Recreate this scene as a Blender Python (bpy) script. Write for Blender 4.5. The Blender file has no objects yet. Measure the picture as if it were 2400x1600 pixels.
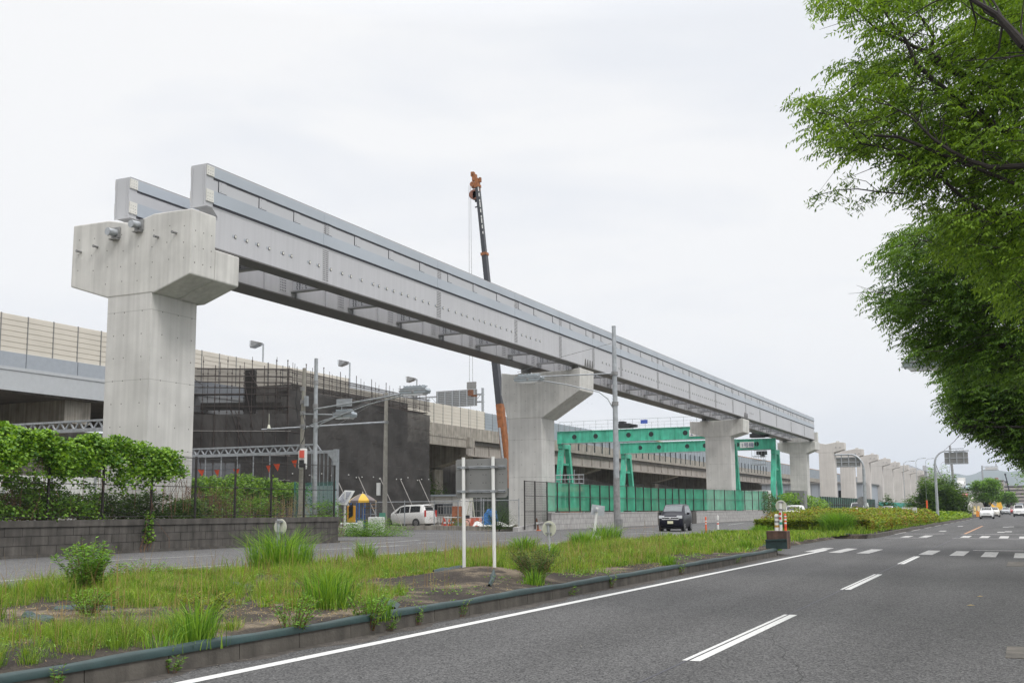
import bpy, math, random
import numpy as np
random.seed(7); RNG = np.random.default_rng(11)
PI = math.pi
S = bpy.context.scene
COL = S.collection

# ------------------------------------------------------------------ camera
FPX, CXP, CYP = 2547.0, 1200.0, 877.0          # focal length and principal point, in pixels of the 2400x1600 photo
HX, HY, ROLL, VPX, CAMH = 2350.0, 1190.0, 0.0063, 2408.0, 1.45
def _basis():
    y0 = HY + ROLL*(HX-CXP) - CYP
    p = math.atan(y0*math.cos(ROLL)/FPX)
    up = np.array([-math.sin(ROLL)*math.cos(p), math.cos(ROLL)*math.cos(p), -math.sin(p)])
    d = np.array([VPX-CXP, -(HY+ROLL*(HX-VPX)-CYP), -FPX])
    Y = d - up*np.dot(d, up); Y /= np.linalg.norm(Y)
    X = np.cross(Y, up)
    return np.array([X, Y, up])
RM = _basis(); CAMP = np.array([0.0, 0.0, CAMH])
def ray(x, y): return RM @ np.array([x-CXP, -(y-CYP), -FPX])
def gnd(x, y, z=0.0):
    d = ray(x, y); return CAMP + (z-CAMH)/d[2]*d
def onX(x, y, X):
    d = ray(x, y); return CAMP + X/d[0]*d
def onY(x, y, Y):
    d = ray(x, y); return CAMP + Y/d[1]*d

cam_d = bpy.data.cameras.new('camera'); cam = bpy.data.objects.new('camera', cam_d); COL.objects.link(cam)
from mathutils import Matrix, Vector
m4 = Matrix.Identity(4)
for i in range(3):
    for j in range(3): m4[i][j] = RM[i][j]
m4.translation = Vector(CAMP)
cam.matrix_world = m4
cam_d.sensor_width = 36.0; cam_d.lens = FPX/2400*36; cam_d.shift_y = (CYP-800)/2400
cam_d.clip_start = 0.1; cam_d.clip_end = 20000
S.camera = cam

# ------------------------------------------------------------------ world and sun
SUN_EL, SUN_AZ = math.radians(52), math.radians(115)     # azimuth clockwise from +Y
W = bpy.data.worlds.new('World'); S.world = W; W.use_nodes = True
nt = W.node_tree; nt.nodes.clear()
def wn(t, **k):
    n = nt.nodes.new(t)
    for a, b in k.items(): setattr(n, a, b)
    return n
sky = wn('ShaderNodeTexSky'); sky.sky_type = 'NISHITA'; sky.sun_disc = False
sky.sun_elevation = SUN_EL; sky.sun_rotation = SUN_AZ
bg1 = wn('ShaderNodeBackground'); bg1.inputs['Strength'].default_value = 0.10
nt.links.new(sky.outputs[0], bg1.inputs['Color'])
tc = wn('ShaderNodeTexCoord'); sep = wn('ShaderNodeSeparateXYZ'); nt.links.new(tc.outputs['Generated'], sep.inputs[0])
mp = wn('ShaderNodeMapping'); mp.inputs['Scale'].default_value = (1.6, 1.6, 6.0); nt.links.new(tc.outputs['Generated'], mp.inputs['Vector'])
nz = wn('ShaderNodeTexNoise'); nz.inputs['Scale'].default_value = 1.9; nz.inputs['Detail'].default_value = 7; nz.inputs['Roughness'].default_value = .5
nz.inputs['Distortion'].default_value = .3
nt.links.new(mp.outputs[0], nz.inputs['Vector'])
cr = wn('ShaderNodeValToRGB'); cr.color_ramp.elements[0].position = .30; cr.color_ramp.elements[1].position = .52
cr.color_ramp.elements[0].color = (.88, .90, .94, 1); cr.color_ramp.elements[1].color = (.985, .985, .99, 1)
nt.links.new(nz.outputs['Fac'], cr.inputs[0])
# cloud brightness climbs from the horizon to the zenith, as under any overcast
mr = wn('ShaderNodeMapRange'); mr.inputs['From Min'].default_value = 0.42; mr.inputs['From Max'].default_value = 1.0
mr.inputs['To Min'].default_value = 1.0; mr.inputs['To Max'].default_value = 3.0
nt.links.new(sep.outputs['Z'], mr.inputs['Value'])
bg2 = wn('ShaderNodeBackground'); nt.links.new(cr.outputs[0], bg2.inputs['Color']); nt.links.new(mr.outputs[0], bg2.inputs['Strength'])
mx = wn('ShaderNodeMixShader')
mh = wn('ShaderNodeMapRange'); mh.inputs['From Min'].default_value = 0.0; mh.inputs['From Max'].default_value = 0.16
mh.inputs['To Min'].default_value = 0.90; mh.inputs['To Max'].default_value = 0.97
nt.links.new(sep.outputs['Z'], mh.inputs['Value']); nt.links.new(mh.outputs[0], mx.inputs[0])
nt.links.new(bg1.outputs[0], mx.inputs[1]); nt.links.new(bg2.outputs[0], mx.inputs[2])
ow = wn('ShaderNodeOutputWorld'); nt.links.new(mx.outputs[0], ow.inputs['Surface'])
sl = bpy.data.lights.new('sun', 'SUN'); sl.energy = 1.5; sl.angle = math.radians(14); sl.color = (1, .965, .92)
so = bpy.data.objects.new('sun', sl); COL.objects.link(so)
sdir = Vector((math.sin(SUN_AZ)*math.cos(SUN_EL), math.cos(SUN_AZ)*math.cos(SUN_EL), math.sin(SUN_EL)))
so.rotation_euler = sdir.to_track_quat('Z', 'Y').to_euler(); so.location = (0, 0, 60)
S.view_settings.view_transform = 'Standard'; S.view_settings.look = 'None'
S.view_settings.exposure = 0.0; S.view_settings.gamma = 1.0
S.cycles.max_bounces = 6; S.cycles.transparent_max_bounces = 24; S.cycles.volume_bounces = 0

# ------------------------------------------------------------------ materials
MATS = {}
def mat(name, col, rough=.7, metal=0.0, var=.12, scale=3.0, bump=0.0, bscale=None, col2=None, streak=0.0, joint=None, island=0.0, transl=0.0, alpha=1.0, spec=None, emit=None, trans=0.0, coat=0.0, detail=4):
    if name in MATS: return MATS[name]
    m = bpy.data.materials.new(name); m.use_nodes = True; t = m.node_tree; t.nodes.clear()
    N = t.nodes.new; L = t.links.new
    p = N('ShaderNodeBsdfPrincipled'); out = N('ShaderNodeOutputMaterial')
    p.inputs['Roughness'].default_value = rough; p.inputs['Metallic'].default_value = metal
    if spec is not None: p.inputs['Specular IOR Level'].default_value = spec
    if coat: p.inputs['Coat Weight'].default_value = coat; p.inputs['Coat Roughness'].default_value = .06
    if trans: p.inputs['Transmission Weight'].default_value = trans
    tc = N('ShaderNodeTexCoord')
    geo = N('ShaderNodeNewGeometry')
    n1 = N('ShaderNodeTexNoise'); n1.inputs['Scale'].default_value = scale; n1.inputs['Detail'].default_value = detail
    L(geo.outputs['Position'] if not island else tc.outputs['Object'], n1.inputs['Vector'])
    c = Vector(col[:3]); c2 = Vector(col2[:3]) if col2 else None
    r = N('ShaderNodeValToRGB')
    a, b = (c*(1-var), c*(1+var)) if not c2 else (c, c2)
    r.color_ramp.elements[0].color = (*a, 1); r.color_ramp.elements[1].color = (*b, 1)
    r.color_ramp.elements[0].position = .3; r.color_ramp.elements[1].position = .7
    cur = r.outputs[0]
    if island:
        # each leaf or blade carries its own tone
        mm = N('ShaderNodeMath'); mm.operation = 'MULTIPLY_ADD'; mm.inputs[1].default_value = island; 
        L(geo.outputs['Random Per Island'], mm.inputs[0])
        m2 = N('ShaderNodeMath'); m2.operation = 'MULTIPLY'; m2.inputs[1].default_value = 1-island
        L(n1.outputs['Fac'], m2.inputs[0]); L(m2.outputs[0], mm.inputs[2]); L(mm.outputs[0], r.inputs[0])
    else: L(n1.outputs['Fac'], r.inputs[0])
    if streak:
        mp = N('ShaderNodeMapping'); mp.inputs['Scale'].default_value = (5.0, 5.0, .22)
        L(geo.outputs['Position'], mp.inputs['Vector'])
        n2 = N('ShaderNodeTexNoise'); n2.inputs['Scale'].default_value = 1.0; n2.inputs['Detail'].default_value = 5; L(mp.outputs[0], n2.inputs['Vector'])
        rr = N('ShaderNodeMapRange'); rr.inputs['From Min'].default_value = .35; rr.inputs['From Max'].default_value = .65
        rr.inputs['To Min'].default_value = 1-streak; rr.inputs['To Max'].default_value = 1+streak*.35; L(n2.outputs['Fac'], rr.inputs['Value'])
        mu = N('ShaderNodeVectorMath'); mu.operation = 'SCALE'; L(cur, mu.inputs[0]); L(rr.outputs[0], mu.inputs['Scale']); cur = mu.outputs[0]
    if joint:
        per, off, wid, dark = joint
        sp = N('ShaderNodeSeparateXYZ'); L(geo.outputs['Position'], sp.inputs[0])
        q = N('ShaderNodeMath'); q.operation = 'MULTIPLY_ADD'; q.inputs[1].default_value = 1/per; q.inputs[2].default_value = -off/per; L(sp.outputs['Z'], q.inputs[0])
        f = N('ShaderNodeMath'); f.operation = 'FRACT'; L(q.outputs[0], f.inputs[0])
        g = N('ShaderNodeMath'); g.operation = 'LESS_THAN'; g.inputs[1].default_value = wid/per; L(f.outputs[0], g.inputs[0])
        h = N('ShaderNodeMath'); h.operation = 'MULTIPLY_ADD'; h.inputs[1].default_value = dark-1; h.inputs[2].default_value = 1; L(g.outputs[0], h.inputs[0])
        mu = N('ShaderNodeVectorMath'); mu.operation = 'SCALE'; L(cur, mu.inputs[0]); L(h.outputs[0], mu.inputs['Scale']); cur = mu.outputs[0]
    L(cur, p.inputs['Base Color'])
    if bump:
        n3 = N('ShaderNodeTexNoise'); n3.inputs['Scale'].default_value = bscale or 20; n3.inputs['Detail'].default_value = 5; L(geo.outputs['Position'], n3.inputs['Vector'])
        bp = N('ShaderNodeBump'); bp.inputs['Strength'].default_value = bump; bp.inputs['Distance'].default_value = .02; L(n3.outputs['Fac'], bp.inputs['Height']); L(bp.outputs[0], p.inputs['Normal'])
    if emit: p.inputs['Emission Color'].default_value = (*emit[:3], 1); p.inputs['Emission Strength'].default_value = emit[3]
    sh = p.outputs[0]
    if transl:
        tr = N('ShaderNodeBsdfTranslucent')
        br = N('ShaderNodeVectorMath'); br.operation = 'MULTIPLY'; br.inputs[1].default_value = (1.5, 1.45, .5); L(cur, br.inputs[0]); L(br.outputs[0], tr.inputs['Color'])
        ms = N('ShaderNodeMixShader'); ms.inputs[0].default_value = transl; L(sh, ms.inputs[1]); L(tr.outputs[0], ms.inputs[2]); sh = ms.outputs[0]
    if alpha < 1:
        tp = N('ShaderNodeBsdfTransparent'); ms = N('ShaderNodeMixShader'); ms.inputs[0].default_value = alpha
        L(tp.outputs[0], ms.inputs[1]); L(sh, ms.inputs[2]); sh = ms.outputs[0]
    L(sh, out.inputs['Surface'])
    MATS[name] = m; return m

M = {}
M['concrete'] = mat('concrete', (.535, .525, .505), .85, var=.09, scale=.9, bump=.10, bscale=14, streak=.10, joint=(2.6, 1.15, .028, .76))
M['concrete_cap'] = mat('concrete_cap', (.545, .535, .51), .85, var=.10, scale=1.1, bump=.10, bscale=14, streak=.12)
M['concrete_far'] = mat('concrete_far', (.56, .53, .50), .85, var=.06, scale=.5, streak=.08, joint=(3.0, .2, .03, .88))
M['hole'] = mat('tie_hole', (.10, .095, .085), .9, var=.2)  # flat discs, coloured dark to look recessed
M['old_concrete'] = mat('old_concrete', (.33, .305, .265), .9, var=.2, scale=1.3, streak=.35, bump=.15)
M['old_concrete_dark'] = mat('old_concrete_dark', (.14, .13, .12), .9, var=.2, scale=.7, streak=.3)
M['steel_grey'] = mat('steel_grey_paint', (.44, .445, .465), .40, var=.03, scale=.4, spec=.4)
M['steel_web'] = mat('steel_web_paint', (.46, .46, .48), .42, var=.05, scale=.25, streak=.05, spec=.4)
M['steel_strip'] = mat('steel_strip_paint', (.37, .405, .45), .35, var=.07, scale=.35, spec=.4)
M['steel_dark'] = mat('steel_dark_with_shade', (.125, .12, .118), .5, var=.05, scale=.5)  # on the bottom flange, underside shade is put into this colour
M['seam_shadow'] = mat('dark_seam_and_shadow', (.045, .045, .055), .7, var=.1)  # dark joints, and shadow lines coloured onto the girder
M['shim'] = mat('shim_plate', (.62, .61, .57), .5, var=.05)
M['galv'] = mat('galvanised', (.36, .38, .40), .45, .35, var=.18, scale=5)
M['galv_dark'] = mat('galvanised_weathered', (.25, .25, .25), .6, .2, var=.25, scale=6)
M['pole_conc'] = mat('pole_concrete', (.30, .285, .25), .85, var=.15, scale=4)
M['white'] = mat('white_paint', (.72, .72, .70), .45, var=.06, scale=3)
M['white_car'] = mat('white_car_paint', (.76, .76, .75), .22, var=.02, coat=.6)
M['glass'] = mat('dark_glass', (.018, .02, .022), .08, var=.1, spec=.4)
M['glass_light'] = mat('windscreen_glass', (.12, .135, .145), .10, var=.1, spec=.5)
M['tyre'] = mat('tyre_rubber', (.022, .022, .023), .8, var=.1)
M['alloy'] = mat('alloy_rim', (.42, .42, .43), .3, .8, var=.08)
M['black'] = mat('black_plastic', (.022, .022, .024), .5, var=.1)
M['navy_car'] = mat('navy_car_paint', (.008, .008, .016), .32, var=.1, coat=.0, spec=.22)
M['silver_car'] = mat('silver_car_paint', (.42, .43, .45), .25, .5, var=.03, coat=.6)
M['red_car'] = mat('red_car_paint', (.38, .035, .03), .25, var=.03, coat=.6)
M['chrome'] = mat('chrome_trim', (.75, .75, .76), .18, .9, var=.03)
M['lamp_glass'] = mat('headlight_glass', (.62, .64, .66), .1, var=.1, coat=1.0)
M['tail'] = mat('tail_light', (.55, .03, .02), .2, var=.1, coat=.8)
M['orange'] = mat('orange_plastic', (.78, .12, .03), .5, var=.1)
M['red_white'] = mat('red_reflective', (.62, .05, .03), .45, var=.1)
M['crane_orange'] = mat('crane_orange', (.27, .095, .028), .6, var=.35)
M['boom_black'] = mat('boom_dark_paint', (.035, .037, .045), .4, var=.1)
M['gantry_green'] = mat('gantry_green_paint', (.07, .46, .31), .5, var=.18, scale=1.1, streak=.22)
M['gantry_dark'] = mat('opening_dark', (.02, .03, .03), .8, var=.1)
M['net_green'] = mat('green_net', (.045, .34, .20), .75, var=.25, scale=.9, alpha=.70)
M['net_black'] = mat('black_net', (.046, .043, .041), .85, var=.45, scale=.45, alpha=.88, detail=6)
M['net_thin'] = mat('black_net_thin', (.035, .032, .03), .85, var=.3, scale=.6, alpha=.55)
M['scaf'] = mat('scaffold_tube_metal', (.065, .052, .048), .6, .3, var=.3, scale=3)
M['scaf_l'] = mat('scaffold_tube_light', (.42, .40, .38), .5, .3, var=.2)
M['fence_dark'] = mat('fence_dark_brown', (.028, .024, .022), .5, var=.1)
M['block_dark'] = mat('block_wall_dark', (.085, .078, .070), .92, var=.35, scale=1.6, bump=.4, bscale=30, streak=.3)
M['block_light'] = mat('block_wall_light', (.36, .35, .34), .9, var=.16, scale=2.2, bump=.3, bscale=20)
M['mortar'] = mat('mortar_gap', (.045, .042, .04), .95, var=.2)
M['mortar_l'] = mat('mortar_gap_light', (.20, .195, .19), .95, var=.15)
M['cream'] = mat('cream_panel', (.60, .56, .49), .55, var=.05, scale=.5)
M['bluepanel'] = mat('grey_blue_panel', (.30, .34, .38), .5, var=.06, scale=.5)
M['signback'] = mat('sign_back_grey', (.22, .22, .215), .5, .2, var=.08)
M['discback'] = mat('disc_back_cream', (.58, .58, .48), .5, var=.05)
M['yellow'] = mat('yellow_cloth', (.80, .48, .06), .7, var=.08)
M['yellow_pale'] = mat('yellow_pale_cloth', (.80, .62, .30), .7, var=.08)
M['brown_cloth'] = mat('grey_brown_cloth', (.20, .17, .165), .7, var=.08)
M['blue'] = mat('blue_tarp', (.02, .20, .62), .45, var=.15, scale=4, bump=.5, bscale=6)
M['blue_dark'] = mat('blue_panel', (.03, .08, .22), .6, var=.1)
M['wood'] = mat('weathered_wood', (.30, .19, .10), .8, var=.2)
M['rust'] = mat('rusty_brown', (.17, .075, .04), .8, var=.3, scale=6)
M['bark'] = mat('tree_bark', (.020, .016, .014), .9, var=.3, scale=8, bump=.4, bscale=25)
M['twig'] = mat('dry_stem', (.16, .085, .05), .9, var=.3, scale=8)
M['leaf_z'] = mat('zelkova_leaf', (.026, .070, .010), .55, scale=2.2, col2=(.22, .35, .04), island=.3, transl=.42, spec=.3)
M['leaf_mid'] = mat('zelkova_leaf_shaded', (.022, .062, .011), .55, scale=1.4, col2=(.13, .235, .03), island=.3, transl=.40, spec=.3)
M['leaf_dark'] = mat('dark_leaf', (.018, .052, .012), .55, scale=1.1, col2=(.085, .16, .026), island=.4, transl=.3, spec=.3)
M['leaf_kudzu'] = mat('kudzu_leaf', (.045, .13, .014), .5, scale=1.8, col2=(.25, .42, .05), island=.45, transl=.35, spec=.35)
M['leaf_hedge'] = mat('azalea_leaf', (.055, .10, .012), .6, scale=1.4, col2=(.30, .36, .04), island=.45, transl=.3, spec=.25)
M['leaf_rust'] = mat('azalea_red_leaf', (.17, .10, .03), .6, scale=.5, col2=(.32, .20, .05), island=.5, transl=.3, spec=.25)
M['leaf_weed'] = mat('weed_leaf', (.05, .13, .018), .6, scale=2.2, col2=(.21, .38, .055), island=.5, transl=.35, spec=.3)
M['blade'] = mat('grass_blade', (.055, .13, .014), .6, scale=1.6, col2=(.27, .39, .05), island=.42, transl=.35, spec=.25)
M['blade_green'] = mat('tall_grass_blade', (.06, .16, .02), .55, scale=1.3, col2=(.24, .40, .05), island=.5, transl=.35, spec=.3)
M['straw'] = mat('dry_grass_blade', (.30, .22, .11), .8, scale=.9, col2=(.46, .37, .20), island=.6, transl=.2, spec=.1)
M['seed'] = mat('seed_head', (.22, .14, .07), .8, scale=.9, col2=(.36, .27, .12), island=.6, transl=.2, spec=.1)
M['sheet'] = mat('weed_sheet_green', (.014, .036, .036), .55, var=.25, scale=3, bump=.4, bscale=8)
M['kerb'] = mat('kerb_concrete', (.095, .086, .074), .9, var=.3, scale=2.5, bump=.3, bscale=30, streak=.25)
M['mark'] = mat('road_marking_white', (.44, .44, .43), .7, scale=26, col2=(.66, .66, .64), detail=9)
M['mark_old'] = mat('road_marking_worn', (.20, .20, .198), .75, scale=9, col2=(.54, .53, .51), detail=10)
M['mark_orange'] = mat('road_marking_orange', (.36, .19, .10), .7, var=.15, scale=8)
M['red_flag'] = mat('red_flag_cloth', (.75, .09, .03), .6, var=.08)
M['tile'] = mat('apartment_wall', (.38, .33, .31), .8, var=.08, scale=.05)
M['pale_wall'] = mat('pale_wall', (.52, .52, .52), .7, var=.05, scale=.1)
M['grey_wall'] = mat('grey_building_cladding', (.33, .36, .40), .6, var=.05, scale=.1)
M['mountain'] = mat('mountain_forest', (.03, .055, .03), .95, var=.25, scale=.004)
M['site_dirt'] = mat('site_dirt', (.17, .15, .12), .95, var=.3, scale=.8, bump=.3, bscale=10)

# ------------------------------------------------------------------ helpers
def tag(o, label=None, cat=None, group=None, kind=None):
    if label: o['label'] = label
    if cat: o['category'] = cat
    if group: o['group'] = group
    if kind: o['kind'] = kind
    return o
def empty(name, loc, label, cat, group=None, rz=0.0):
    o = bpy.data.objects.new(name, None); COL.objects.link(o); o.location = Vector([float(v) for v in loc]); o.rotation_euler.z = rz
    o.empty_display_size = .2
    return tag(o, label, cat, group)
class MB:
    def __init__(s): s.v = []; s.f = []; s.m = []; s.cur = 0
    def add(s, vs, fs, mi=None):
        b = len(s.v); s.v += [tuple(float(c) for c in v) for v in vs]
        for f in fs: s.f.append([b+i for i in f]); s.m.append(s.cur if mi is None else mi)
        return s
    def box(s, x0, x1, y0, y1, z0, z1, mi=None):
        v = [(x, y, z) for z in (z0, z1) for y in (y0, y1) for x in (x0, x1)]
        return s.add(v, [(0, 2, 3, 1), (4, 5, 7, 6), (0, 1, 5, 4), (2, 6, 7, 3), (0, 4, 6, 2), (1, 3, 7, 5)], mi)
    def cbox(s, c, sx, sy, sz, rz=0, mi=None):
        co, si = math.cos(rz), math.sin(rz); v = []
        for z in (-sz/2, sz/2):
            for y in (-sy/2, sy/2):
                for x in (-sx/2, sx/2): v.append((c[0]+x*co-y*si, c[1]+x*si+y*co, c[2]+z))
        return s.add(v, [(0, 2, 3, 1), (4, 5, 7, 6), (0, 1, 5, 4), (2, 6, 7, 3), (0, 4, 6, 2), (1, 3, 7, 5)], mi)
    def prism(s, pts, a, lo, hi, mi=None):
        # pts: 2-D outline in the two axes other than a ('x','y','z'), extruded lo..hi
        n = len(pts); P = []
        for t in (lo, hi):
            for (p, q) in pts: P.append({'x': (t, p, q), 'y': (p, t, q), 'z': (p, q, t)}[a])
        fs = [tuple(range(n))[::-1], tuple(range(n, 2*n))] + [(i, (i+1) % n, n+(i+1) % n, n+i) for i in range(n)]
        return s.add(P, fs, mi)
    def tube(s, p, q, r, n=8, r2=None, mi=None, cap=True):
        p, q = Vector([float(c) for c in p]), Vector([float(c) for c in q]); d = q-p
        if d.length < 1e-6: return s
        d.normalize(); u = d.cross(Vector((0, 0, 1)) if abs(d.z) < .95 else Vector((1, 0, 0))); u.normalize(); w = d.cross(u)
        r2 = r if r2 is None else r2; v = []
        for c, rr in ((p, r), (q, r2)):
            for i in range(n):
                a = 2*PI*(i+.5)/n; v.append(c+u*math.cos(a)*rr+w*math.sin(a)*rr)
        fs = [(i, (i+1) % n, n+(i+1) % n, n+i) for i in range(n)]
        if cap: fs += [tuple(range(n))[::-1], tuple(range(n, 2*n))]
        return s.add(v, fs, mi)
    def path(s, pts, r, n=8, r2=None, mi=None):
        k = len(pts)-1; r2 = r if r2 is None else r2
        for i in range(k):
            a = r+(r2-r)*i/k; b = r+(r2-r)*(i+1)/k
            s.tube(pts[i], pts[i+1], a, n, b, mi)
        return s
    def bar(s, p, q, w, h, mi=None):
        # rectangular bar, w across horizontally, h across vertically
        p, q = Vector([float(c) for c in p]), Vector([float(c) for c in q]); d = (q-p).normalized()
        u = d.cross(Vector((0, 0, 1)) if abs(d.z) < .98 else Vector((0, 1, 0))).normalized(); t = u.cross(d)
        v = [c+u*a*w/2+t*b*h/2 for c in (p, q) for a, b in ((-1, -1), (1, -1), (1, 1), (-1, 1))]
        return s.add(v, [(3, 2, 1, 0), (4, 5, 6, 7), (0, 1, 5, 4), (1, 2, 6, 5), (2, 3, 7, 6), (3, 0, 4, 7)], mi)
    def quad(s, a, b, c, d, mi=None): return s.add([a, b, c, d], [(0, 1, 2, 3)], mi)
    def disc(s, c, nrm, r, t, n=20, mi=None):
        nrm = Vector(nrm).normalized(); c = Vector([float(k) for k in c]); return s.tube(c-nrm*t/2, c+nrm*t/2, r, n, mi=mi)
    def build(s, name, mats, parent=None, smooth=False, bevel=0.0):
        me = bpy.data.meshes.new(name); org = Vector((0, 0, 0))
        if parent is not None:
            pp = parent
            while pp is not None: org += pp.location; pp = pp.parent
        me.from_pydata([tuple(Vector(v)-org) for v in s.v], [], s.f)
        for m_ in (mats if isinstance(mats, (list, tuple)) else [mats]): me.materials.append(m_)
        me.polygons.foreach_set('material_index', s.m); 
        if smooth: me.polygons.foreach_set('use_smooth', [True]*len(s.f))
        me.update()
        o = bpy.data.objects.new(name, me); COL.objects.link(o)
        if parent is not None: o.parent = parent
        if bevel:
            b = o.modifiers.new('bevel', 'BEVEL'); b.width = bevel; b.segments = 2; b.limit_method = 'ANGLE'; b.angle_limit = math.radians(35)
        return o
def mbuild(mb, name, mats, label, cat, group=None, kind=None, **k):
    """a top-level thing that is one mesh, with its origin at its base"""
    v = np.array(mb.v); org = Vector((float(v[:, 0].mean()), float(v[:, 1].mean()), float(v[:, 2].min())))
    mb.v = [tuple(Vector(p)-org) for p in mb.v]
    o = mb.build(name, mats, **k); o.location = org
    return tag(o, label, cat, group, kind)
def struct(mb, name, mats, kind='structure', **k):
    o = mb.build(name, mats, **k); o['kind'] = kind; return o
def copy_tree(o, parent=None):
    c = o.copy(); COL.objects.link(c)
    if parent is not None: c.parent = parent
    for ch in KIDS.get(o.name, []): copy_tree(ch, c)
    return c
KIDS = {}
def index_kids():
    KIDS.clear()
    for o in COL.objects:
        if o.parent is not None: KIDS.setdefault(o.parent.name, []).append(o)
def dup(root, loc, label, rz=None, group=None):
    index_kids(); r = copy_tree(root); r.location = Vector([float(v) for v in loc]); r['label'] = label
    if rz is not None: r.rotation_euler.z = rz
    if group: r['group'] = group
    return r

# leaves: many small quads from numpy arrays ------------------------------------
def fast_mesh(name, V, F, mats, mi=None, parent=None):
    """V (n,3), F (m,k) all faces the same size"""
    me = bpy.data.meshes.new(name); n, k = F.shape
    me.vertices.add(len(V)); me.loops.add(n*k); me.polygons.add(n)
    org = np.zeros(3)
    pp = parent
    while pp is not None: org += np.array(pp.location); pp = pp.parent
    me.vertices.foreach_set('co', (V-org).astype(np.float32).ravel())
    me.loops.foreach_set('vertex_index', F.astype(np.int32).ravel())
    me.polygons.foreach_set('loop_start', np.arange(0, n*k, k, dtype=np.int32))
    me.polygons.foreach_set('loop_total', np.full(n, k, dtype=np.int32))
    for m_ in (mats if isinstance(mats, (list, tuple)) else [mats]): me.materials.append(m_)
    if mi is not None: me.polygons.foreach_set('material_index', mi.astype(np.int32))
    me.update(calc_edges=True)
    o = bpy.data.objects.new(name, me); COL.objects.link(o)
    if parent is not None: o.parent = parent
    return o
def leaf_arrays(C, L, Wd, droop=.6, rng=RNG, flat=.5):
    """diamond leaves at C: each 4 verts; L length, Wd width; droop pulls tips down, flat keeps faces near level"""
    n = len(C); a = rng.uniform(0, 2*PI, n); dz = rng.uniform(-droop-.3, -droop+.5, n)
    D = np.stack([np.cos(a), np.sin(a), dz], 1); D /= np.linalg.norm(D, axis=1)[:, None]
    U = np.stack([rng.normal(0, 1-flat, n), rng.normal(0, 1-flat, n), np.full(n, .6+flat)], 1)
    Sd = np.cross(D, U); Sd /= np.linalg.norm(Sd, axis=1)[:, None]+1e-9
    s = rng.uniform(.7, 1.25, n)[:, None]
    l, w = L*s, Wd*s
    P = np.stack([C, C+D*l*.45+Sd*w*.5, C+D*l, C+D*l*.45-Sd*w*.5], 1).reshape(-1, 3)
    F = np.arange(4*n).reshape(n, 4)
    return P, F
def blade_arrays(B, H, Wd, lean=.35, rng=RNG, A=None):
    """grass blades: two-segment ribbons bending over towards heading A"""
    n = len(B); a = rng.uniform(0, 2*PI, n) if A is None else A+rng.normal(0, .5, n); h = H*rng.uniform(.55, 1.2, n) if np.isscalar(H) else H
    ln = rng.uniform(.05, 1, n)*lean*h
    D = np.stack([np.cos(a), np.sin(a), np.zeros(n)], 1); b = rng.uniform(0, PI, n); Sd = np.stack([np.cos(b), np.sin(b), np.zeros(n)], 1)*Wd/2
    Z = np.zeros((n, 3)); Z[:, 2] = 1
    m = B+Z*(h*.62)[:, None]+D*(ln*.30)[:, None]; t = B+Z*(h-ln*.22)[:, None]+D*ln[:, None]
    P = np.stack([B-Sd, B+Sd, m+Sd*.8, m-Sd*.8, t+Sd*.12, t-Sd*.12], 1).reshape(-1, 3)
    i = np.arange(n)[:, None]*6
    F = np.concatenate([i+np.array([0, 1, 2, 3]), i+np.array([3, 2, 4, 5])], 0)
    return P, F
# ================================================================== GROUND AND ROADS
GL = 0.2                                              # the left carriageway lies 20 cm above the right one
def asphalt(name, base, speck, big=.12):
    m = bpy.data.materials.new(name); m.use_nodes = True; t = m.node_tree; N = t.nodes.new; L = t.links.new
    p = t.nodes['Principled BSDF']; p.inputs['Roughness'].default_value = .88; p.inputs['Specular IOR Level'].default_value = .25
    g = N('ShaderNodeNewGeometry')
    v = N('ShaderNodeTexVoronoi'); v.inputs['Scale'].default_value = 62; L(g.outputs['Position'], v.inputs['Vector'])
    n = N('ShaderNodeTexNoise'); n.inputs['Scale'].default_value = 55; n.inputs['Detail'].default_value = 6; n.inputs['Roughness'].default_value = .7; L(g.outputs['Position'], n.inputs['Vector'])
    r = N('ShaderNodeValToRGB'); e = r.color_ramp.elements
    e[0].position = .25; e[0].color = (base*.30, base*.30, base*.32, 1); e[1].position = .78; e[1].color = (base*1.9, base*1.87, base*1.85, 1)
    a = N('ShaderNodeMath'); a.operation = 'MULTIPLY_ADD'; a.inputs[1].default_value = .55
    s_ = N('ShaderNodeSeparateColor'); L(v.outputs['Color'], s_.inputs[0]); L(s_.outputs[0], a.inputs[0])
    b = N('ShaderNodeMath'); b.operation = 'MULTIPLY'; b.inputs[1].default_value = .5; L(n.outputs['Fac'], b.inputs[0]); L(b.outputs[0], a.inputs[2])
    L(a.outputs[0], r.inputs[0])
    mp = N('ShaderNodeMapping'); mp.inputs['Scale'].default_value = (.9, .12, 1); L(g.outputs['Position'], mp.inputs['Vector'])
    n2 = N('ShaderNodeTexNoise'); n2.inputs['Scale'].default_value = 1.0; n2.inputs['Detail'].default_value = 6; L(mp.outputs[0], n2.inputs['Vector'])
    mr_ = N('ShaderNodeMapRange'); mr_.inputs['To Min'].default_value = 1-big*1.6; mr_.inputs['To Max'].default_value = 1+big*1.6; L(n2.outputs['Fac'], mr_.inputs['Value'])
    mu = N('ShaderNodeVectorMath'); mu.operation = 'SCALE'; L(r.outputs[0], mu.inputs[0]); L(mr_.outputs[0], mu.inputs['Scale']); L(mu.outputs[0], p.inputs['Base Color'])
    bp = N('ShaderNodeBump'); bp.inputs['Strength'].default_value = .45; bp.inputs['Distance'].default_value = .006; L(v.outputs['Distance'], bp.inputs['Height']); L(bp.outputs[0], p.inputs['Normal'])
    return m
M['asphalt'] = asphalt('asphalt_near_road', .068, 1, .26)
M['asphalt2'] = asphalt('asphalt_left_road', .098, 1, .16)
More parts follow.
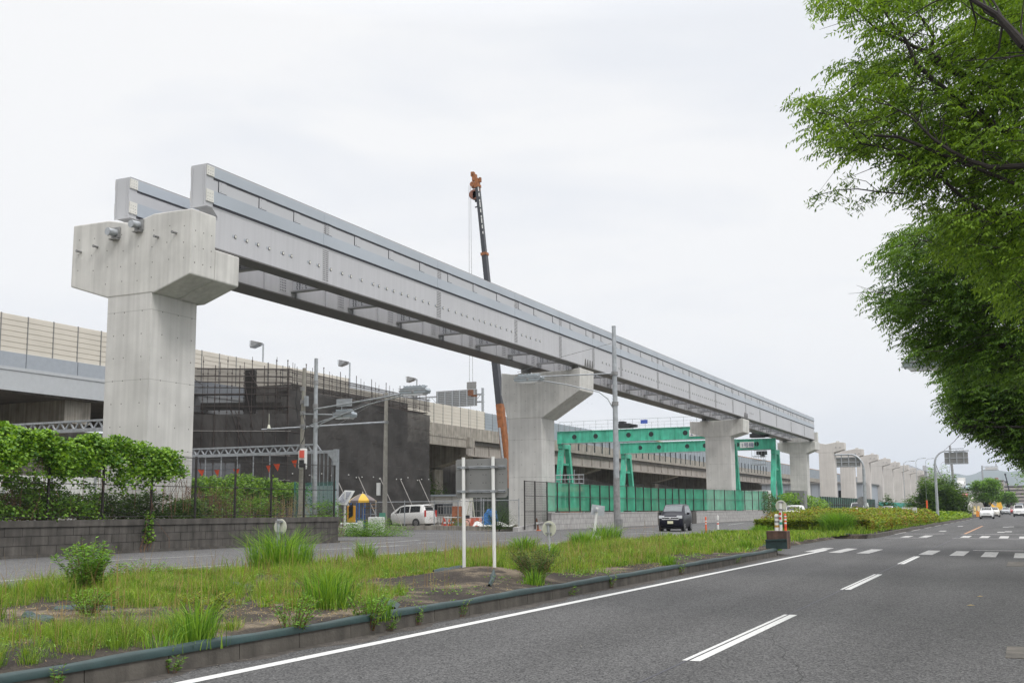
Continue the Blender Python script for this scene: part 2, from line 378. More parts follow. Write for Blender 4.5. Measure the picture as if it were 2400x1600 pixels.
M['land'] = mat('far_land', (.10, .12, .07), .95, var=.3, scale=.02)
def median_mat():
    m = bpy.data.materials.new('median_soil'); m.use_nodes = True; t = m.node_tree; N = t.nodes.new; L = t.links.new
    p = t.nodes['Principled BSDF']; p.inputs['Roughness'].default_value = .95; p.inputs['Specular IOR Level'].default_value = .15
    g = N('ShaderNodeNewGeometry')
    n = N('ShaderNodeTexNoise'); n.inputs['Scale'].default_value = .8; n.inputs['Detail'].default_value = 9; n.inputs['Roughness'].default_value = .68; L(g.outputs['Position'], n.inputs['Vector'])
    r = N('ShaderNodeValToRGB'); e = r.color_ramp.elements
    e[0].position = .40; e[0].color = (.036, .030, .027, 1); e[1].position = .62; e[1].color = (.16, .130, .095, 1)
    x = e.new(.52); x.color = (.055, .046, .038, 1)
    L(n.outputs['Fac'], r.inputs[0])
    n2 = N('ShaderNodeTexNoise'); n2.inputs['Scale'].default_value = 40; n2.inputs['Detail'].default_value = 6; L(g.outputs['Position'], n2.inputs['Vector'])
    mr_ = N('ShaderNodeMapRange'); mr_.inputs['From Min'].default_value = .3; mr_.inputs['From Max'].default_value = .7; mr_.inputs['To Min'].default_value = .6; mr_.inputs['To Max'].default_value = 1.5; L(n2.outputs['Fac'], mr_.inputs['Value'])
    mu = N('ShaderNodeVectorMath'); mu.operation = 'SCALE'; L(r.outputs[0], mu.inputs[0]); L(mr_.outputs[0], mu.inputs['Scale']); L(mu.outputs[0], p.inputs['Base Color'])
    bp = N('ShaderNodeBump'); bp.inputs['Strength'].default_value = .6; bp.inputs['Distance'].default_value = .03; L(n2.outputs['Fac'], bp.inputs['Height']); L(bp.outputs[0], p.inputs['Normal'])
    return m
M['median'] = median_mat()

b = MB(); b.quad((-9000, -3000, -.06), (9000, -3000, -.06), (9000, 9500, -.06), (-9000, 9500, -.06)); struct(b, 'ground', M['land'])
b = MB(); b.quad((-9.5, -40, 0), (1.4, -40, 0), (1.4, 900, 0), (-9.5, 900, 0)); struct(b, 'right_road', M['asphalt'])
b = MB(); b.box(1.4, 1.6, -40, 400, -.05, .15); struct(b, 'right_kerb', M['kerb'])
b = MB(); b.quad((1.6, -40, .146), (9, -40, .146), (9, 400, .146), (1.6, 400, .146)); struct(b, 'pavement', M['concrete_far'])
b = MB()
b.add([(-15.2, -40, GL), (-15.2, 37, GL), (-13, 56, GL), (-13, 900, GL), (-28.2, 900, GL), (-28.2, 86, GL), (-28.6, 64, GL), (-28.9, 62.2, GL), (-32.5, 64.3, GL), (-37.5, 66.6, GL), (-44.5, 66.3, GL), (-52, 60, GL), (-52, 40.5, GL), (-26.2, 40.5, GL), (-26.2, -40, GL)], [tuple(range(15))])
struct(b, 'left_road', M['asphalt2'])
b = MB(); b.quad((-400, -40, GL-.012), (-24.5, -40, GL-.012), (-24.5, 900, GL-.012), (-400, 900, GL-.012)); struct(b, 'site_ground', M['site_dirt'])

# median: a gently mounded strip of soil and weed sheet
def mound(x, y):
    z = .205+.05*math.sin(x*.9+y*.35)*math.sin(y*.21+1)+.04*math.exp(-((x+11.5)**2)/9)
    z += .17*math.exp(-((x+9.2)**2)/.9-((y-18.1)**2)/1.3)
    edge = min(1, max(0, (-7.42-x)/.6))
    left = min(1, max(0, (x+15.6)/.6))
    return GL+.003+(z-GL)*min(edge, left)
def grid(xs, ys, zf): 
    V = [(x, y, zf(x, y)) for y in ys for x in xs]; n = len(xs)
    F = [(j*n+i, j*n+i+1, (j+1)*n+i+1, (j+1)*n+i) for j in range(len(ys)-1) for i in range(n-1)]
    return V, F
def nose_x(y):                                        # right edge of the near median
    if y < 33.5: return -7.2
    t = min(1, (y-33.5)/5.0); return -7.2-1.6*(1-math.sqrt(max(0, 1-t*t)))
b = MB()
ys = [(-14+.3*i) for i in range(175)]
V = []; nx = 40
for y in ys:
    xr = nose_x(y)-.2
    for i in range(nx): x = -15.6+(xr+15.6)*i/(nx-1); V.append((x, y, mound(x, y)))
F = [(j*nx+i, j*nx+i+1, (j+1)*nx+i+1, (j+1)*nx+i) for j in range(len(ys)-1) for i in range(nx-1)]
b.add(V, F); struct(b, 'median_soil', M['median'], smooth=True)
b = MB(); V, F = grid([-15.4+.4*i for i in range(18)], [37.8+.5*i for i in range(42)], lambda x, y: .20+.02*math.sin(x*2+y) if x < -8.9 else -.03); b.add(V, F); struct(b, 'median_link_soil', M['median'])
b = MB(); V, F = grid([-15.2+.5*i for i in range(17)], [56]+[56.05+2*i for i in range(150)], lambda x, y: .22+.04*math.sin(x*.7+y*.3) if y > 56.02 else -.03); b.add(V, F); struct(b, 'far_median_soil', M['median'])
# the kerbs: blocks of about a metre with tight gaps, and a rolled green weed sheet along their top
b = MB(); pts = [(nose_x(-12+.995*k), -12+.995*k) for k in range(51)]
for k in range(50):
    (x0, y0), (x1, y1) = pts[k], pts[k+1]; g = .006
    b.add([(x0, y0+g, -.04), (x1, y1-g, -.04), (x1-.20, y1-g, -.04), (x0-.20, y0+g, -.04), (x0-.012, y0+g, .20), (x1-.012, y1-g, .20), (x1-.20, y1-g, .20), (x0-.20, y0+g, .20)],
          [(3, 2, 1, 0), (4, 5, 6, 7), (0, 1, 5, 4), (1, 2, 6, 5), (2, 3, 7, 6), (3, 0, 4, 7)])
struct(b, 'median_kerb', M['kerb'])
b = MB()
def strip(P, w=.15, z=.204, h=.028):
    n = len(P); V = []
    for k, (x, y) in enumerate(P):
        j = .012*math.sin(y*3.1)+.01*math.sin(y*7.7+1); hh = h*(1+.35*math.sin(y*1.7)+.2*math.sin(y*5.3)); 
        for dx, dz in ((.004, -.045), (.0, .3*hh), (-.05, hh), (-.11, hh*.8), (-w-j, .1*hh), (-w-.05-j, -.006)): V.append((x+dx, y, z+dz))
    F = [(k*6+i, (k+1)*6+i, (k+1)*6+i+1, k*6+i+1) for k in range(n-1) for i in range(5)]
    return V, F
P = [(nose_x(-12+.25*k)+.006, -12+.25*k) for k in range(202)]
V, F = strip(P); b.add(V, F); struct(b, 'median_kerb_sheet', M['sheet'], smooth=True)
b = MB(); b.box(-15.62, -15.42, -12, 38, 0, .225); struct(b, 'median_left_kerb', M['kerb'])
b = MB()
Pk = [(-9.2, 56.0), (-8.0, 56.1), (-7.3, 56.8), (-7.0, 58)] + [(-7.0-.0*k, 58+4*k) for k in range(1, 50)]
for (x0, y0), (x1, y1) in zip(Pk[:-1], Pk[1:]):
    d_ = Vector((x1-x0, y1-y0)).normalized(); nx_, ny_ = -d_.y*.2, d_.x*.2
    b.add([(x0, y0, -.03), (x1, y1, -.03), (x1+nx_, y1+ny_, -.03), (x0+nx_, y0+ny_, -.03), (x0, y0, .2), (x1, y1, .2), (x1+nx_, y1+ny_, .2), (x0+nx_, y0+ny_, .2)], [(3, 2, 1, 0), (4, 5, 6, 7), (0, 1, 5, 4), (1, 2, 6, 5), (2, 3, 7, 6), (3, 0, 4, 7)])
struct(b, 'far_median_kerb', M['kerb'])
b = MB(); b.bar((-9.3, 56.02, .22), (-8.0, 56.1, .22), .26, .05); b.bar((-13.5, 50.0, .21), (-9.2, 48.5, .21), .5, .03); b.bar((-15, 46, .21), (-10.4, 44.6, .21), .35, .03)
struct(b, 'weed_sheet_scraps', M['sheet'])
# loose folds of sheet on the soil near the sign posts and along the kerb
b = MB()
for (x0, y0, x1, y1, w) in ((-9.62, 18.3, -10.05, 17.9, .22), (-8.7, 17.7, -8.2, 16.6, .10), (-8.2, 16.6, -7.9, 15.9, .08), (-8.1, 13.1, -7.45, 12.2, .30), (-7.9, 6.4, -7.5, 5.7, .22), (-10.6, 10.6, -11.3, 10.3, .2), (-12.4, 12.1, -13.1, 12.4, .15), (-11.6, 14.6, -12.6, 15.2, .2), (-10.0, 9.1, -10.9, 9.5, .16)):
    n = 6; V = []
    for i in range(n+1):
        t = i/n; x = x0+(x1-x0)*t; y = y0+(y1-y0)*t; d_ = Vector((x1-x0, y1-y0)).normalized(); ww = w*(.4+.6*math.sin(PI*(t*.8+.1)))*random.uniform(.7, 1.2)
        z = mound(x, y)
        for s_, h in ((-1, .006), (-.3, .035+random.uniform(0, .03)), (.4, .02+random.uniform(0, .03)), (1, .004)): V.append((x-d_.y*ww*s_/2, y+d_.x*ww*s_/2, z+h))
    b.add(V, [(i*4+j, (i+1)*4+j, (i+1)*4+j+1, i*4+j+1) for i in range(n) for j in range(3)])
struct(b, 'sheet_folds', M['sheet'])

# ---- painted markings
def mquad(b, pts, z): b.add([(p[0], p[1], z) for p in pts], [tuple(range(len(pts)))])
def mstripe(b, x0, x1, y0, y1, z, sk=0): b.add([(x0, y0, z), (x1, y0-sk, z), (x1, y1-sk, z), (x0, y1, z)], [(0, 1, 2, 3)])
b = MB(); n = 60
for i in range(n):
    y0, y1 = -10+50.3*i/n, -10+50.3*(i+1)/n; f = lambda y: -6.68+.0022*max(0, y)
    b.add([(f(y0)-.075, y0, .004), (f(y0)+.075, y0, .004), (f(y1)+.075, y1, .004), (f(y1)-.075, y1, .004)], [(0, 1, 2, 3)])
struct(b, 'edge_line_marking', M['mark'])
b = MB(); s_ = MB()
for y in (.3, 10.5, 20.7, 30.7): 
    y1 = y+5.05; xa = -2.99-.004*y
    for (a_, c_) in ((-.095, -.045), (-.02, .085)): b.add([(xa+a_, y, .004), (xa+c_, y, .004), (xa+c_-.02, y1, .004), (xa+a_-.02, y1, .004)], [(0, 1, 2, 3)])
struct(b, 'lane_line_marking', M['mark'])
s_.add([(-3.025, -5, .002), (-3.005, -5, .002), (-3.29, 66, .002), (-3.34, 66, .002)], [(0, 1, 2, 3)]); struct(s_, 'road_seam', M['seam_shadow'])
b = MB()
for x, y0, y1 in ((-7.05, 38.6, 42.5), (-6.15, 38.0, 42.2), (-5.2, 37.7, 41.6), (-3.22, 37.15, 40.9), (-2.28, 36.6, 40.5), (-1.36, 35.9, 39.9), (-.45, 35.4, 39.2)): mstripe(b, x, x+.42, y0, y1, .0045, .12)
for x, y0, y1 in ((-6.0, 59.3, 62.3), (-5.1, 59.3, 63.6), (-3.15, 59.2, 63.0), (-2.25, 58.8, 62.8), (-1.35, 58.2, 62.6), (-.45, 57.9, 62)): mstripe(b, x, x+.42, y0, y1, .0045, .12)
mstripe(b, -1.8, 1.2, 41.3, 41.6, .0045, .3); mstripe(b, -3.4, 1.2, 57.3, 57.6, .0045, .4); mstripe(b, -3.5, 1.2, 67.2, 67.6, .0045, 1.2); mstripe(b, -6.6, -4.6, 57.9, 58.2, .0045, 0); mstripe(b, -6.6, -4.4, 67.4, 67.8, .0045, 0)
for q in ((1800+760/3.92, 950+1108/3.92), (2050+1350/6.72, 1030+1362/6.72), (2050+1075/6.72, 1030+1437/6.72), (2050+1990/6.72, 1030+1455/6.72), (2050+2105/6.72, 1030+1447/6.72), (2050+2065/6.72, 1030+1375/6.72), (2050+2150/6.72, 1030+1370/6.72)):
    c = gnd(*q); mstripe(b, c[0]-.2, c[0]+.2, c[1]-1.2, c[1]+1.2, .0045)
struct(b, 'crossing_marking', M['mark_old'])
b = MB(); b.add([(-3.4, 67.8, .005), (-3.25, 67.8, .005), (-3.35, 98, .005), (-3.5, 98, .005)], [(0, 1, 2, 3)]); struct(b, 'orange_line_marking', M['mark_orange'])
b = MB()
for i in range(24):
    y = 66+10*i; b.add([(-7.0, y, .0045), (-6.88, y, .0045), (-6.88, y+6.5, .0045), (-7.0, y+6.5, .0045)], [(0, 1, 2, 3)])
struct(b, 'far_edge_line_marking', M['mark_old'])
b = MB()
for (xa, ya, xb, yb) in ((-22.6, 20.9, -22.02, 25.9), (-21.75, 30.6, -21.2, 35.8), (-20.7, 40.5, -20.2, 45.5), (-17.65, 12, -17.6, 21.4), (-17.5, 26.5, -17.3, 33), (-17.1, 38, -17.0, 44), (-22.9, 11, -22.7, 16)):
    b.add([(xa-.06, ya, GL+.004), (xa+.06, ya, GL+.004), (xb+.06, yb, GL+.004), (xb-.06, yb, GL+.004)], [(0, 1, 2, 3)])
def pline(p, q, w=.15, z=GL+.0045):
    a, c = gnd(*p, GL), gnd(*q, GL); d_ = Vector((c[0]-a[0], c[1]-a[1])).normalized()*w/2
    b.add([(a[0]-d_.y, a[1]+d_.x, z), (a[0]+d_.y, a[1]-d_.x, z), (c[0]+d_.y, c[1]-d_.x, z), (c[0]-d_.y, c[1]+d_.x, z)], [(0, 1, 2, 3)])
Z3 = lambda x, y: (1400+x/3.92, 1100+y/3.92)
ZB = lambda x, y: (800+x/3.36, 1150+y/3.36)
for p, q, w in ((Z3(640, 590), Z3(830, 583), .3), (Z3(290, 590), Z3(545, 578), .15), (Z3(425, 562), Z3(545, 566), .3), (Z3(880, 503), Z3(1010, 499), .15), (Z3(960, 547), Z3(1120, 541), .15), (Z3(1200, 508), Z3(1350, 488), .15),
                (ZB(100, 425), ZB(620, 386), .15), (ZB(350, 380), ZB(485, 375), .15), (ZB(605, 410), ZB(740, 403), .15), (ZB(0, 454), ZB(460, 428), .13), (ZB(1000, 335), ZB(1450, 318), .15), (ZB(1510, 305), ZB(1930, 297), .12), (ZB(490, 325), ZB(840, 338), .12), (Z3(160, 525), Z3(310, 520), .15), (Z3(200, 558), Z3(320, 562), .15)):
    pline(p, q, w)
struct(b, 'left_road_marking', M['mark_old'])
b = MB(); pline(Z3(200, 545), Z3(545, 524), .18, GL+.006); pline(Z3(0, 520), Z3(120, 512), .18, GL+.006); struct(b, 'left_road_orange_marking', M['mark_orange'])
b = MB()
for p in ((2396, 1530), (2398, 1322)):
    c = gnd(*p); b.box(c[0]-.06*c[1]/5, c[0]+.5, c[1]-.25*c[1]/7, c[1]+.3*c[1]/7, -.02, .006)
struct(b, 'drain_covers', M['kerb'])
# hairline cracks and a patched trench in the near road
b = MB(); rc = random.Random(3)
for (x, y, a_, n_) in ((-5.9, 13, 1.4, 26), (-4.2, 18, 1.7, 22), (-1.9, 9, 1.2, 20), (-5.0, 27, 1.5, 20), (-2.2, 22, 1.65, 26)):
    for i in range(n_):
        a_ += rc.uniform(-.35, .35); a_ = min(2.3, max(.8, a_)); x2, y2 = x+.22*math.cos(a_), y+.22*math.sin(a_); w_ = rc.uniform(.002, .005)
        b.add([(x-w_, y, .0025), (x+w_, y, .0025), (x2+w_, y2, .0025), (x2-w_, y2, .0025)], [(0, 1, 2, 3)]); x, y = x2, y2
struct(b, 'road_cracks', mat('crack', (.028, .027, .027), .95))
# dirt in the gutter
b = MB(); V = []
for k in range(260):
    y = -10+.19*k; w = .20+.10*math.sin(y*1.3)+.07*math.sin(y*4.1+2)+random.uniform(-.03, .03); V += [(nose_x(y)+.001, y, .0022), (nose_x(y)+w, y, .0022)]
b.add(V, [(2*k, 2*k+1, 2*k+3, 2*k+2) for k in range(259)]); struct(b, 'gutter_dirt', mat('gutter_dirt', (.060, .052, .045), .95, var=.5, scale=9, bump=.5, bscale=60, detail=8))
# ================================================================== MONORAIL VIADUCT
# beam geometry measured along the track (Y) and up; the near girder's outer face is the plane X = -27.4
GY0, GY1 = 31.2, 161.8
def hexa(b, x0, x1, y0, y1, z0, z1): return b.box(x0, x1, y0, y1, z0, z1)
girder = empty('monorail_girder', (-29.7, GY0, 11.4), 'long pale grey twin steel track girder resting on the first four concrete piers', 'bridge girder')
SPL = [39.1, 49.4, 59.0, 66.0, 72.1, 78.0, 87.2, 96.7, 106, 113.1, 118.9, 126, 135.2, 144.5, 153.9]
HAT = [31.95+.0, 34.4, 36.72, 39.07, 41.36, 44.34, 47.35, 50.35, 53.32, 56.32, 59.34, 61.66, 64.68, 67.7, 70.67, 73.67]
y = 76.67
while y < 160: HAT.append(y); y += 3.0
STU = [33.01, 33.71, 34.41, 35.13, 36.05, 36.62, 37.92, 38.59, 39.5, 40.4, 41.1, 42.0, 43.0, 43.5, 44.2, 44.85]
y = 45.6
while y < 63: STU.append(y); y += .72+.12*math.sin(y*3)
y = 74
while y < 110:
    STU.append(y); y += .72+.1*math.sin(y*3)
y = 121
while y < 158: STU.append(y); y += .75
for xo, near in ((-27.4, True), (-31.25, False)):
    xi = xo-.75
    b = MB(); b.box(xi+.03, xo-.03, GY0+.02, GY1, 12.99, 14.56); b.box(xi+.0, xo, GY0+.02, GY1, 14.56, 14.60)
    tb = b.build('track_beam', M['steel_grey'], girder)
    b = MB()
    for (z0, z1) in ((14.16, 14.555), (13.13, 13.64)):
        b.box(xo-.03, xo+.012, GY0+.45, GY1, z0, z1); b.box(xi-.012, xi+.03, GY0+.45, GY1, z0, z1)
    b.build('running_strip', M['steel_strip'], tb)
    b = MB(); b.box(xo-.03, xo-.012, GY0+.45, GY1, 14.09, 14.16); b.box(xo-.045, xo-.02, GY0+.45, GY1, 13.035, 13.13)  # dark lines below the strips: the gap's shadow put into colour
    b.box(xi+.0, xo-.0, GY0+.05, GY1, 14.60, 14.618)
    b.build('seam_shadow_line', M['seam_shadow'], tb)
    for sx, ex in ((xo+.0, .016), (xi-.0, -.016)):
        for (z0, z1) in ((14.18, 14.55), (13.17, 13.63)):
            b = MB()
            b.box(min(sx, sx+ex)-.02, max(sx, sx+ex)+.004, GY0+.03, GY0+.44, z0, z1)
            for yy in (.10, .22, .34):
                for zz in (.07, .19, .31): b.tube((sx, GY0+yy, z0+zz), (sx+ex*1.8, GY0+yy, z0+zz), .016, 6, mi=1)
            b.build('shim_plate', [M['shim'], M['galv_dark']], tb)
    b = MB(); b.box(xi+.01, xo-.01, GY0, GY0+.02, 12.95, 14.6); b.box(xi+.07, xi+.10, GY0-.03, GY0, 13.05, 14.5); b.box(xo-.12, xo-.09, GY0-.03, GY0, 13.05, 14.5)
    b.build('end_plate', M['steel_grey'], tb)
    # lower girder web and its bottom flange
    b = MB(); yb = GY0+(1.5 if near else 1.5)
    b.box(xi+.06, xo-.045, GY0+.75, GY1, 12.55, 13.035); b.box(xi+.06, xo-.045 if near else -30.75, 31.6, GY1, 11.47, 12.55); (None if near else b.box(xo-.05, -30.75, 31.6, GY1, 12.55, 12.95))
    b.prism([(GY0+.42, 12.99), (GY0+.75, 12.99), (GY0+.75, 12.70)], 'x', xi+.06, xo-.045)
    web = b.build('girder_web', M['steel_web'], girder)
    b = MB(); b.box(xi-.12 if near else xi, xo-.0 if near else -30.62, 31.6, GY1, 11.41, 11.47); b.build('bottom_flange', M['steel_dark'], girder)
    # cover plates hung on the beam side
    if near:
        hb = MB(); Y0 = HAT[0]; w = .42; X0 = xo-.03
        hb.box(X0, X0+.018, Y0, Y0+w, 13.645, 14.085, 0); hb.box(X0, X0+.020, Y0-.028, Y0, 13.63, 14.09, 1); hb.box(X0, X0+.021, Y0-.028, Y0+w+.03, 13.645, 13.672, 1)  # dark left and lower edge strips stand in for the plate's shadow
        for zz in (13.72, 14.02): hb.tube((X0, Y0+.12, zz), (X0+.026, Y0+.12, zz), .014, 6, mi=1)
        h0 = hb.build('cover_plate', [M['steel_grey'], M['seam_shadow']], girder)
        for Y in HAT[1:]:
            c = h0.copy(); COL.objects.link(c); c.location.y += Y-Y0
        # lifting studs along the web
        sb = MB(); sb.tube((xo-.05, STU[0], 12.16), (xo-.022, STU[0], 12.16), .075, 14, mi=2); sb.tube((xo-.05, STU[0], 12.16), (xo-.012, STU[0], 12.16), .052, 12, mi=1); sb.box(xo-.05, xo-.034, STU[0]-.17, STU[0]-.07, 12.115, 12.205, 0)
        s0 = sb.build('web_stud', [M['steel_strip'], M['shim'], M['steel_dark']], web)
        for Y in STU[1:95]:
            c = s0.copy(); COL.objects.link(c); c.location.y += Y-STU[0]
        for Y in SPL:
            sp = MB(); sp.box(xo-.046, xo-.036, Y-.24, Y+.24, 11.5, 13.02, 0); sp.box(xo-.031, xo-.022, Y-.24, Y+.24, 13.66, 14.08, 0)
            for i in range(16):
                for dy in (-.16, -.06, .06, .16): sp.cbox((xo-.032, Y+dy, 11.6+i*.088), .02, .055, .035, mi=1)
            for i in range(5):
                for dy in (-.16, -.06, .06, .16): sp.cbox((xo-.018, Y+dy, 13.7+i*.085), .02, .05, .035, mi=1)
            sp.box(xo+.0, xo+.022, Y-.25, Y+.25, 14.17, 14.55, 2); sp.box(xo+.0, xo+.022, Y-.25, Y+.25, 13.14, 13.63, 2)
            sp.build('splice_plate', [M['steel_web'], M['steel_dark'], M['steel_strip']], girder)
    else:
        for k in range(27):
            Y = 36.3+4.75*k; sp = MB(); X0 = -30.705
            sp.box(X0-.046, X0-.032, Y-.9, Y-.35, 11.6, 12.95, 0)
            for i in range(10):
                for dy in (-.8, -.68, -.56, -.44): sp.cbox((X0-.028, Y+dy, 11.7+i*.12), .02, .05, .04, mi=1)
            sp.build('splice_plate', [M['steel_web'], M['seam_shadow']], girder)
for k in range(27):
    Y = 36.45+4.75*k; X0, X1 = -30.75, -28.2
    b = MB(); b.box(X0, X1, Y-.012, Y+.012, 11.78, 12.7, 0); b.box(X0-.0, X1, Y-.16, Y+.16, 11.72, 11.78, 1); b.box(X0, X1, Y-.14, Y+.14, 12.7, 12.76, 0)
    b.box(X0+.55, X0+.58, Y-.1, Y-.012, 11.78, 12.7, 0)
    cb = b.build('cross_beam', [M['steel_web'], mat('steel_mid_paint', (.26, .26, .265), .5)], girder)
    b = MB(); b.box(X0+.02, X0+.95, Y-.03, Y-.012, 11.82, 12.66, 0)
    for i in range(9):
        for xx in (.28, .42, .56, .78): b.cbox((X0+xx-.02*(i % 2), Y-.034, 11.88+i*.088), .055, .02, .05, mi=1)
    b.build('joint_plate', [M['steel_grey'], M['seam_shadow']], cb)
    b = MB(); b.box(X1-.9, X1-.05, Y-.03, Y-.012, 11.82, 12.66, 0)
    b.build('joint_plate', [M['steel_grey'], M['seam_shadow']], cb)
# bottom lateral bracing panel near the first pier and stiffeners
for x0, x1 in ((-30.75, -30.66), (-28.3, -28.12)):
    b = MB(); b.box(x0, x1, 34.19, 34.21, 11.5, 13.0); s0 = b.build('web_stiffener', M['steel_web'], girder)
    for k in range(1, 49):
        c = s0.copy(); COL.objects.link(c); c.location.y += 2.4*k
b = MB(); b.box(-30.7, -28.2, 34.2, 36.3, 12.74, 12.76, 0)
for i in range(40):
    b.cbox((-30.65+i*.062, 36.2, 12.71), .03, .03, .05, mi=1); b.cbox((-30.65+i*.062, 34.4, 12.71), .03, .03, .05, mi=1)
b.build('bracing_panel', [M['steel_dark'], M['seam_shadow']], girder)
# the row of small triangular fins over the piers
for Yc in (71.5, 119.2):
    b = MB()
    for i in range(4):
        Y = Yc-1.0+i*.45; b.prism([(Y-.14, 11.5), (Y+.14, 11.5), (Y, 12.0)], 'x', -27.45, -27.40)
    b.build('fin_plate', M['steel_dark'], girder)

def holes(b, pl, rows, side):
    """small dark form-tie holes on a face; mi 1"""
    for (p, q) in rows: b.disc(pl(p, q), side, .032, .006, 8, mi=1)

def make_pier(name, y0, dy, cap, colx, dyc, ztop, label, group, anchors=None, backwall=None, y_c0=None, far=False, zbase=.1):
    """cap: outline (x, z); colx: column from/to; dy thickness of the cap, dyc of the column"""
    r = empty(name, ((colx[0]+colx[1])/2, y0+dyc/2, zbase), label, 'viaduct pier', group)
    yc = y0 if y_c0 is None else y_c0
    b = MB(); b.box(colx[0], colx[1], yc+.02, yc+dyc, zbase, ztop, 0)
    mats = [M['concrete_far'] if far else M['concrete'], M['hole']]
    if not far:
        zz = 1.2
        while zz < ztop-.3:
            n = 3 if colx[1]-colx[0] > 1.6 else 2
            w = colx[1]-colx[0]
            for fx in (.17, .40, .80): b.disc((colx[0]+fx*w+.02*math.sin(zz*9+fx), yc+.018, zz), (0, 1, 0), .024, .006, 8, mi=1)
            for fy in (.28, .62, .93): b.disc((colx[1]+.002, yc+fy*dyc-.08, zz), (1, 0, 0), .024, .006, 8, mi=1)
            zz += .86
    b.build('column', mats, r, bevel=.07)
    b = MB(); b.prism(cap, 'y', y0, y0+dy, 0)
    c = b.build('cap', [M['concrete_far'] if far else M['concrete_cap']], r, bevel=.05)
    if not far:
        xs = [p[0] for p in cap]; x0, x1 = min(xs), max(xs); zc = [p[1] for p in cap]; zt = sorted(zc)[-3]
        for i in range(8):
            for j in range(4):
                x = x0+.35+(x1-x0-.7)*i/7+.06*math.sin(i*5+j*3); z = min(zc)+.55+j*.62+.05*math.sin(i*3+j)
                if z < zt-.15 and (colx[0]-.2 < x < colx[1]+.2 or z > min(zc)+1.0): b = MB(); b.disc((x, y0-.001, z), (0, 1, 0), .022, .006, 8); b.build('tie_hole', M['hole'], c)
        for j in range(3):
            for i in range(3): b = MB(); b.disc((x1+.001, y0+dy*(.16+.33*i), min(zc)+1.0+j*.6), (1, 0, 0), .022, .006, 8); b.build('tie_hole', M['hole'], c)
    return r, c

# pier 1: an end pier whose back wall rises in front of the girder ends
cap1 = [(-33.12, 10.18), (-31.2, 9.58), (-28.82, 9.58), (-27.16, 10.12), (-27.15, 12.58), (-28.98, 12.60), (-30.08, 12.36), (-31.27, 12.60), (-33.1, 12.62)]
P1, C1 = make_pier('monorail_pier', 30.22, 1.33, cap1, (-31.15, -28.97), 2.45, 9.75, 'nearest, largest viaduct pier with duct stubs on its cap', 'concrete piers of the new viaduct')
b = MB(); b.prism([(-33.12, 10.18), (-31.2, 9.56), (-28.80, 9.56), (-27.16, 10.12), (-27.15, 11.30), (-33.1, 11.30)], 'y', 31.56, 32.95); b.build('bearing_ledge', M['concrete_cap'], P1, bevel=.05)
for (x, z) in ((-30.83, 12.06), (-29.67, 12.22)):
    b = MB(); b.cbox((x, 30.19, z), .42, .06, .42, mi=1); b.tube((x, 30.2, z), (x-.03, 29.84, z-.02), .135, 18, mi=0); b.tube((x-.03, 29.85, z-.02), (x-.035, 29.79, z-.02), .148, 18, mi=0); b.cbox((x, 30.1, z-.27), .34, .22, .03, mi=1)
    b.build('anchor_duct', [M['galv'], M['galv_dark']], C1)
for (x, z) in ((-32.63, 11.52), (-31.77, 11.62), (-28.73, 11.66), (-27.87, 11.72)):
    b = MB(); b.tube((x, 30.25, z), (x-.02, 30.02, z), .045, 10); b.tube((x-.02, 30.04, z), (x-.02, 30.0, z), .055, 10); b.build('anchor_bolt', M['galv_dark'], C1)
# pier 2: overhang on the road side only
cap2 = [(-33.11, 9.60), (-32.66, 7.84), (-29.98, 7.84), (-27.15, 9.60), (-27.1, 11.15), (-28.2, 11.05), (-32.2, 10.98), (-33.1, 11.12)]
P2, C2 = make_pier('monorail_pier', 68.67, 2.6, cap2, (-32.58, -30.05), 2.3, 8.0, 'tall pier with an overhang on one side only, behind the netted fence', 'concrete piers of the new viaduct')
cap3 = [(-33.0, 9.85), (-31.4, 9.30), (-28.6, 9.30), (-27.15, 9.72), (-27.1, 11.20), (-28.3, 11.12), (-31.9, 11.02), (-33.04, 11.08)]
P3, C3 = make_pier('monorail_pier', 116.15, 2.8, cap3, (-31.35, -28.6), 1.9, 9.4, 'T-shaped pier standing between the two green gantry cranes behind the green netting', 'concrete piers of the new viaduct')
cap4 = [(-32.6, 9.95), (-30.9, 9.45), (-28.5, 9.45), (-27.19, 10.0), (-27.15, 11.18), (-32.6, 11.12)]
P4, C4 = make_pier('monorail_pier', 160.6, 2.6, cap4, (-30.9, -28.5), 2.2, 9.6, 'pier under the far end of the girder with an upright back wall on its cap', 'concrete piers of the new viaduct')
b = MB(); b.prism([(-32.6, 11.1), (-32.6, 12.6), (-30, 12.45), (-27.15, 12.6), (-27.15, 11.1)], 'y', 162.2, 163.2); b.box(-32.55, -27.2, 163.2, 164.6, 10.1, 11.2); b.build('back_wall', M['concrete_cap'], P4)
# bearings under the girder
for r_, Yb, zt in ((P1, 32.3, 11.30), (P2, 69.7, 11.02), (P3, 117.3, 11.08), (P4, 161.3, 11.15)):
    for X in (-27.8, -31.65):
        b = MB(); b.cbox((X, Yb, zt+.03), .8, 1.0, .1, mi=0); b.cbox((X, Yb, (zt+11.41)/2+.04), .5, .6, 11.41-zt-.06, mi=1); b.build('bearing', [M['concrete_cap'], M['galv_dark']], r_)
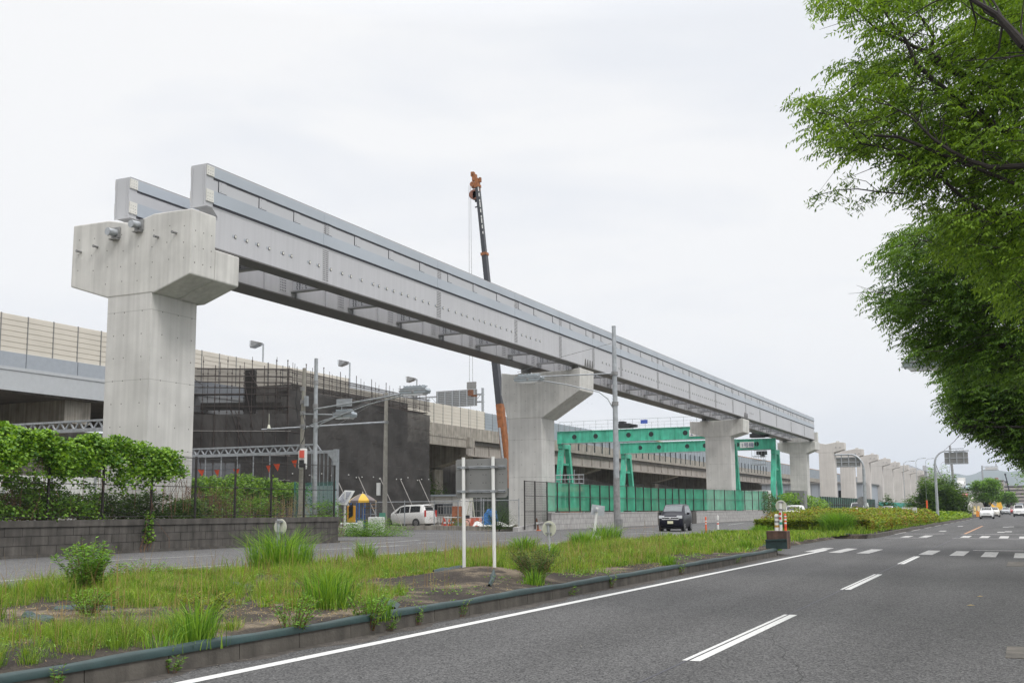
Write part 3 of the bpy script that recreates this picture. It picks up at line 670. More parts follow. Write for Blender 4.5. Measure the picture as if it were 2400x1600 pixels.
# bare piers marching away
proto = None
PY = [188.2, 211.0, 233.4, 255.4, 276, 298, 319.5, 342, 366, 392, 420, 448]
names = ['first bare pier beyond the end of the girder, cap wavy on top', 'second bare pier beyond the girder, partly behind the left overhead sign', 'third bare pier beyond the girder, just right of the left overhead sign', 'fourth bare pier beyond the end of the girder, without beams', 'fifth bare pier beyond the end of the girder, without beams', 'sixth bare pier beyond the end of the girder, without beams', 'seventh bare pier beyond the girder, behind the slim lamp post', 'eighth bare pier, carrying the near end of the far beams', 'ninth pier after the girder gap, under the far beams', 'tenth pier after the girder gap, under the far beams', 'eleventh pier after the girder gap, under the far beams', 'farthest pier of the row, under the far beams']
capf = [(-33.1, 11.45), (-31.4, 10.85), (-28.9, 10.85), (-27.15, 11.35), (-27.15, 12.52), (-28.4, 12.60), (-30.1, 12.30), (-31.8, 12.60), (-33.1, 12.55)]
for i, Y in enumerate(PY):
    if proto is None:
        proto, c_ = make_pier('monorail_pier', Y, 2.2, capf, (-31.35, -28.85), 2.4, 10.95, names[0], 'concrete piers of the new viaduct', far=True)
        b = MB(); b.cbox((-28.2, Y+.5, 12.68), .5, .5, .22); b.build('bearing_plinth', M['concrete_cap'], c_)
        for xx in (-28.5, -27.8):
            b = MB(); b.tube((xx, Y-.1, 11.7), (xx, Y+.1, 11.7), .09, 8); b.build('anchor_stub', M['galv_dark'], c_)
        
        base = proto.location.copy()
    else:
        dup(proto, (base.x, base.y+Y-PY[0], base.z), names[i])
# far beams already placed on the last piers
for (xo, ya, lab) in ((-27.4, 354, 'distant pale track beam of the far stretch, nearer the road'), (-31.25, 344, 'distant pale track beam of the far stretch, away from the road')):
    r = empty('monorail_beam', (xo-.4, ya, 12.6), lab, 'bridge girder', 'far track beams')
    b = MB(); b.box(xo-.8, xo, ya, 462, 12.7, 14.45); b.build('track_beam', M['steel_grey'], r)
    b = MB(); b.box(xo, xo+.03, ya+.4, 462, 14.02, 14.4); b.box(xo, xo+.03, ya+.4, 462, 12.9, 13.4); b.build('running_strip', M['steel_strip'], r)
    b = MB(); b.box(xo-.78, xo-.03, ya+6, 462, 11.2, 12.65); b.build('girder_web', M['steel_web'], r)
# ================================================================== OLD EXPRESSWAY VIADUCT (plane X = -56)
EX = -56.0
ex = empty('expressway_viaduct', (EX-6, 40, GL), 'old elevated expressway with sound walls crossing behind the building site', 'elevated road')
def seg(name, mats, x0, x1, y0, y1, z0, z1, par=ex):
    b = MB(); b.box(x0, x1, y0, y1, z0, z1); return b.build(name, mats, par)
# steel span at the left: grey-blue fascia in three bands
YS = 84.0
b = MB(); b.box(EX-20, EX-.05, -30, YS, 9.0, 10.25, 0); b.box(EX-20.2, EX, -30, YS, 10.25, 10.45, 0); b.box(EX-20.0, EX-.02, -30, YS, 10.45, 11.35, 1)
for k in range(28): b.box(EX-.05, EX-.02, -30+4.1*k, -29.96+4.1*k, 10.46, 11.34, 2)
b.build('steel_fascia', [mat('fascia_pale', (.44, .46, .48), .5, var=.04), mat('fascia_grey', (.33, .36, .40), .5, var=.05), M['seam_shadow']], ex)
for Y in (26.4, 43.5, 60.6): seg('drain_box', M['pale_wall'], EX-.05, EX+.5, Y, Y+.7, 9.35, 10.25)
# underside cross girders and dark inner face
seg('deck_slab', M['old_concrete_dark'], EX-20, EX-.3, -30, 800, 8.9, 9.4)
# concrete span towards the right
b = MB(); b.box(EX-20, EX-.0, YS, 120, 9.35, 10.75, 0); b.box(EX-.01, EX+.25, YS, 108, 9.35, 9.60, 0); b.box(EX-.3, EX+.2, YS, 108, 8.45, 9.35, 0); b.box(EX+.1, EX+.6, 106.8, 108, 8.5, 9.6, 0)
b.build('concrete_parapet', M['old_concrete'], ex)
for Y in (88.0, 96.5): seg('drain_box', M['old_concrete'], EX+.2, EX+.75, Y, Y+.9, 8.75, 9.5)
def zr(y): return 10.75 - (y-120)*.0015
b = MB(); n = 40; ya, yb2 = 120.0, 800.0
for i in range(n):
    y0, y1 = ya+(yb2-ya)*i/n, ya+(yb2-ya)*(i+1)/n
    b.box(EX-20, EX, y0+.01, y1-.01, 9.35, zr(y0), 0)
b.build('concrete_parapet', M['old_concrete'], ex)
b = MB(); b.box(EX-1.2, EX-.5, 108, 800, 7.75, 9.35, 0); b.box(EX-1.4, EX-.3, 108, 800, 7.6, 7.75, 0)
for k in range(60): b.box(EX-.5, EX-.38, 110+3.7*k, 110.15+3.7*k, 7.78, 9.3, 0)
b.build('edge_girder', mat('girder_pinkish', (.34, .31, .28), .8, var=.12, scale=.8, streak=.2), ex)
# slots under the parapet
sl0 = None
for k in range(46):
    Y = 122+3.1*k
    if sl0 is None:
        b = MB(); b.box(EX-.02, EX+.03, Y, Y+.45, 9.75, 10.45); b.box(EX-.02, EX+.10, Y+.15, Y+.3, 10.45, 11.6); sl0 = b.build('post_bracket', M['gantry_dark'], ex)
    else:
        c = sl0.copy(); COL.objects.link(c); c.location.y += Y-122
# sound walls: 0.5 m panels between posts every 2 m
def soundwall(y0, y1, z0, z1, m, name='sound_wall', rows=None, px=EX-.15, post=True):
    rows = rows or int(round((z1-z0)/.33)); b = MB(); dz = (z1-z0)/rows
    for r in range(rows):
        b.box(px-.10, px, y0, y1, z0+r*dz, z0+(r+.86)*dz, 0); b.box(px-.10, px-.03, y0, y1, z0+(r+.86)*dz, z0+(r+1)*dz, 0)
    k = y0
    while post and k < min(y1, 420): b.box(px-.02, px+.03, k, k+.07, z0-.1, z1+.02, 1); k += 2.0
    return b.build(name, [m, M['signback']], ex)
soundwall(-30, YS, 11.35, 13.72, M['cream'])
soundwall(YS, 112.0, 10.75, 12.86, M['cream'])
soundwall(112.0, 122, 10.75, 12.75, M['bluepanel'])
soundwall(122, 800, 10.45, 13.0, M['bluepanel'])
b = MB(); b.box(EX-.22, EX-.10, 150, 800, 13.0, 13.12); b.build('rusty_coping', mat('rusty_coping', (.45, .27, .14), .8, var=.2), ex)
# crossbeams and columns, tapering brackets, set back in the gloom
for Y in (20, 52, 84.5, 108.5, 150, 190, 232, 275, 320, 370, 420):
    b = MB(); 
    b.prism([(EX-19, 8.9), (EX-19, 7.6), (EX-13, 6.2), (EX-6, 6.2), (EX-1.0, 7.4), (EX-1.0, 8.9)], 'y', Y, Y+2.2, 0)
    b.build('crossbeam', M['old_concrete'], ex)
    b = MB(); b.box(EX-13, EX-10.8, Y+.1, Y+2.1, GL-.1, 6.25); b.build('column', M['old_concrete'], ex, bevel=.08)
    b = MB(); b.box(EX-7.0, EX-4.8, Y+.1, Y+2.1, GL-.1, 6.25); b.build('column', M['old_concrete'], ex, bevel=.08)
# far row of structure under the deck: another carriageway wall closes the view, coloured dark for the shade under the deck
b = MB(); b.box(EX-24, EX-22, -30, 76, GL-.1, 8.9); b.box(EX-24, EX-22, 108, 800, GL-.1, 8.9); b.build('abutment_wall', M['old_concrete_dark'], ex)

# sign truss over the expressway
tg = empty('sign_gantry', (EX-1, 116, 10.7), 'silver lattice gantry with a sign panel over the old expressway, beyond the dark netted scaffold', 'sign gantry')
zc0, zc1 = 14.55, 15.45
b = MB(); XA, XB = -76.0, -58.6
for z in (zc0, zc1):
    for yy in (116, 116.8): b.tube((XA, yy, z), (XB, yy, z), .06, 6)
n = 20
for i in range(n):
    x0, x1 = XA+(XB-XA)*i/n, XA+(XB-XA)*(i+1)/n; b.tube((x0, 116, zc0 if i % 2 else zc1), (x1, 116, zc1 if i % 2 else zc0), .035, 5)
b.build('lattice_beam', M['galv'], tg)
b = MB(); b.tube((XB, 116.4, 10.7), (XB, 116.4, 16.2), .16, 10); b.build('post', M['galv'], tg)
b = MB(); b.box(-64.5, -59.0, 115.5, 115.7, 14.0, 16.0, 0)
for i in range(9): b.box(-64.4, -59.1, 115.42, 115.5, 14.05+i*.22, 14.12+i*.22, 1)
for i in range(6): b.box(-64.3+i*1.0, -64.18+i*1.0, 115.38, 115.5, 14.0, 16.0, 1)
b.box(-60.3, -59.1, 115.5, 115.7, 16.05, 16.9, 0)
b.build('sign_panel', [M['signback'], M['galv']], tg)
# floodlights on the expressway parapet
for i, (px, py, lab) in enumerate(((617, 808, 'tallest floodlight on a thin pole above the left part of the dark scaffold'), (820, 852, 'middle floodlight on a thin pole above the dark scaffold'), (977, 890, 'lowest floodlight above the right end of the dark scaffold'))):
    t = onX(px, py, EX-.4)
    r = empty('floodlight', (EX-.4, t[1], 10.5), lab, 'floodlight', 'floodlights along the expressway')
    b = MB(); b.tube((EX-.4, t[1], 10.5), (EX-.4, t[1], t[2]+.1), .07, 8); b.build('pole', M['galv'], r)
    b = MB(); b.tube((EX-.4, t[1], t[2]), (EX-1.1, t[1]-.2, t[2]+.05), .04, 6); b.build('arm', M['galv'], r)
    b = MB(); b.prism([(-.35, -.25), (.35, -.05), (.45, .2), (-.25, .38)], 'y', -.35, .35)
    b.v = [(v[0]+EX-1.0, v[1]+t[1]-.2, v[2]+t[2]) for v in b.v]; b.build('lamp_head', M['galv_dark'], r, bevel=.03)
    b = MB(); b.cbox((EX-1.35, t[1]-.25, t[2]+.12), .12, .6, .5); b.build('lamp_glass', M['lamp_glass'], r)

# ================================================================== SCAFFOLD (new station pier wrapped in netting)
SX = -49.0
sc = empty('scaffolding', (SX-5, 66, GL), 'large building core wrapped in scaffolding and dark netting beside the expressway', 'scaffolding')
SY0, SY1 = 65.4, 86.6
PL = onX(445, 1000, -55.75); LB = Vector((PL[0], PL[1])); LA = Vector((SX, SY0)); LL = (LB-LA).length
ZL = float(onX(460, 860, -55.75)[2])
def LP(u, off=0):                                       # a point on the left face, u metres from the corner
    d_ = (LB-LA).normalized(); n_ = Vector((-d_.y, d_.x)); n_ = n_ if n_.y < 0 else -n_
    q = LA+d_*u+n_*off; return (q.x, q.y)
def zt(y): return 12.22-.02*(y-SY0)
def ztl(u): return 12.15+(ZL-12.15)*u/LL
b = MB()
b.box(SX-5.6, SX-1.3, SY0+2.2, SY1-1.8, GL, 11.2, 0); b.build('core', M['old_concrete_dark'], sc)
b = MB(); p = [LP(1, -1.4), LP(LL-.3, -1.4), LP(LL-.3, -2.2), LP(1, -2.2)]; b.prism(p, 'z', 5.2, 6.3, 1); b.prism(p, 'z', 9.2, 9.7, 0); b.prism(p, 'z', 7.4, 7.7, 0); b.prism([LP(2.6, -.1), LP(3.35, -.1), LP(3.35, -.6), LP(2.6, -.6)], 'z', GL, 12.0, 2)
b.build('inner_floor', [M['old_concrete_dark'], M['blue_dark'], M['net_black']], sc)
def wob(u, z, amp): return amp*(math.sin(u*3.5+z*.6)*.5+math.sin(z*3.5+u*1.3)*.5+math.sin(u*1.1)*.6)+random.uniform(-.012, .012)
def netg(b, f, lo, hi, z0, z1, nu, nv, amp, mi=0):
    V = []
    for j in range(nv+1):
        for i in range(nu+1):
            u = lo+(hi-lo)*i/nu; z = z0+(z1(u)-z0)*j/nv; x, y = f(u, wob(u, z, amp)); V.append((x, y, z))
    b.add(V, [(j*(nu+1)+i, j*(nu+1)+i+1, (j+1)*(nu+1)+i+1, (j+1)*(nu+1)+i) for j in range(nv) for i in range(nu)], mi)
FR = lambda u, w: (SX+w, u)
b = MB(); netg(b, lambda u, w: FR(u, w-.06), SY0, SY1, 4.2, lambda u: 10.6-.02*(u-SY0), 70, 26, .03); b.build('netting', M['net_black'], sc)
b = MB(); netg(b, lambda u, w: LP(u, w-.02), 0, LL, .4, lambda u: 8.7, 40, 24, .03); b.build('netting', M['net_black'], sc)
b = MB(); netg(b, lambda u, w: FR(u, w+.04), SY0, SY1, .5, lambda u: 4.3, 70, 16, .06); b.build('netting', M['net_black'], sc)
b = MB(); netg(b, lambda u, w: FR(u, w-.1), SY0, SY1, 10.6, lambda u: zt(u)-.15, 40, 6, .02); b.build('thin_netting', M['net_thin'], sc)
b = MB(); netg(b, lambda u, w: LP(u, w-.04), 0, LL, 8.7, lambda u: ztl(u)-.1, 40, 12, .02); b.build('thin_netting', M['net_thin'], sc)
def std(x, y, top, k, z0=GL):
    b = MB(); b.tube((x, y, z0), (x, y, top), .032 if k % 2 == 0 else .02, 6)
    zz = z0+1
    while zz < top: b.tube((x, y, zz), (x, y, zz+.08), .055, 6); zz += .95
    b.build('scaffold_standard', M['scaf'], sc)
y = SY0; k = 0
while y <= SY1+.01:
    std(SX-.14, y, zt(y)+(.5 if k % 2 == 0 else .15), k)
    if k % 2 == 0: std(SX-1.2, y, zt(y)+.6, 1, 9.0)
    y += 1.15; k += 1
u = 0; k = 0
while u < LL:
    p = LP(u, .04); std(p[0], p[1], ztl(u)+(.75 if k % 2 else .1), k); p = LP(u, -1.1); std(p[0], p[1], ztl(u)+(.0 if k % 2 else .5), 1, 8.0); u += .92; k += 1
for z in (2.0, 3.8, 5.6, 7.4, 9.2, 10.1, 10.6, 11.0, 11.45, 12.0):
    dz = -.02*(SY1-SY0)
    b = MB(); b.tube((SX-.08, SY0-.2, z), (SX-.08, SY1+.2, z+dz), .024, 6); b.build('scaffold_ledger', M['scaf'], sc)
    f_ = ztl(LL)/12.15
    p0, p1 = LP(-.2, .05), LP(LL, .05); b = MB(); b.tube((*p0, z), (*p1, z*f_), .024 if z > 9 else .016, 6); b.build('scaffold_ledger', M['scaf'] if z > 9 else M['scaf_l'], sc)
    if z > 9:
        b = MB(); b.tube((SX-1.25, SY0, z+.1), (SX-1.25, SY1, z+dz+.1), .022, 6); b.build('scaffold_ledger', M['scaf'], sc)
        p0, p1 = LP(0, -1.1), LP(LL, -1.1); b = MB(); b.tube((*p0, z+.1), (*p1, z*f_+.1), .022, 6); b.build('scaffold_ledger', M['scaf'], sc)
for (u0, z0, u1, z1) in ((3.0, 5.2, 4.4, 9.4), (2.2, 4.4, 4.0, 9.0), (2.6, 7.6, 3.4, 11.4), (6.5, 10.9, 7.6, 11.7), (1.8, 9.9, 3.0, 11.8)):
    b = MB(); b.tube((*LP(u1, .03), z1), (*LP(u0, .03), z0), .025, 6); b.build('scaffold_brace', M['scaf'], sc)
for k in range(6):
    y0 = 68.2+3.25*k; b = MB(); b.tube((SX+.1, y0, 4.3), (SX+2.0, y0+.5, GL), .034, 6); b.build('raking_prop', M['scaf_l'], sc)
for k in range(18):
    y = SY0+.5+k*1.2+.3*math.sin(k*2.2); b = MB(); b.cbox((SX+.1, y, 4.32+.1*math.sin(y*2)), .05, .09, .08); b.build('net_tie', M['white'], sc)
b = MB(); b.box(SX-1.2, SX-.2, SY0, SY1, 10.35, 10.41); b.build('walkway_board', M['scaf'], sc)
b = MB(); b.prism([LP(0, -.2), LP(LL, -.2), LP(LL, -1.1), LP(0, -1.1)], 'z', 10.2, 10.26); b.build('walkway_board', M['scaf'], sc)
# ================================================================== GREEN GANTRY CRANES
def gantry(y0, xl, xr, ztop, zbot, label, text, text_x, xhole, railing, cage=False):
    r = empty('gantry_crane', ((xl+xr)/2, y0+1.5, GL), label, 'gantry crane', 'green gantry cranes on the building site')
    b = MB(); H = ztop-zbot
    b.box(xl, xr, y0, y0+.5, zbot, ztop, 0); b.box(xl-.02, xr+.02, y0-.12, y0+.62, ztop, ztop+.05, 0); b.box(xl-.02, xr+.02, y0-.12, y0+.62, zbot-.05, zbot, 0)
    x = xl+.9
    while x < xr-.3: b.box(x, x+.03, y0-.09, y0, zbot, ztop, 0); x += 1.85
    b.box(xl+.6, xr-.6, y0-.16, y0-.10, zbot-.05, zbot+.02, 1)
    bm = b.build('main_beam', [M['gantry_green'], M['galv']], r)
    for x in xhole:
        b = MB(); b.disc((x, y0-.01, (ztop+zbot)/2+.05), (0, 1, 0), .31, .02, 20, mi=1); b.disc((x, y0-.005, (ztop+zbot)/2+.05), (0, 1, 0), .38, .02, 20, mi=0); b.build('inspection_hole', [M['gantry_green'], M['gantry_dark']], bm)
    for X in (xr, xl):
        off = -1.1 if X == xr else 0
        b = MB(); yc = y0+1.6; s_ = 1 if X == xr else 1
        for sg in (-1, 1):
            b.bar((X-.35 if X == xr else X+.35, yc+sg*.9, zbot-.05), (X-.35 if X == xr else X+.35, yc+sg*2.9, GL+.9), .62, .62)
        Xc = X-.35 if X == xr else X+.35
        b.box(Xc-.3, Xc+.3, yc-1.5, yc+1.5, zbot-.62, zbot-.05); b.bar((Xc, yc-1.7, zbot-2.6), (Xc, yc+1.7, zbot-2.6), .22, .3); b.box(Xc-.3, Xc+.3, yc-3.3, yc+3.3, GL+.55, GL+1.0)
        b.build('leg_frame', M['gantry_green'], r, bevel=.02)
        b = MB()
        for i in range(18): b.tube((Xc-.1, yc-.98-.085*i-.32, zbot-.4-.36*i), (Xc+.3, yc-.98-.085*i-.32, zbot-.4-.36*i), .018, 5)
        b.build('ladder_rung', M['galv_dark'], r)
        for sg in (-1, 1):
            b = MB(); b.disc((Xc, yc+sg*2.7, GL+.32), (1, 0, 0), .32, .2, 18); b.build('rail_wheel', M['galv_dark'], r)
    if railing:
        b = MB(); z = ztop+.05; x = xl+.3; k = 0
        while x < xr-.2:
            b.tube((x, y0+.3, z), (x, y0+.3, z+(1.25 if k % 2 == 0 else .8)), .022 if k % 2 == 0 else .014, 5); x += .82; k += 1
        for zz, rr in ((1.25, .022), (.8, .014), (.42, .012)): b.tube((xl+.1, y0+.3, z+zz), (xr-.2, y0+.3, z+zz), rr, 5)
        b.tube((xl+.7, y0+.3, z), (xl+1.9, y0+.3, z+1.2), .012, 5); b.tube((xl+1.9, y0+.3, z), (xl+.7, y0+.3, z+1.2), .012, 5)
        b.build('handrail', M['galv'], r)
        b = MB(); b.box(-43.0, -42.1, y0+.24, y0+.28, z+.62, z+1.1, 0); b.build('notice_board', mat('blue_notice', (.05, .10, .42), .5), r)
    # hoist trolley with a dark winch
    xt = float(onY(1400+1170/3.137, 1020, y0)[0]) if cage else xl+9
    b = MB(); b.box(xt-.9, xt+.9, y0-.2, y0+1.4, ztop+.25, ztop+.75); b.box(xt-.6, xt+.1, y0-.1, y0+1, ztop+.75, ztop+1.05); b.cbox((xt+1.3, y0+.5, ztop+.45), .6, .8, .35); b.build('hoist', M['black'], r)
    if cage:
        b = MB(); x0, x1 = [float(onY(1400+q/3.137, 1065, y0)[0]) for q in (1140, 1238)]; zb = zbot-2.0
        for z in (zb, zb+.55, zb+1.1, zb+1.95):
            b.tube((x0, y0-.4, z), (x1, y0-.4, z), .03, 5); b.tube((x0, y0+.8, z), (x1, y0+.8, z), .03, 5)
        for i in range(9): x = x0+(x1-x0)*i/8; b.tube((x, y0-.4, zb), (x, y0-.4, zb+(1.95 if i % 2 == 0 else 1.1)), .022, 5)
        b.box(x0, x1, y0-.4, y0+.8, zb-.04, zb)
        b.build('access_cage', M['galv'], r)
        b = MB(); b.cbox((x0+1.2, y0+.3, zbot-.45), 1.3, .8, .5); b.cbox((x0+1.3, y0+.3, zbot-.8), .5, .4, .4); b.build('hoist_block', M['black'], r)
    # name board with real lettering
    b = MB(); b.box(text_x-.95, text_x+.95, y0-.13, y0-.10, (ztop+zbot)/2-.42, (ztop+zbot)/2+.38); pl = b.build('name_board', M['white'], r)
    letters(text, .70, (text_x-.80, y0-.145, (ztop+zbot)/2-.30), mat('dark_blue_ink', (.08, .10, .24), .6), pl)
    return r
def letters(text, size, loc, m, parent, rx=PI/2, rz=0):
    cu = bpy.data.curves.new('lettering', 'FONT'); cu.body = text; cu.size = size; cu.extrude = .004
    to = bpy.data.objects.new('lettering', cu); COL.objects.link(to)
    dg = bpy.context.evaluated_depsgraph_get(); me = bpy.data.meshes.new_from_object(to.evaluated_get(dg))
    COL.objects.unlink(to); bpy.data.objects.remove(to)
    xs = [v.co.x for v in me.vertices]
    if xs and max(xs)-min(xs) > 0: pass
    me.materials.clear(); me.materials.append(m); o = bpy.data.objects.new('lettering', me); COL.objects.link(o)
    org = Vector((0, 0, 0)); pp = parent
    while pp is not None: org += pp.location; pp = pp.parent
    o.parent = parent; o.location = Vector(loc)-org; o.rotation_euler = (rx, 0, rz)
    return o
G2 = gantry(128.9, -54.2, -31.6, 11.48, 10.0, 'nearer green gantry crane with a handrail along its beam, behind the one-sided pier', '2号機', float(onY(1628, 1017, 128.9)[0])+.3, [float(onY(x, 1020, 128.9)[0]) for x in (1346, 1396, 1473, 1526, 1606)], True)
G1 = gantry(146.5, -51.9, -30.0, 10.86, 9.45, 'farther green gantry crane with a wire access cage hanging near its right leg', '1号機', float(onY(1751, 1043, 146.5)[0]), [float(onY(1400+x/3.137, 1040, 146.5)[0]) for x in (315, 453, 660, 790, 1028, 1172)], False, True)

# ================================================================== MOBILE CRANE with a raised telescopic boom
mc = empty('mobile_crane', (-46.5, 96, GL), 'orange mobile crane with its dark boom raised behind the girder, left of the second pier', 'crane')
P0 = np.array([-45.6, 96, 4.2]); Ptip = onY(1117, 412, 96.6)
ax = Vector(Ptip)-Vector(P0)
def bp(t, dx=0): return Vector(P0)+ax*t
b = MB(); b.bar(bp(0), bp(.245), .60, .8, 0); b.build('boom_base', M['crane_orange'], mc)
for (t0, t1, w) in ((.245, .425, .62), (.425, .60, .55), (.60, .735, .48), (.735, .965, .40)):
    b = MB(); b.bar(bp(t0), bp(t1), w, w*1.1, 0); b.bar(bp(t1-.006), bp(t1+.003), w+.14, w*1.1+.14, 1)
    b.build('boom_section', [M['boom_black'], M['crane_orange']], mc)
b = MB()
for i in range(9):
    t = .80+.018*i; q = bp(t); b.bar(q+Vector((.17, -.24, 0)), bp(t+.008+.004*(i % 3))+Vector((.17, -.24, 0)), .10, .02)
b.build('boom_marking', M['white'], mc)
q = bp(.965); b = MB(); b.bar(q, bp(.99), .45, .5); b.cbox((q.x-.35, q.y, q.z+.9), .45, .4, .7); b.cbox((q.x-.55, q.y, q.z+1.3), .35, .4, .5); b.cbox((q.x-.4, q.y, q.z+.1), .45, .4, .6); b.tube((q.x-.5, q.y-.3, q.z+.2), (q.x-.5, q.y+.3, q.z+.2), .28, 14); b.cbox((q.x+.3, q.y, q.z+.6), .2, .3, .5)
b.build('boom_head', M['crane_orange'], mc, bevel=.04)
hk = onY(1115, 458, 96.6)
b = MB(); b.tube((hk[0]-.2, 96.4, hk[2]+.1), (hk[0]-.2, 96.8, hk[2]+.1), .5, 16); b.cbox((hk[0], 96.6, hk[2]), .6, .4, .9); b.cbox((hk[0]+.1, 96.6, hk[2]+.4), .8, .3, .5)
hb = b.build('hook_block', mat('brown_hook_block', (.20, .08, .05), .6, var=.2), mc, bevel=.05)
b = MB(); pts = [(hk[0]+.35*math.sin(a), 96.6, hk[2]-.95-.3*math.cos(a)) for a in [PI*.95-i*.4 for i in range(9)]]; b.path([(hk[0], 96.6, hk[2]-.4), (hk[0], 96.6, hk[2]-.7)], .09, 8); b.path(pts, .07, 6); b.build('hook', M['black'], hb)
b = MB(); b.tube((hk[0]-.1, 96.6, hk[2]+.3), (q.x-.5, 96.6, q.z), .015, 4); b.tube((hk[0]+.2, 96.6, hk[2]+.3), (q.x-.3, 96.6, q.z), .015, 4)
lo = onY(1103, 925, 96.6)
for dx in (-.12, .25): b.tube((q.x-.95+dx*.5, 96.6, q.z+.2), (lo[0]+dx, 96.6, lo[2]+.5), .02, 4)
b.tube((lo[0]-.0, 96.6, lo[2]), (lo[0]-.0, 96.6, 1.5), .012, 4)
b.build('hoist_rope', M['galv_dark'], mc)
b = MB(); b.cbox((lo[0], 96.6, lo[2]+.2), .5, .3, .6); b.cbox((lo[0]+.4, 96.6, lo[2]-.1), .6, .2, .2); b.build('lower_hook', M['rust'], mc)
# slewing cab, counterweight and carrier
b = MB(); b.box(-46.6, -42.3, 94.8, 97.4, 1.7, 3.0); b.prism([(-46.4, 3.0), (-44.2, 3.0), (-44.9, 4.3), (-46.0, 4.3)], 'y', 95.6, 96.9); b.build('upper_body', M['crane_orange'], mc, bevel=.06)
b = MB(); b.prism([(-47.4, 1.9), (-46.6, 1.9), (-46.6, 3.4), (-47.1, 3.4), (-47.4, 3.0)], 'y', 94.2, 95.2); cb = b.build('cab', M['black'], mc, bevel=.06)
b = MB(); b.box(-47.5, -38.5, 94.4, 97.6, 1.0, 1.7); b.build('carrier', M['crane_orange'], mc, bevel=.05)
for x in (-46.3, -44.7, -41.4, -39.8):
    for yy in (94.35, 97.35):
        b = MB(); b.tube((x, yy-.22, .85), (x, yy+.22, .85), .62, 20); w = b.build('wheel', M['tyre'], mc); b = MB(); b.tube((x, yy-.24, .85), (x, yy-.2, .85), .3, 14); b.build('rim', M['crane_orange'], w)
b = MB(); b.tube((-44.7, 94.6, 1.5), (-43.2, 94.3, 3.3), .05, 6); b.build('outrigger_pole', mat('pale_orange', (.70, .32, .12), .5), mc)
b = MB(); b.tube(bp(.02)+Vector((.0, -.6, 0)), bp(.17)+Vector((-.1, -.5, 0)), .12, 10); b.build('lift_cylinder', M['galv'], mc)
# ================================================================== WALLS AND FENCES
def blockwall(b, y0, y1, z0, rows, hrow, lblk, xf, depth=.25, cap=.0, ztop=None):
    b.box(xf-depth, xf-.012, y0, y1, z0-.1, z0+rows*hrow-.008, 1)
    for r in range(rows):
        y = y0+(.5*lblk if r % 2 else 0)-lblk
        while y < y1:
            a, c = max(y, y0)+.006, min(y+lblk, y1)-.006
            if c > a+.05: b.box(xf-.10, xf+random.uniform(-.006, .006), a+.004, c-.004, z0+r*hrow+.010, z0+(r+1)*hrow-.008, 0)
            y += lblk
b = MB(); blockwall(b, -14, 38.5, .27, 3, .27, .62, -26.2); b.box(-26.5, -26.16, -14, 38.55, 1.075, 1.27, 0); b.box(-26.5, -26.08, -14, 38.5, .1, .275, 0)
b.box(-26.5, -26.2, 38.5, 38.53, .2, 1.07, 0)
mbuild(b, 'retaining_wall', [M['block_dark'], M['mortar']], 'dark weathered concrete block wall carrying the brown mesh fence', 'wall')
b = MB(); blockwall(b, 66.2, 89, .2, 3, .36, .45, -28.55); b.box(-28.9, -28.52, 66.2, 89, 1.27, 1.34, 0); mbuild(b, 'retaining_wall', [M['block_light'], M['mortar_l']], 'clean pale block wall below the green netting, left of the dark minivan', 'wall')
b = MB(); blockwall(b, 89, 101, .2, 3, .36, .45, -28.6); mbuild(b, 'retaining_wall', [M['block_dark'], M['mortar']], 'short stretch of dark stained block wall right behind the dark minivan', 'wall')
b = MB(); blockwall(b, 101, 133, .2, 3, .36, .5, -28.55); b.box(-28.9, -28.52, 101, 133, 1.27, 1.34, 0); mbuild(b, 'retaining_wall', [M['block_light'], M['mortar_l']], 'pale block wall below the green netting, right of the dark minivan', 'wall')
b = MB(); b.prism([(61.5, .1), (66.2, .1), (66.2, .75), (61.5, .45)], 'x', -28.9, -28.55); mbuild(b, 'low_wall', M['block_light'], 'low sloping pale kerb wall where the netted fence begins', 'wall')

fc = empty('mesh_fence', (-26.32, 12, 1.27), 'dark brown wire mesh fence standing on the dark block wall', 'fence')
P0 = 23.54
b = MB(); b.box(-26.35, -26.29, P0-.03, P0+.03, 1.27, 3.42); b.cbox((-26.27, P0, 2.38), .06, .12, .06); p0_ = b.build('post', M['fence_dark'], fc)
for k in range(-13, 8):
    if k: c = p0_.copy(); COL.objects.link(c); c.location.y += 2.12*k
for z in (1.36, 2.36, 3.36):
    b = MB(); b.box(-26.31, -26.27, -4, 38.4, z-.012, z+.012); b.build('rail', M['fence_dark'], fc)
b = MB(); y = 0.0
while y < 38.4: b.box(-26.287, -26.283, y, y+.0045, 1.3, 3.42); y += .052
z = 1.45
while z < 3.4: b.box(-26.290, -26.286, -4, 38.4, z, z+.006); z += .15
b.build('wire_mesh', M['fence_dark'], fc)

gf = empty('netted_fence', (-28.7, 97, 1.34), 'long black-posted fence hung with green netting in front of the piers', 'fence')
ys_ = [62.3, 63.9, 65.85, 67.6, 69.7, 71.7, 73.7, 75.7, 77.7, 79.7, 81.7, 83.8, 85.83, 87.83, 89.9, 91.9, 93.95, 95.95, 98.03, 100.7, 104.25, 108.3, 112.5, 116.9, 121.4, 125.1, 128.4, 131.3, 133.5]
for y in ys_:
    b = MB(); b.box(-28.74, -28.67, y-.035, y+.035, .3 if y < 66 else 1.34, 3.36+.008*max(0, y-90)); b.build('post', M['fence_dark'], gf)
for z in (1.42, 2.4, 3.32):
    b = MB(); b.bar((-28.66, 62.3, z), (-28.66, 90, z), .03, .035); b.bar((-28.66, 90, z), (-28.66, 133.5, z+.35*(z-1.4)/1.9), .03, .035); b.build('rail', M['fence_dark'], gf)
b = MB(); nu = 150; V = []
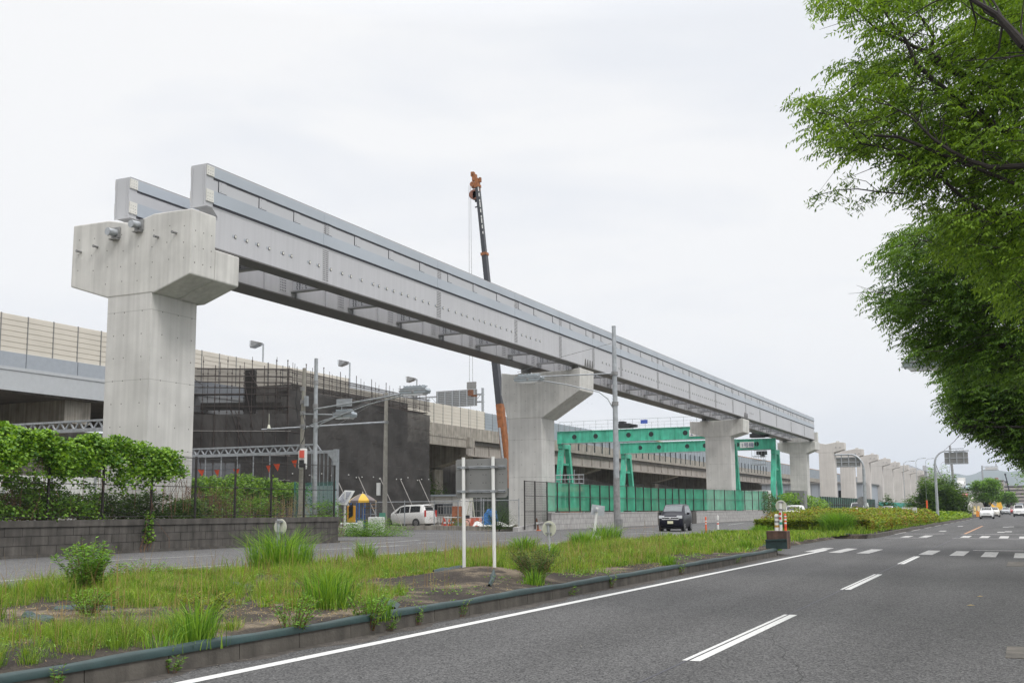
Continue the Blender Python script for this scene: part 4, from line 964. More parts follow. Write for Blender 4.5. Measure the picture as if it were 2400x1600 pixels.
for i in range(nu+1):
    y = 65.9+67.6*i/nu; 
    for j in range(7):
        z = 1.40+(1.93+.008*max(0, y-90))*j/6-.03*abs(math.sin(y*1.57))*(j == 6); V.append((-28.76+.03*math.sin(y*2.1+j)+.02*math.sin(j*2+y*5), y, z))
b.add(V, [(i*7+j, (i+1)*7+j, (i+1)*7+j+1, i*7+j+1) for i in range(nu) for j in range(6)]); b.build('green_netting', M['net_green'], gf, smooth=True)
b = MB(); y = 62.3
while y < 66: b.box(-28.69, -28.685, y, y+.006, .5, 3.3); y += .06
z = .6
while z < 3.3: b.box(-28.70, -28.69, 62.3, 65.9, z, z+.008); z += .15
b.build('wire_mesh', M['fence_dark'], gf)
for o_ in list(COL.objects):        # the netting and its walls stand just clear of the pier faces
    if (o_.name.startswith('retaining_wall') and o_.location.x < -27.5) or o_.name.startswith('netted_fence'): o_.location.x += .25
# second, farther fence beyond the climbing plants
ff = empty('corrugated_fence', (-28.7, 200, 1.3), 'dark green ribbed fence beyond the climbing plants, behind the hedge', 'fence')
b = MB(); b.box(-28.74, -28.70, 172, 238, 1.0, 3.4, 0)
b.build('panel', mat('fence_dark_green', (.04, .10, .075), .8, var=.4, scale=.5), ff)
y = 172.0
while y < 238:
    b = MB(); b.box(-28.72, -28.6, y, y+.12, .9, 3.42); b.build('rib', M['fence_dark'], ff); y += 2.2
b = MB(); b.box(-28.7, -28.62, 172, 238, 2.15, 2.25); b.build('rail', M['fence_dark'], ff)
b = MB(); b.box(-28.3, -28.2, 242, 330, .2, 2.9); 
for i in range(40): b.box(-28.2, -28.12, 243+2.2*i, 243.3+2.2*i, .2, 2.9)
mbuild(b, 'turquoise_fence', mat('turquoise_panel', (.05, .33, .27), .6, var=.15), 'distant turquoise panel fence at the foot of the bare piers', 'fence')
# chain-link fence round the site entrance
cf = empty('chain_link_fence', (-37, 66, GL), 'low chain-link fence with thin galvanised posts in front of the white van', 'fence')
CP = [(-52.5, 62.5), (-44.5, 66.6), (-37.5, 66.9), (-32.5, 64.6), (-28.9, 62.4)]
def along(P, step):
    out = []; 
    for (a, c) in zip(P[:-1], P[1:]):
        L_ = math.dist(a, c); n = max(1, int(L_/step))
        for i in range(n): t = i/n; out.append((a[0]+(c[0]-a[0])*t, a[1]+(c[1]-a[1])*t))
    return out+[P[-1]]
for (x, y) in along(CP, 2.2): b = MB(); b.tube((x, y, GL), (x, y, 2.9 if 0 else 2.25), .035, 8); b.build('post', M['galv'], cf)
for a, c in zip(CP[:-1], CP[1:]): b = MB(); b.tube((*a, 2.15), (*c, 2.15), .024, 6); b.build('rail', M['galv'], cf)
b = MB()
for a, c in zip(CP[:-1], CP[1:]):
    L_ = math.dist(a, c); n = int(L_/.11); d_ = ((c[0]-a[0])/L_, (c[1]-a[1])/L_)
    for i in range(-17, n):
        for sg in (0, 1):
            u0, u1 = i*.11, i*.11+1.8
            z0, z1 = (.35, 2.12) if sg == 0 else (2.12, .35)
            if u0 < 0: z0 += (z1-z0)*(-u0)/1.8; u0 = 0
            if u1 > L_: z1 = z0+(z1-z0)*(L_-u0)/(u1-u0); u1 = L_
            if u1 <= u0: continue
            p, q = Vector((a[0]+d_[0]*u0, a[1]+d_[1]*u0, z0)), Vector((a[0]+d_[0]*u1, a[1]+d_[1]*u1, z1)); w = Vector((0, 0, .007))
            b.add([p, q, q+w, p+w], [(0, 1, 2, 3)])
b.build('link_mesh', M['galv_dark'], cf)
b = MB()
for a, c in zip(CP[:-1], CP[1:]): b.bar((*a, .33), (*c, .33), .25, .3)
mbuild(b, 'low_kerb_wall', M['old_concrete'], 'low stained concrete kerb under the chain-link fence', 'kerb')
# turquoise mesh fence on the left plot
tf = empty('turquoise_net_fence', (-29.5, 41, GL), 'small turquoise net fence at the right end of the left plot', 'fence')
ta, tb_ = (float(onY(690, 1200, 41.0)[0]), 41.0), (float(onY(784, 1200, 40.6)[0]), 40.6)
for t in (0, .5, 1): b = MB(); x = ta[0]+(tb_[0]-ta[0])*t; y = ta[1]+(tb_[1]-ta[1])*t; b.tube((x, y, GL), (x, y, 2.85), .035, 8); b.build('post', mat('turquoise_post', (.03, .20, .18), .5), tf)
b = MB(); b.quad((*ta, .3), (*tb_, .3), (*tb_, 2.8), (*ta, 2.8)); b.build('net', mat('turquoise_net', (.04, .26, .23), .7, alpha=.45), tf)

# ================================================================== POLES, LAMPS, SIGNALS
def lamp_head(r, c, ang, L_=1.75, name='lamp_head'):
    """a long grey street lantern: two stacked trays with ribs; c = centre, ang = heading of its long axis"""
    h = MB(); co, si = math.cos(ang), math.sin(ang)
    def tr(pts): return [(c[0]+x*co-y*si, c[1]+x*si+y*co, c[2]+z) for x, y, z in pts]
    n0 = len(h.v)
    h.prism([(-L_*.44, -.12), (L_*.40, -.12), (L_*.44, .0), (L_*.40, .10), (-L_*.40, .10), (-L_*.46, .0)], 'y', -.24, .24, 0)
    h.prism([(-L_*.36, .10), (L_*.34, .10), (L_*.28, .20), (-L_*.30, .20)], 'y', -.20, .20, 0)
    for i in range(7): x = -L_*.33+i*L_*.105; h.box(x, x+.05, -.21, .21, .19, .225, 0)
    h.box(-L_*.47, L_*.45, -.255, -.235, -.02, .02, 1); h.box(-L_*.47, L_*.45, -.255, -.235, .08, .105, 1); h.box(-L_*.3, -L_*.1, -.18, .18, -.17, -.12, 1); h.box(L_*.1, L_*.32, -.18, .18, -.16, -.12, 1)
    h.tube((0, -.27, -.06), (0, -.22, -.06), .06, 10, mi=1)
    h.v = tr(h.v)
    o = h.build(name, [mat('lantern_grey', (.34, .38, .41), .4, .3, var=.12), M['galv_dark']], r, bevel=.015)
    g = MB(); g.prism([(-L_*.40, -.12), (L_*.36, -.12), (L_*.28, -.20), (-L_*.32, -.20)], 'y', -.20, .20); g.v = tr(g.v); g.build('lamp_glass', M['lamp_glass'], o)
    return o
def clamp(r, x, y, z, R): b = MB(); b.tube((x, y, z-.09), (x, y, z+.09), R, 14); b.build('clamp', M['galv_dark'], r)
# near lamp post on the median
r = empty('street_lamp', (-17.5, 48.8, .2), 'tall grey lamp post standing in the median grass, its lantern reaching left over the road', 'street lamp')
b = MB(); b.tube((-17.5, 48.8, .15), (-17.5, 48.8, 2.8), .165, 18, .155, mi=1); b.tube((-17.5, 48.8, 2.8), (-17.5, 48.8, 10.2), .142, 18, .095, mi=0); b.tube((-17.5, 48.8, 10.2), (-17.5, 48.8, 10.25), .10, 18, mi=0); b.box(-17.42, -17.22, 48.6, 48.8, .35, 1.05, 1); b.build('pole', [M['galv'], M['galv_dark']], r)
for z in (7.95, 6.5, 2.9): clamp(r, -17.5, 48.8, z, .16)
b = MB(); b.tube((-17.5, 48.75, 7.95), (-21.3, 48.75, 8.02), .034, 8); b.path([(-17.6, 48.75, 6.3), (-17.85, 48.75, 6.75), (-18.3, 48.75, 7.1), (-20.0, 48.75, 7.55), (-21.3, 48.75, 7.82)], .03, 8); b.build('bracket_arm', M['galv'], r)
lamp_head(r, (-21.95, 48.75, 7.95), 0, 1.65)
b = MB(); b.path([(-17.6, 48.7, 9.4), (-20, 48.7, 8.95), (-22.6, 48.7, 8.3)], .012, 4); b.build('stay_cable', M['galv_dark'], r)
# left steel pole with a lantern reaching right
r = empty('street_lamp', (-28.5, 40, GL), 'grey steel lamp post left of the junction with a long arm to the right', 'street lamp')
b = MB(); b.tube((-28.45, 40, GL), (-28.5, 40, 8.3), .115, 16, .08); b.build('pole', M['galv'], r)
for z in (6.15, 5.5, 7.2): clamp(r, -28.5, 40, z, .115)
b = MB(); b.tube((-28.5, 39.9, 6.0), (-24.0, 39.9, 6.45), .036, 8); b.path([(-28.4, 39.9, 5.05), (-28.1, 39.9, 5.35), (-27.2, 39.9, 5.65), (-25.6, 39.9, 6.1), (-23.9, 39.9, 6.38)], .026, 8); b.build('bracket_arm', M['galv'], r)
lamp_head(r, (-23.3, 39.9, 6.55), .02, 1.45)
# concrete pole with signal and small lantern
r = empty('concrete_pole', (-29.35, 40.3, GL), 'weathered concrete pole carrying a red pedestrian signal and a small lantern', 'utility pole')
b = MB(); b.tube((-29.45, 40.3, GL), (-29.35, 40.3, 7.95), .125, 14, .085); b.build('pole', M['pole_conc'], r)
for z in (7.0, 6.4, 5.9, 5.3, 4.4, 3.6): clamp(r, -29.4, 40.3, z, .125)
b = MB(); b.box(-29.2, -29.05, 40.1, 40.25, 6.2, 6.65); b.build('control_box', M['galv'], r)
b = MB(); b.tube((-29.3, 40.2, 5.85), (-27.7, 40.2, 5.75), .035, 8); b.path([(-29.3, 40.2, 5.15), (-28.8, 40.2, 5.35), (-27.6, 40.2, 5.65)], .03, 8); b.build('bracket_arm', M['galv'], r)
lamp_head(r, (-27.05, 40.2, 5.72), .02, 1.1)
b = MB(); b.box(-27.45, -26.65, 40.1, 40.13, 6.08, 6.42); b.tube((-27.2, 40.15, 5.85), (-27.2, 40.15, 6.1), .02, 5); b.build('back_plate', M['galv'], r)
sg_ = MB(); sg_.box(-29.15, -28.83, 39.75, 39.93, 3.35, 4.27); sg_.box(-29.25, -29.15, 39.8, 39.9, 3.4, 4.2)
so_ = sg_.build('signal_head', M['white'], r, bevel=.04)
b = MB(); b.box(-29.10, -28.88, 39.68, 39.76, 3.86, 4.18, 0); b.build('red_lens', mat('red_lens', (.25, .04, .03), .4, emit=(.9, .15, .1, .35)), so_)
b = MB(); b.box(-29.10, -28.88, 39.68, 39.76, 3.44, 3.76, 0); b.build('green_lens', M['black'], so_)
b = MB(); b.path([(-29.25, 40.1, 5.9), (-29.0, 40.0, 5.3), (-29.1, 40.0, 4.7), (-29.25, 40.0, 4.5)], .02, 5); b.path([(-29.6, 40.15, 7.3), (-29.65, 40.1, 6.4), (-29.5, 40.1, 5.6)], .018, 5); b.build('cable', M['black'], r)
# concrete pole at the junction with a horizontal arm
r = empty('concrete_pole', (-36.9, 59.5, GL), 'slim concrete pole at the site entrance with a long arm reaching left', 'utility pole')
b = MB(); b.tube((-36.95, 59.5, GL-.1), (-36.9, 59.5, 9.05), .165, 14, .11); b.build('pole', M['pole_conc'], r)
clamp(r, -36.9, 59.5, 7.15, .15); clamp(r, -36.9, 59.5, 8.85, .14)
b = MB(); b.tube((-36.9, 59.4, 7.15), (-46.7, 59.4, 7.05), .065, 8, .045); b.build('arm', M['galv'], r)
b = MB(); b.tube((-37.0, 59.4, 8.9), (-42.5, 59.4, 7.15), .012, 4); b.tube((-37.0, 59.4, 8.8), (-40.5, 59.4, 7.15), .012, 4); b.build('guy_wire', M['galv_dark'], r)
b = MB(); b.tube((-46.1, 59.4, 7.1), (-46.1, 59.4, 7.35), .12, 10, .06); b.tube((-46.1, 59.4, 7.35), (-46.1, 59.4, 8.1), .015, 5); b.build('insulator', M['discback'], r)
b = MB(); b.box(-37.45, -37.2, 59.3, 59.4, 2.5, 3.3); b.build('meter_box', M['white'], r)
b = MB(); b.box(-37.2, -36.75, 59.25, 59.28, 1.0, 1.4); b.build('band', mat('faded_green_band', (.10, .30, .22), .7), r)
# height-limit frames: a grey lattice beam each
def frame(name, y, xa, xb, z, label, post_x, n, hook=False):
    r = empty(name, ((xa+xb)/2, y, GL), label, 'barrier frame', 'lattice height limit frames')
    b = MB()
    for dz in (-.42, 0):
        b.bar((xa, y, z+dz), (xb-(1.3 if dz == 0 else 0), y, z+dz), .14, .09 if dz == 0 else .16)
    for i in range(n):
        x0, x1 = xa+(xb-1.3-xa)*i/n, xa+(xb-1.3-xa)*(i+1)/n; b.bar((x0, y, z-.40 if i % 2 else z), (x1, y, z if i % 2 else z-.40), .06, .06)
    b.bar((xb-1.3, y, z), (xb-.95, y, z-.42), .08, .07)
    b.build('lattice_beam', M['galv'], r)
    if post_x is not None:
        b = MB(); b.bar((post_x, y, z-.3), (post_x, y, GL), .2, .28); b.prism([(post_x-.55, z-.5), (post_x-.1, z-1.0), (post_x-.1, z-.4), (post_x-.55, z-.4)], 'y', y-.08, y+.08); b.build('post', M['galv'], r)
    return r
fb = frame('height_frame', 49.5, -48.5, -33.85, 5.15, 'lattice height frame with hanging bars right of the nearest pier', -33.85, 46)
for i in range(7):
    x = -45.2+1.15*i; b = MB(); b.tube((x, 49.5, 4.65), (x, 49.5, 2.5), .035, 6); b.build('hanging_bar', M['galv'], fb)
for i in range(6):
    x = -35.6+.27*i; b = MB(); b.tube((x, 49.7, 4.65), (x, 49.7, 1.0), .03, 6); b.build('hanging_bar', M['galv'], fb)
b = MB(); b.box(-36.2, -34.4, 49.9, 50.4, GL, 2.9); b.build('cabinet', M['pale_wall'], fb)
frame('height_frame', 36.5, float(onY(15, 990, 36.5)[0]), float(onY(300, 990, 36.5)[0])+1.3, float(onY(200, 986, 36.5)[2]), 'lattice height frame left of the nearest pier, above the vines', None, 26)
# bunting of small red flags
def cat_pts(a, c, sag, n): return [Vector(a)+(Vector(c)-Vector(a))*t-Vector((0, 0, sag*4*t*(1-t))) for t in [i/n for i in range(n+1)]]
r = empty('flag_bunting', (-36, 46, 3.5), 'line of small red pennants strung in front of the dark scaffold', 'bunting')
A_, B_ = (-41.9, 45.5, 3.95), (-32.2, 44.4, 4.15)
pts = cat_pts(A_, B_, .35, 24); b = MB(); b.path(pts, .012, 4); b.build('string', M['black'], r)
for t in (.02, .155, .25, .37, .515, .745, .805, .925, .985):
    q = Vector(A_)+(Vector(B_)-Vector(A_))*t-Vector((0, 0, .35*4*t*(1-t))); w = .20+.02*math.sin(t*40)
    b = MB(); tw = .05*math.sin(t*31); b.add([q+Vector((-w, -tw, 0)), q+Vector((w, tw, 0)), q+Vector((.03, .06, -.38)), q+Vector((-w, -tw+.008, 0)), q+Vector((w, tw+.008, 0)), q+Vector((.03, .07, -.38))], [(0, 1, 2), (5, 4, 3), (0, 3, 4, 1), (1, 4, 5, 2), (2, 5, 3, 0)]); b.build('flag', M['red_flag'], r)

# ================================================================== SIGNS
r = empty('road_sign', (-9.25, 18.15, .25), 'grey back of a rectangular sign on two white posts in the median', 'road sign')
zb = .3
for x, tx in ((-9.56, -9.575), (-8.93, -8.955)):
    b = MB(); b.tube((x, 18.2, zb), (tx, 18.2, 2.45), .032, 16); b.tube((tx, 18.2, 2.45), (tx, 18.2, 2.46), .034, 16); b.build('post', M['white'], r, smooth=False)
b = MB(); b.prism([(-9.77, 1.74), (-9.74, 1.70), (-8.72, 1.70), (-8.69, 1.74), (-8.69, 2.40), (-8.72, 2.43), (-9.74, 2.43), (-9.77, 2.40)], 'y', 18.26, 18.275, 0)
for (px, pz) in ((-9.45, 2.13), (-9.19, 2.13), (-9.13, 2.13), (-8.84, 2.13), (-8.78, 2.13), (-9.45, 1.98), (-9.19, 1.98), (-9.13, 1.98), (-8.84, 1.98), (-8.78, 1.98), (-9.66, 1.79), (-9.3, 1.79), (-9.22, 1.79), (-9.3, 2.33), (-9.22, 2.33), (-9.66, 2.33)): b.tube((px, 18.257, pz), (px, 18.262, pz), .009, 6, mi=1)
b.build('panel', [M['signback'], M['black']], r)
for z in (2.27, 1.82):
    b = MB(); b.box(-9.73, -8.72, 18.235, 18.26, z-.022, z+.022, 0); b.box(-9.73, -8.72, 18.230, 18.236, z-.006, z+.004, 1)
    rl = b.build('stiffening_rail', [M['galv'], M['seam_shadow']], r)
    for x in (-9.573, -8.951):
        b = MB(); b.box(x-.04, x+.04, 18.16, 18.25, z-.022, z+.022, 0); b.box(x-.075, x-.04, 18.215, 18.24, z-.016, z+.016, 1); b.box(x+.04, x+.085, 18.215, 18.24, z-.022, z+.022, 1); b.build('clamp', [M['galv'], M['galv_dark']], rl)
def disc_sign(name, base, top, dc, R, label, tilt=0.0, white=False):
    r = empty(name, base, label, 'road sign', 'round sign backs along the median'); bx, by, bz = base
    b = MB(); b.tube((bx, by, bz), (bx+tilt, by, top), .038 if not white else .045, 14); b.build('post', M['white'] if white else M['galv'], r)
    n_ = Vector((0.08, 1, 0.02)).normalized(); c = Vector((bx+tilt*.9, by+.075, dc))
    b = MB(); b.disc(c, n_, R, .008, 28); b.tube(c-n_*.006, c+n_*.006, R+.008, 28); b.build('disc', M['discback'], r)
    for dz in (-.12, .12):
        b = MB(); b.box(bx+tilt-.085, bx+tilt+.085, by+.035, by+.07, dc+dz-.018, dc+dz+.018, 0); b.box(bx+tilt-.05, bx+tilt+.05, by-.055, by+.05, dc+dz-.022, dc+dz+.022, 1); b.build('bracket', [M['galv'], M['galv_dark']], r)
    return r
disc_sign('round_sign', (-15.35, 20.2, .2), 1.31, 1.13, .172, 'pale disc back on a grey post above the tall grass clump at left')
disc_sign('round_sign', (-11.55, 26.9, .25), 1.14, .98, .20, 'pale disc back on a tilted grey post right of the rectangular sign', tilt=-.06)
# square plate on a leaning white post
r = empty('square_sign', (-15.33, 40.0, .2), 'small square grey plate on a leaning white post beside the lamp post', 'road sign')
b = MB(); b.tube((-15.36, 40, .2), (-15.16, 40, 1.58), .05, 12); b.build('post', M['white'], r)
b = MB(); b.add([(-15.40, 39.9, 1.30), (-14.93, 40.1, 1.24), (-14.90, 40.15, 1.62), (-15.36, 39.95, 1.70), (-15.40, 39.92, 1.30), (-14.93, 40.12, 1.24), (-14.90, 40.17, 1.62), (-15.36, 39.97, 1.70)], [(3, 2, 1, 0), (4, 5, 6, 7), (0, 1, 5, 4), (1, 2, 6, 5), (2, 3, 7, 6), (3, 0, 4, 7)]); b.cbox((-15.2, 39.95, 1.45), .14, .06, .12); b.build('plate', M['galv'], r)
b = MB(); b.box(-15.6, -15.0, 39.8, 40.2, .15, .48); b.build('footing', M['concrete_cap'], r)
# concrete block at the nose with three markers
b = MB(); b.box(-7.66, -7.02, 35.5, 36.1, .2, .77); b.box(-7.68, -7.66, 35.6, 36, .3, .6)
o = mbuild(b, 'concrete_block', mat('rusty_block', (.115, .065, .045), .85, var=.45, scale=4, streak=.5), 'stained dark concrete block at the tip of the near median', 'block', bevel=.02)
b = MB(); b.box(-7.69, -7.01, 35.485, 35.5, .2, .47); b.bar((-7.69, 35.48, .47), (-7.01, 35.47, .50), .05, .05); b.build('sheet_wrap', M['sheet'], None); w_ = COL.objects[-1] if False else bpy.data.objects['sheet_wrap']; w_.parent = o; w_.location = -Vector(o.location)
def bollard(name, x, y, z0, h, r_, bands, base_m, label, grp, cat_='bollard'):
    r = empty(name, (x, y, z0), label, cat_, grp)
    b = MB(); b.tube((x, y, z0), (x, y, z0+h), r_, 16, r_*.93, mi=0); b.tube((x, y, z0+h), (x, y, z0+h+.03), r_*.93, 16, r_*.6, mi=0); b.build('body', base_m, r)
    for (a, c, m_) in bands: b = MB(); b.tube((x, y, z0+h*a), (x, y, z0+h*c), r_*1.04, 16); b.build('reflective_band', m_, r)
    return r
grp = 'markers on the block at the median tip'
bollard('marker_post', -7.37, 35.8, .77, .50, .075, [(.22, .36, M['rust'] if 0 else mat('ochre_band', (.42, .24, .04), .5)), (.52, .64, M['galv_dark']), (.80, .88, M['galv_dark'])], M['white'], 'stout white marker post with grey and ochre bands on the dark block', grp)
bollard('marker_post', -7.12, 35.9, .77, .52, .042, [(.2, .3, M['red_white']), (.42, .52, M['white']), (.64, .74, M['white']), (.84, .92, M['white'])], M['orange'], 'thin orange marker post with white bands on the dark block', grp)
r = disc_sign('round_sign', (-7.235, 35.75, .77), 1.72, 1.57, .17, 'pale disc back on a white banded post on the dark concrete block', white=True, tilt=.01)
for z, m_ in ((1.18, M['red_white']), (1.02, mat('green_band', (.04, .30, .22), .5)), (1.32, M['red_white'])): b = MB(); b.tube((-7.235, 35.75, z-.05), (-7.235, 35.75, z+.03), .048, 14); b.build('reflective_band', m_, r)
grp = 'lane divider posts near the dark minivan'
bollard('lane_divider', -16.1, 59.3, GL, .85, .045, [(.55, .62, M['white']), (.72, .8, M['white'])], M['orange'], 'slim orange lane divider post right of the dark minivan', grp, 'lane divider')
bollard('lane_divider', -15.45, 59.4, GL, .92, .055, [(.14, .2, M['rust']), (.5, .58, M['red_white']), (.68, .74, M['galv_dark'])], M['white'], 'white lane divider post with a red band, right of the orange one', grp, 'lane divider')
# overhead road signs seen from behind
def over_sign(X, Y, zt_, xa, xb, zs0, zs1, dirn, label, disc=False):
    r = empty('overhead_sign', (X, Y, .2), label, 'road sign', 'overhead sign boards seen from behind')
    xe = xa if dirn < 0 else xb; R = 1.0
    pts = [(X, Y, .2), (X, Y, zt_-R*1.2)]
    for i in range(1, 9): a = PI/2*i/8; pts.append((X+dirn*R*1.1*(1-math.cos(a)), Y, zt_-R*1.2+R*1.2*math.sin(a)))
    pts.append((xe+dirn*.1, Y, zt_))
    b = MB(); b.path(pts[:2], .15, 12, .12); b.path(pts[1:], .10, 10, .06); b.build('pole', M['galv'], r)
    b = MB(); b.box(xa, xb, Y+.1, Y+.13, zs0, zs1); p = b.build('board', M['signback'], r)
    for k in range(3): x = xa+(xb-xa)*(.2+.3*k); b = MB(); b.box(x, x+.08, Y, Y+.1, zs0, zt_+.1); b.build('hanger', M['galv'], r)
    for k in range(3): z = zs0+(zs1-zs0)*(.03+.46*k); b = MB(); b.box(xa, xb, Y+.04, Y+.1, z, z+.07); b.build('stiffener', M['galv'], r)
    if disc:
        b = MB(); b.disc((X-.28, Y+.2, 2.1), (0, 1, 0), .38, .02, 24); b.build('disc', M['galv_dark'], r)
    return r
over_sign(-12.2, 95, 6.0, -14.4, -12.45, 3.95+1.0, 5.75, -1, 'left overhead sign board seen from behind, over the hedge', True)
over_sign(-8.0, 115, 7.05, -7.1, -4.95, 5.75, 6.9, 1, 'right overhead sign board seen from behind, near the round bush tree')
r = None
# slim orange marker and its wire by the right sign
b = MB(); b.tube((-8.4, 108, 1.2), (-8.4, 108, 2.2), .07, 10, mi=0); b.tube((-8.4, 108, .2), (-8.4, 108, 1.2), .03, 8, mi=1); b.tube((-8.4, 108, 2.2), (-8.4, 108, 4.6), .012, 4, mi=1); mbuild(b, 'wire_guard', [M['orange'], M['galv']], 'orange sleeve on a stay wire left of the right overhead sign', 'wire guard')
# utility pole far right with cables
r = empty('utility_pole', (-14.3, 255, .2), 'leaning grey utility pole behind the right overhead sign board', 'utility pole')
b = MB(); b.tube((-13.9, 255, .2), (-14.5, 255, 15.0), .34, 10, .2); b.build('pole', M['galv_dark'], r)
b = MB(); b.cbox((-14.5, 255, 13.2), 1.6, .3, .3); b.cbox((-13.2, 255, 14.3), 3.0, .1, .1); b.cbox((-12.6, 255, 13.6), 2.4, .1, .1); b.build('crossarm', M['black'], r)
b = MB(); b.path(cat_pts((-14.4, 255, 12.6), (-8.0, 115, 6.0), 3.2, 16), .03, 5); b.build('cable', M['black'], r)
# ================================================================== VEHICLES
# local frame: front towards -Y, width along X, wheels on z = 0; the root carries position and heading
def loft_surface(st, key, s):
    for a, c in zip(st[:-1], st[1:]):
        if a[0] <= s <= c[0]:
            t = (s-a[0])/(c[0]-a[0]); return a[key]+(c[key]-a[key])*t
    return st[-1][key]
def vehicle(name, loc, rz, st, paint, label, cat='car', group=None, z0=.22, wheels=(.6, 2.9), R=.30, side_win=None, wind=None, rear_win=None, front=None, rear=None, hood_dark=False, tilt=0, wb=.0):
    """st rows: (s, zbelt, ztop, w, wtop); s from the front"""
    r = empty(name, (0, 0, 0), label, cat, group)
    L_ = st[-1][0]; off = L_/2
    ss = []; 
    for a, c in zip(st[:-1], st[1:]):
        n = max(1, int((c[0]-a[0])/.22)); ss += [a[0]+(c[0]-a[0])*i/n for i in range(n)]
    ss.append(L_); g = lambda k, s: loft_surface(st, k, s)
    b = MB(); V = []; rings = []
    for s in ss:
        zb, ztp, w, wt = g(1, s), g(2, s), g(3, s), g(4, s); cr = .035
        zz0 = z0+(.05 if s < .15 or s > L_-.12 else 0)
        half = [(w*.90, zz0), (w*.985, zz0+.10), (w, (zb+z0)*.55), (w*.985, zb-.03), (w*.965, zb), (wt, ztp-.02), (wt*.92, ztp+.012), (wt*.5, ztp+cr*.8), (0, ztp+cr)]
        ring = [(x, s-off, z) for x, z in half]+[(-x, s-off, z) for x, z in half[-2::-1]]
        V += ring; rings.append(len(ring))
    n = rings[0]; F = [(i*n+j, i*n+j+1, (i+1)*n+j+1, (i+1)*n+j) for i in range(len(ss)-1) for j in range(n-1)]
    F += [(i*n, (i+1)*n, (i+1)*n+n-1, i*n+n-1) for i in range(len(ss)-1)]
    F += [tuple(range(n))[::-1], tuple(range((len(ss)-1)*n, len(ss)*n))]
    b.add(V, F); body = b.build('body', paint, r, smooth=True)
    m_ = body.modifiers.new('edge', 'BEVEL'); m_.width = .02; m_.segments = 2; m_.limit_method = 'ANGLE'; m_.angle_limit = math.radians(40)
    def sidept(s, t, sg, o=.008):
        zb, ztp, w, wt = g(1, s), g(2, s), g(3, s), g(4, s)
        x = w*.965+(wt-w*.965)*t+o; z = zb+(ztp-.02-zb)*t; return (sg*x, s-off, z)
    def toppt(s, u, o=.010): ztp, wt = g(2, s), g(4, s); return (u*wt*.93, s-off, ztp+.012+.023*(1-abs(u))+o)
    def wire(name, mesh, m, par=r): return mesh.build(name, m, par)
    for sg in (1, -1):
        for (a, c, a2, c2) in (side_win or []):      # bottom from-to, top from-to
            w_ = MB(); nn = 6; P = []
            for j in range(4):
                t = .10+.78*j/3; lo, hi = a+(a2-a)*j/3, c+(c2-c)*j/3
                for i in range(nn+1): P.append(sidept(lo+(hi-lo)*i/nn, t, sg))
            w_.add(P, [(j*(nn+1)+i, j*(nn+1)+i+1, (j+1)*(nn+1)+i+1, (j+1)*(nn+1)+i) for j in range(3) for i in range(nn)]); w_.build('side_window', M['glass_light'] if paint is M['navy_car'] else M['glass'], r)
    if wind:
        w_ = MB(); a, c = wind; P = [toppt(a+(c-a)*j/5, u, .012) for j in range(6) for u in (-.96, -.6, -.2, .2, .6, .96)]
        w_.add(P, [(j*6+i, j*6+i+1, (j+1)*6+i+1, (j+1)*6+i) for j in range(5) for i in range(5)]); w_.build('windscreen', M['glass_light'] if paint is M['navy_car'] else M['glass'], r)
    if rear_win:
        w_ = MB(); a, c = rear_win; P = [toppt(a+(c-a)*j/5, u, .012) for j in range(6) for u in (-.92, -.6, -.2, .2, .6, .92)]
        w_.add(P, [(j*6+i, j*6+i+1, (j+1)*6+i+1, (j+1)*6+i) for j in range(5) for i in range(5)]); w_.build('rear_window', M['glass'], r)
    W_ = max(q[3] for q in st)
    for s in wheels:
        for sg in (1, -1):
            a_ = MB(); a_.tube((sg*(W_-.02), s-off, R+.01), (sg*(W_+.012), s-off, R+.01), R+.055, 24); a_.build('wheel_arch', M['black'], r)
            w_ = MB(); w_.tube((sg*(W_-.18), s-off, R), (sg*(W_+.02), s-off, R), R, 24); t_ = w_.build('wheel', M['tyre'], r, bevel=.015)
            w_ = MB(); w_.tube((sg*(W_+.015), s-off, R), (sg*(W_+.026), s-off, R), R*.66, 20, mi=0)
            for k in range(5): q = 2*PI*k/5; w_.cbox((sg*(W_+.03), s-off+math.cos(q+.63)*R*.38, R+math.sin(q+.63)*R*.38), .012, R*.16, R*.16, mi=1)
            w_.build('rim', [M['alloy'], M['black']], t_)
    def fr(nm, x0, x1, z0_, z1_, y, t, m, both=True, par=r):
        for sg in ((1, -1) if both else (1,)):
            q = MB(); xa, xb = (sg*x0, sg*x1); q.box(min(xa, xb), max(xa, xb), y-t, y+.04, z0_, z1_); q.build(nm, m, par, bevel=.01)
    for sp in (front or []): fr(sp[0], sp[1], sp[2], sp[3], sp[4], -off+sp[5], .03, sp[6], sp[1] > 0)
    for sp in (rear or []):
        for sg in ((1, -1) if sp[1] > 0 else (1,)):
            q = MB(); xa, xb = sg*sp[1], sg*sp[2]; q.box(min(xa, xb), max(xa, xb), L_-off-sp[5]-.04, L_-off-sp[5]+.03, sp[3], sp[4]); q.build(sp[0], sp[6], r, bevel=.01)
    # mirrors
    if side_win:
        s = side_win[0][0]+.12
        for sg in (1, -1): q = MB(); q.cbox((sg*(g(3, s)+.11), s-off, g(1, s)+.06), .17, .1, .13); q.build('mirror', paint, r, bevel=.03)
    q = MB(); q.box(-W_*.86, W_*.86, -off+.25, L_-off-.25, z0-.08, z0+.06); q.build('underbody', M['black'], r)
    r.location = Vector([float(v) for v in loc]); r.rotation_euler = (tilt, 0, rz)
    return r
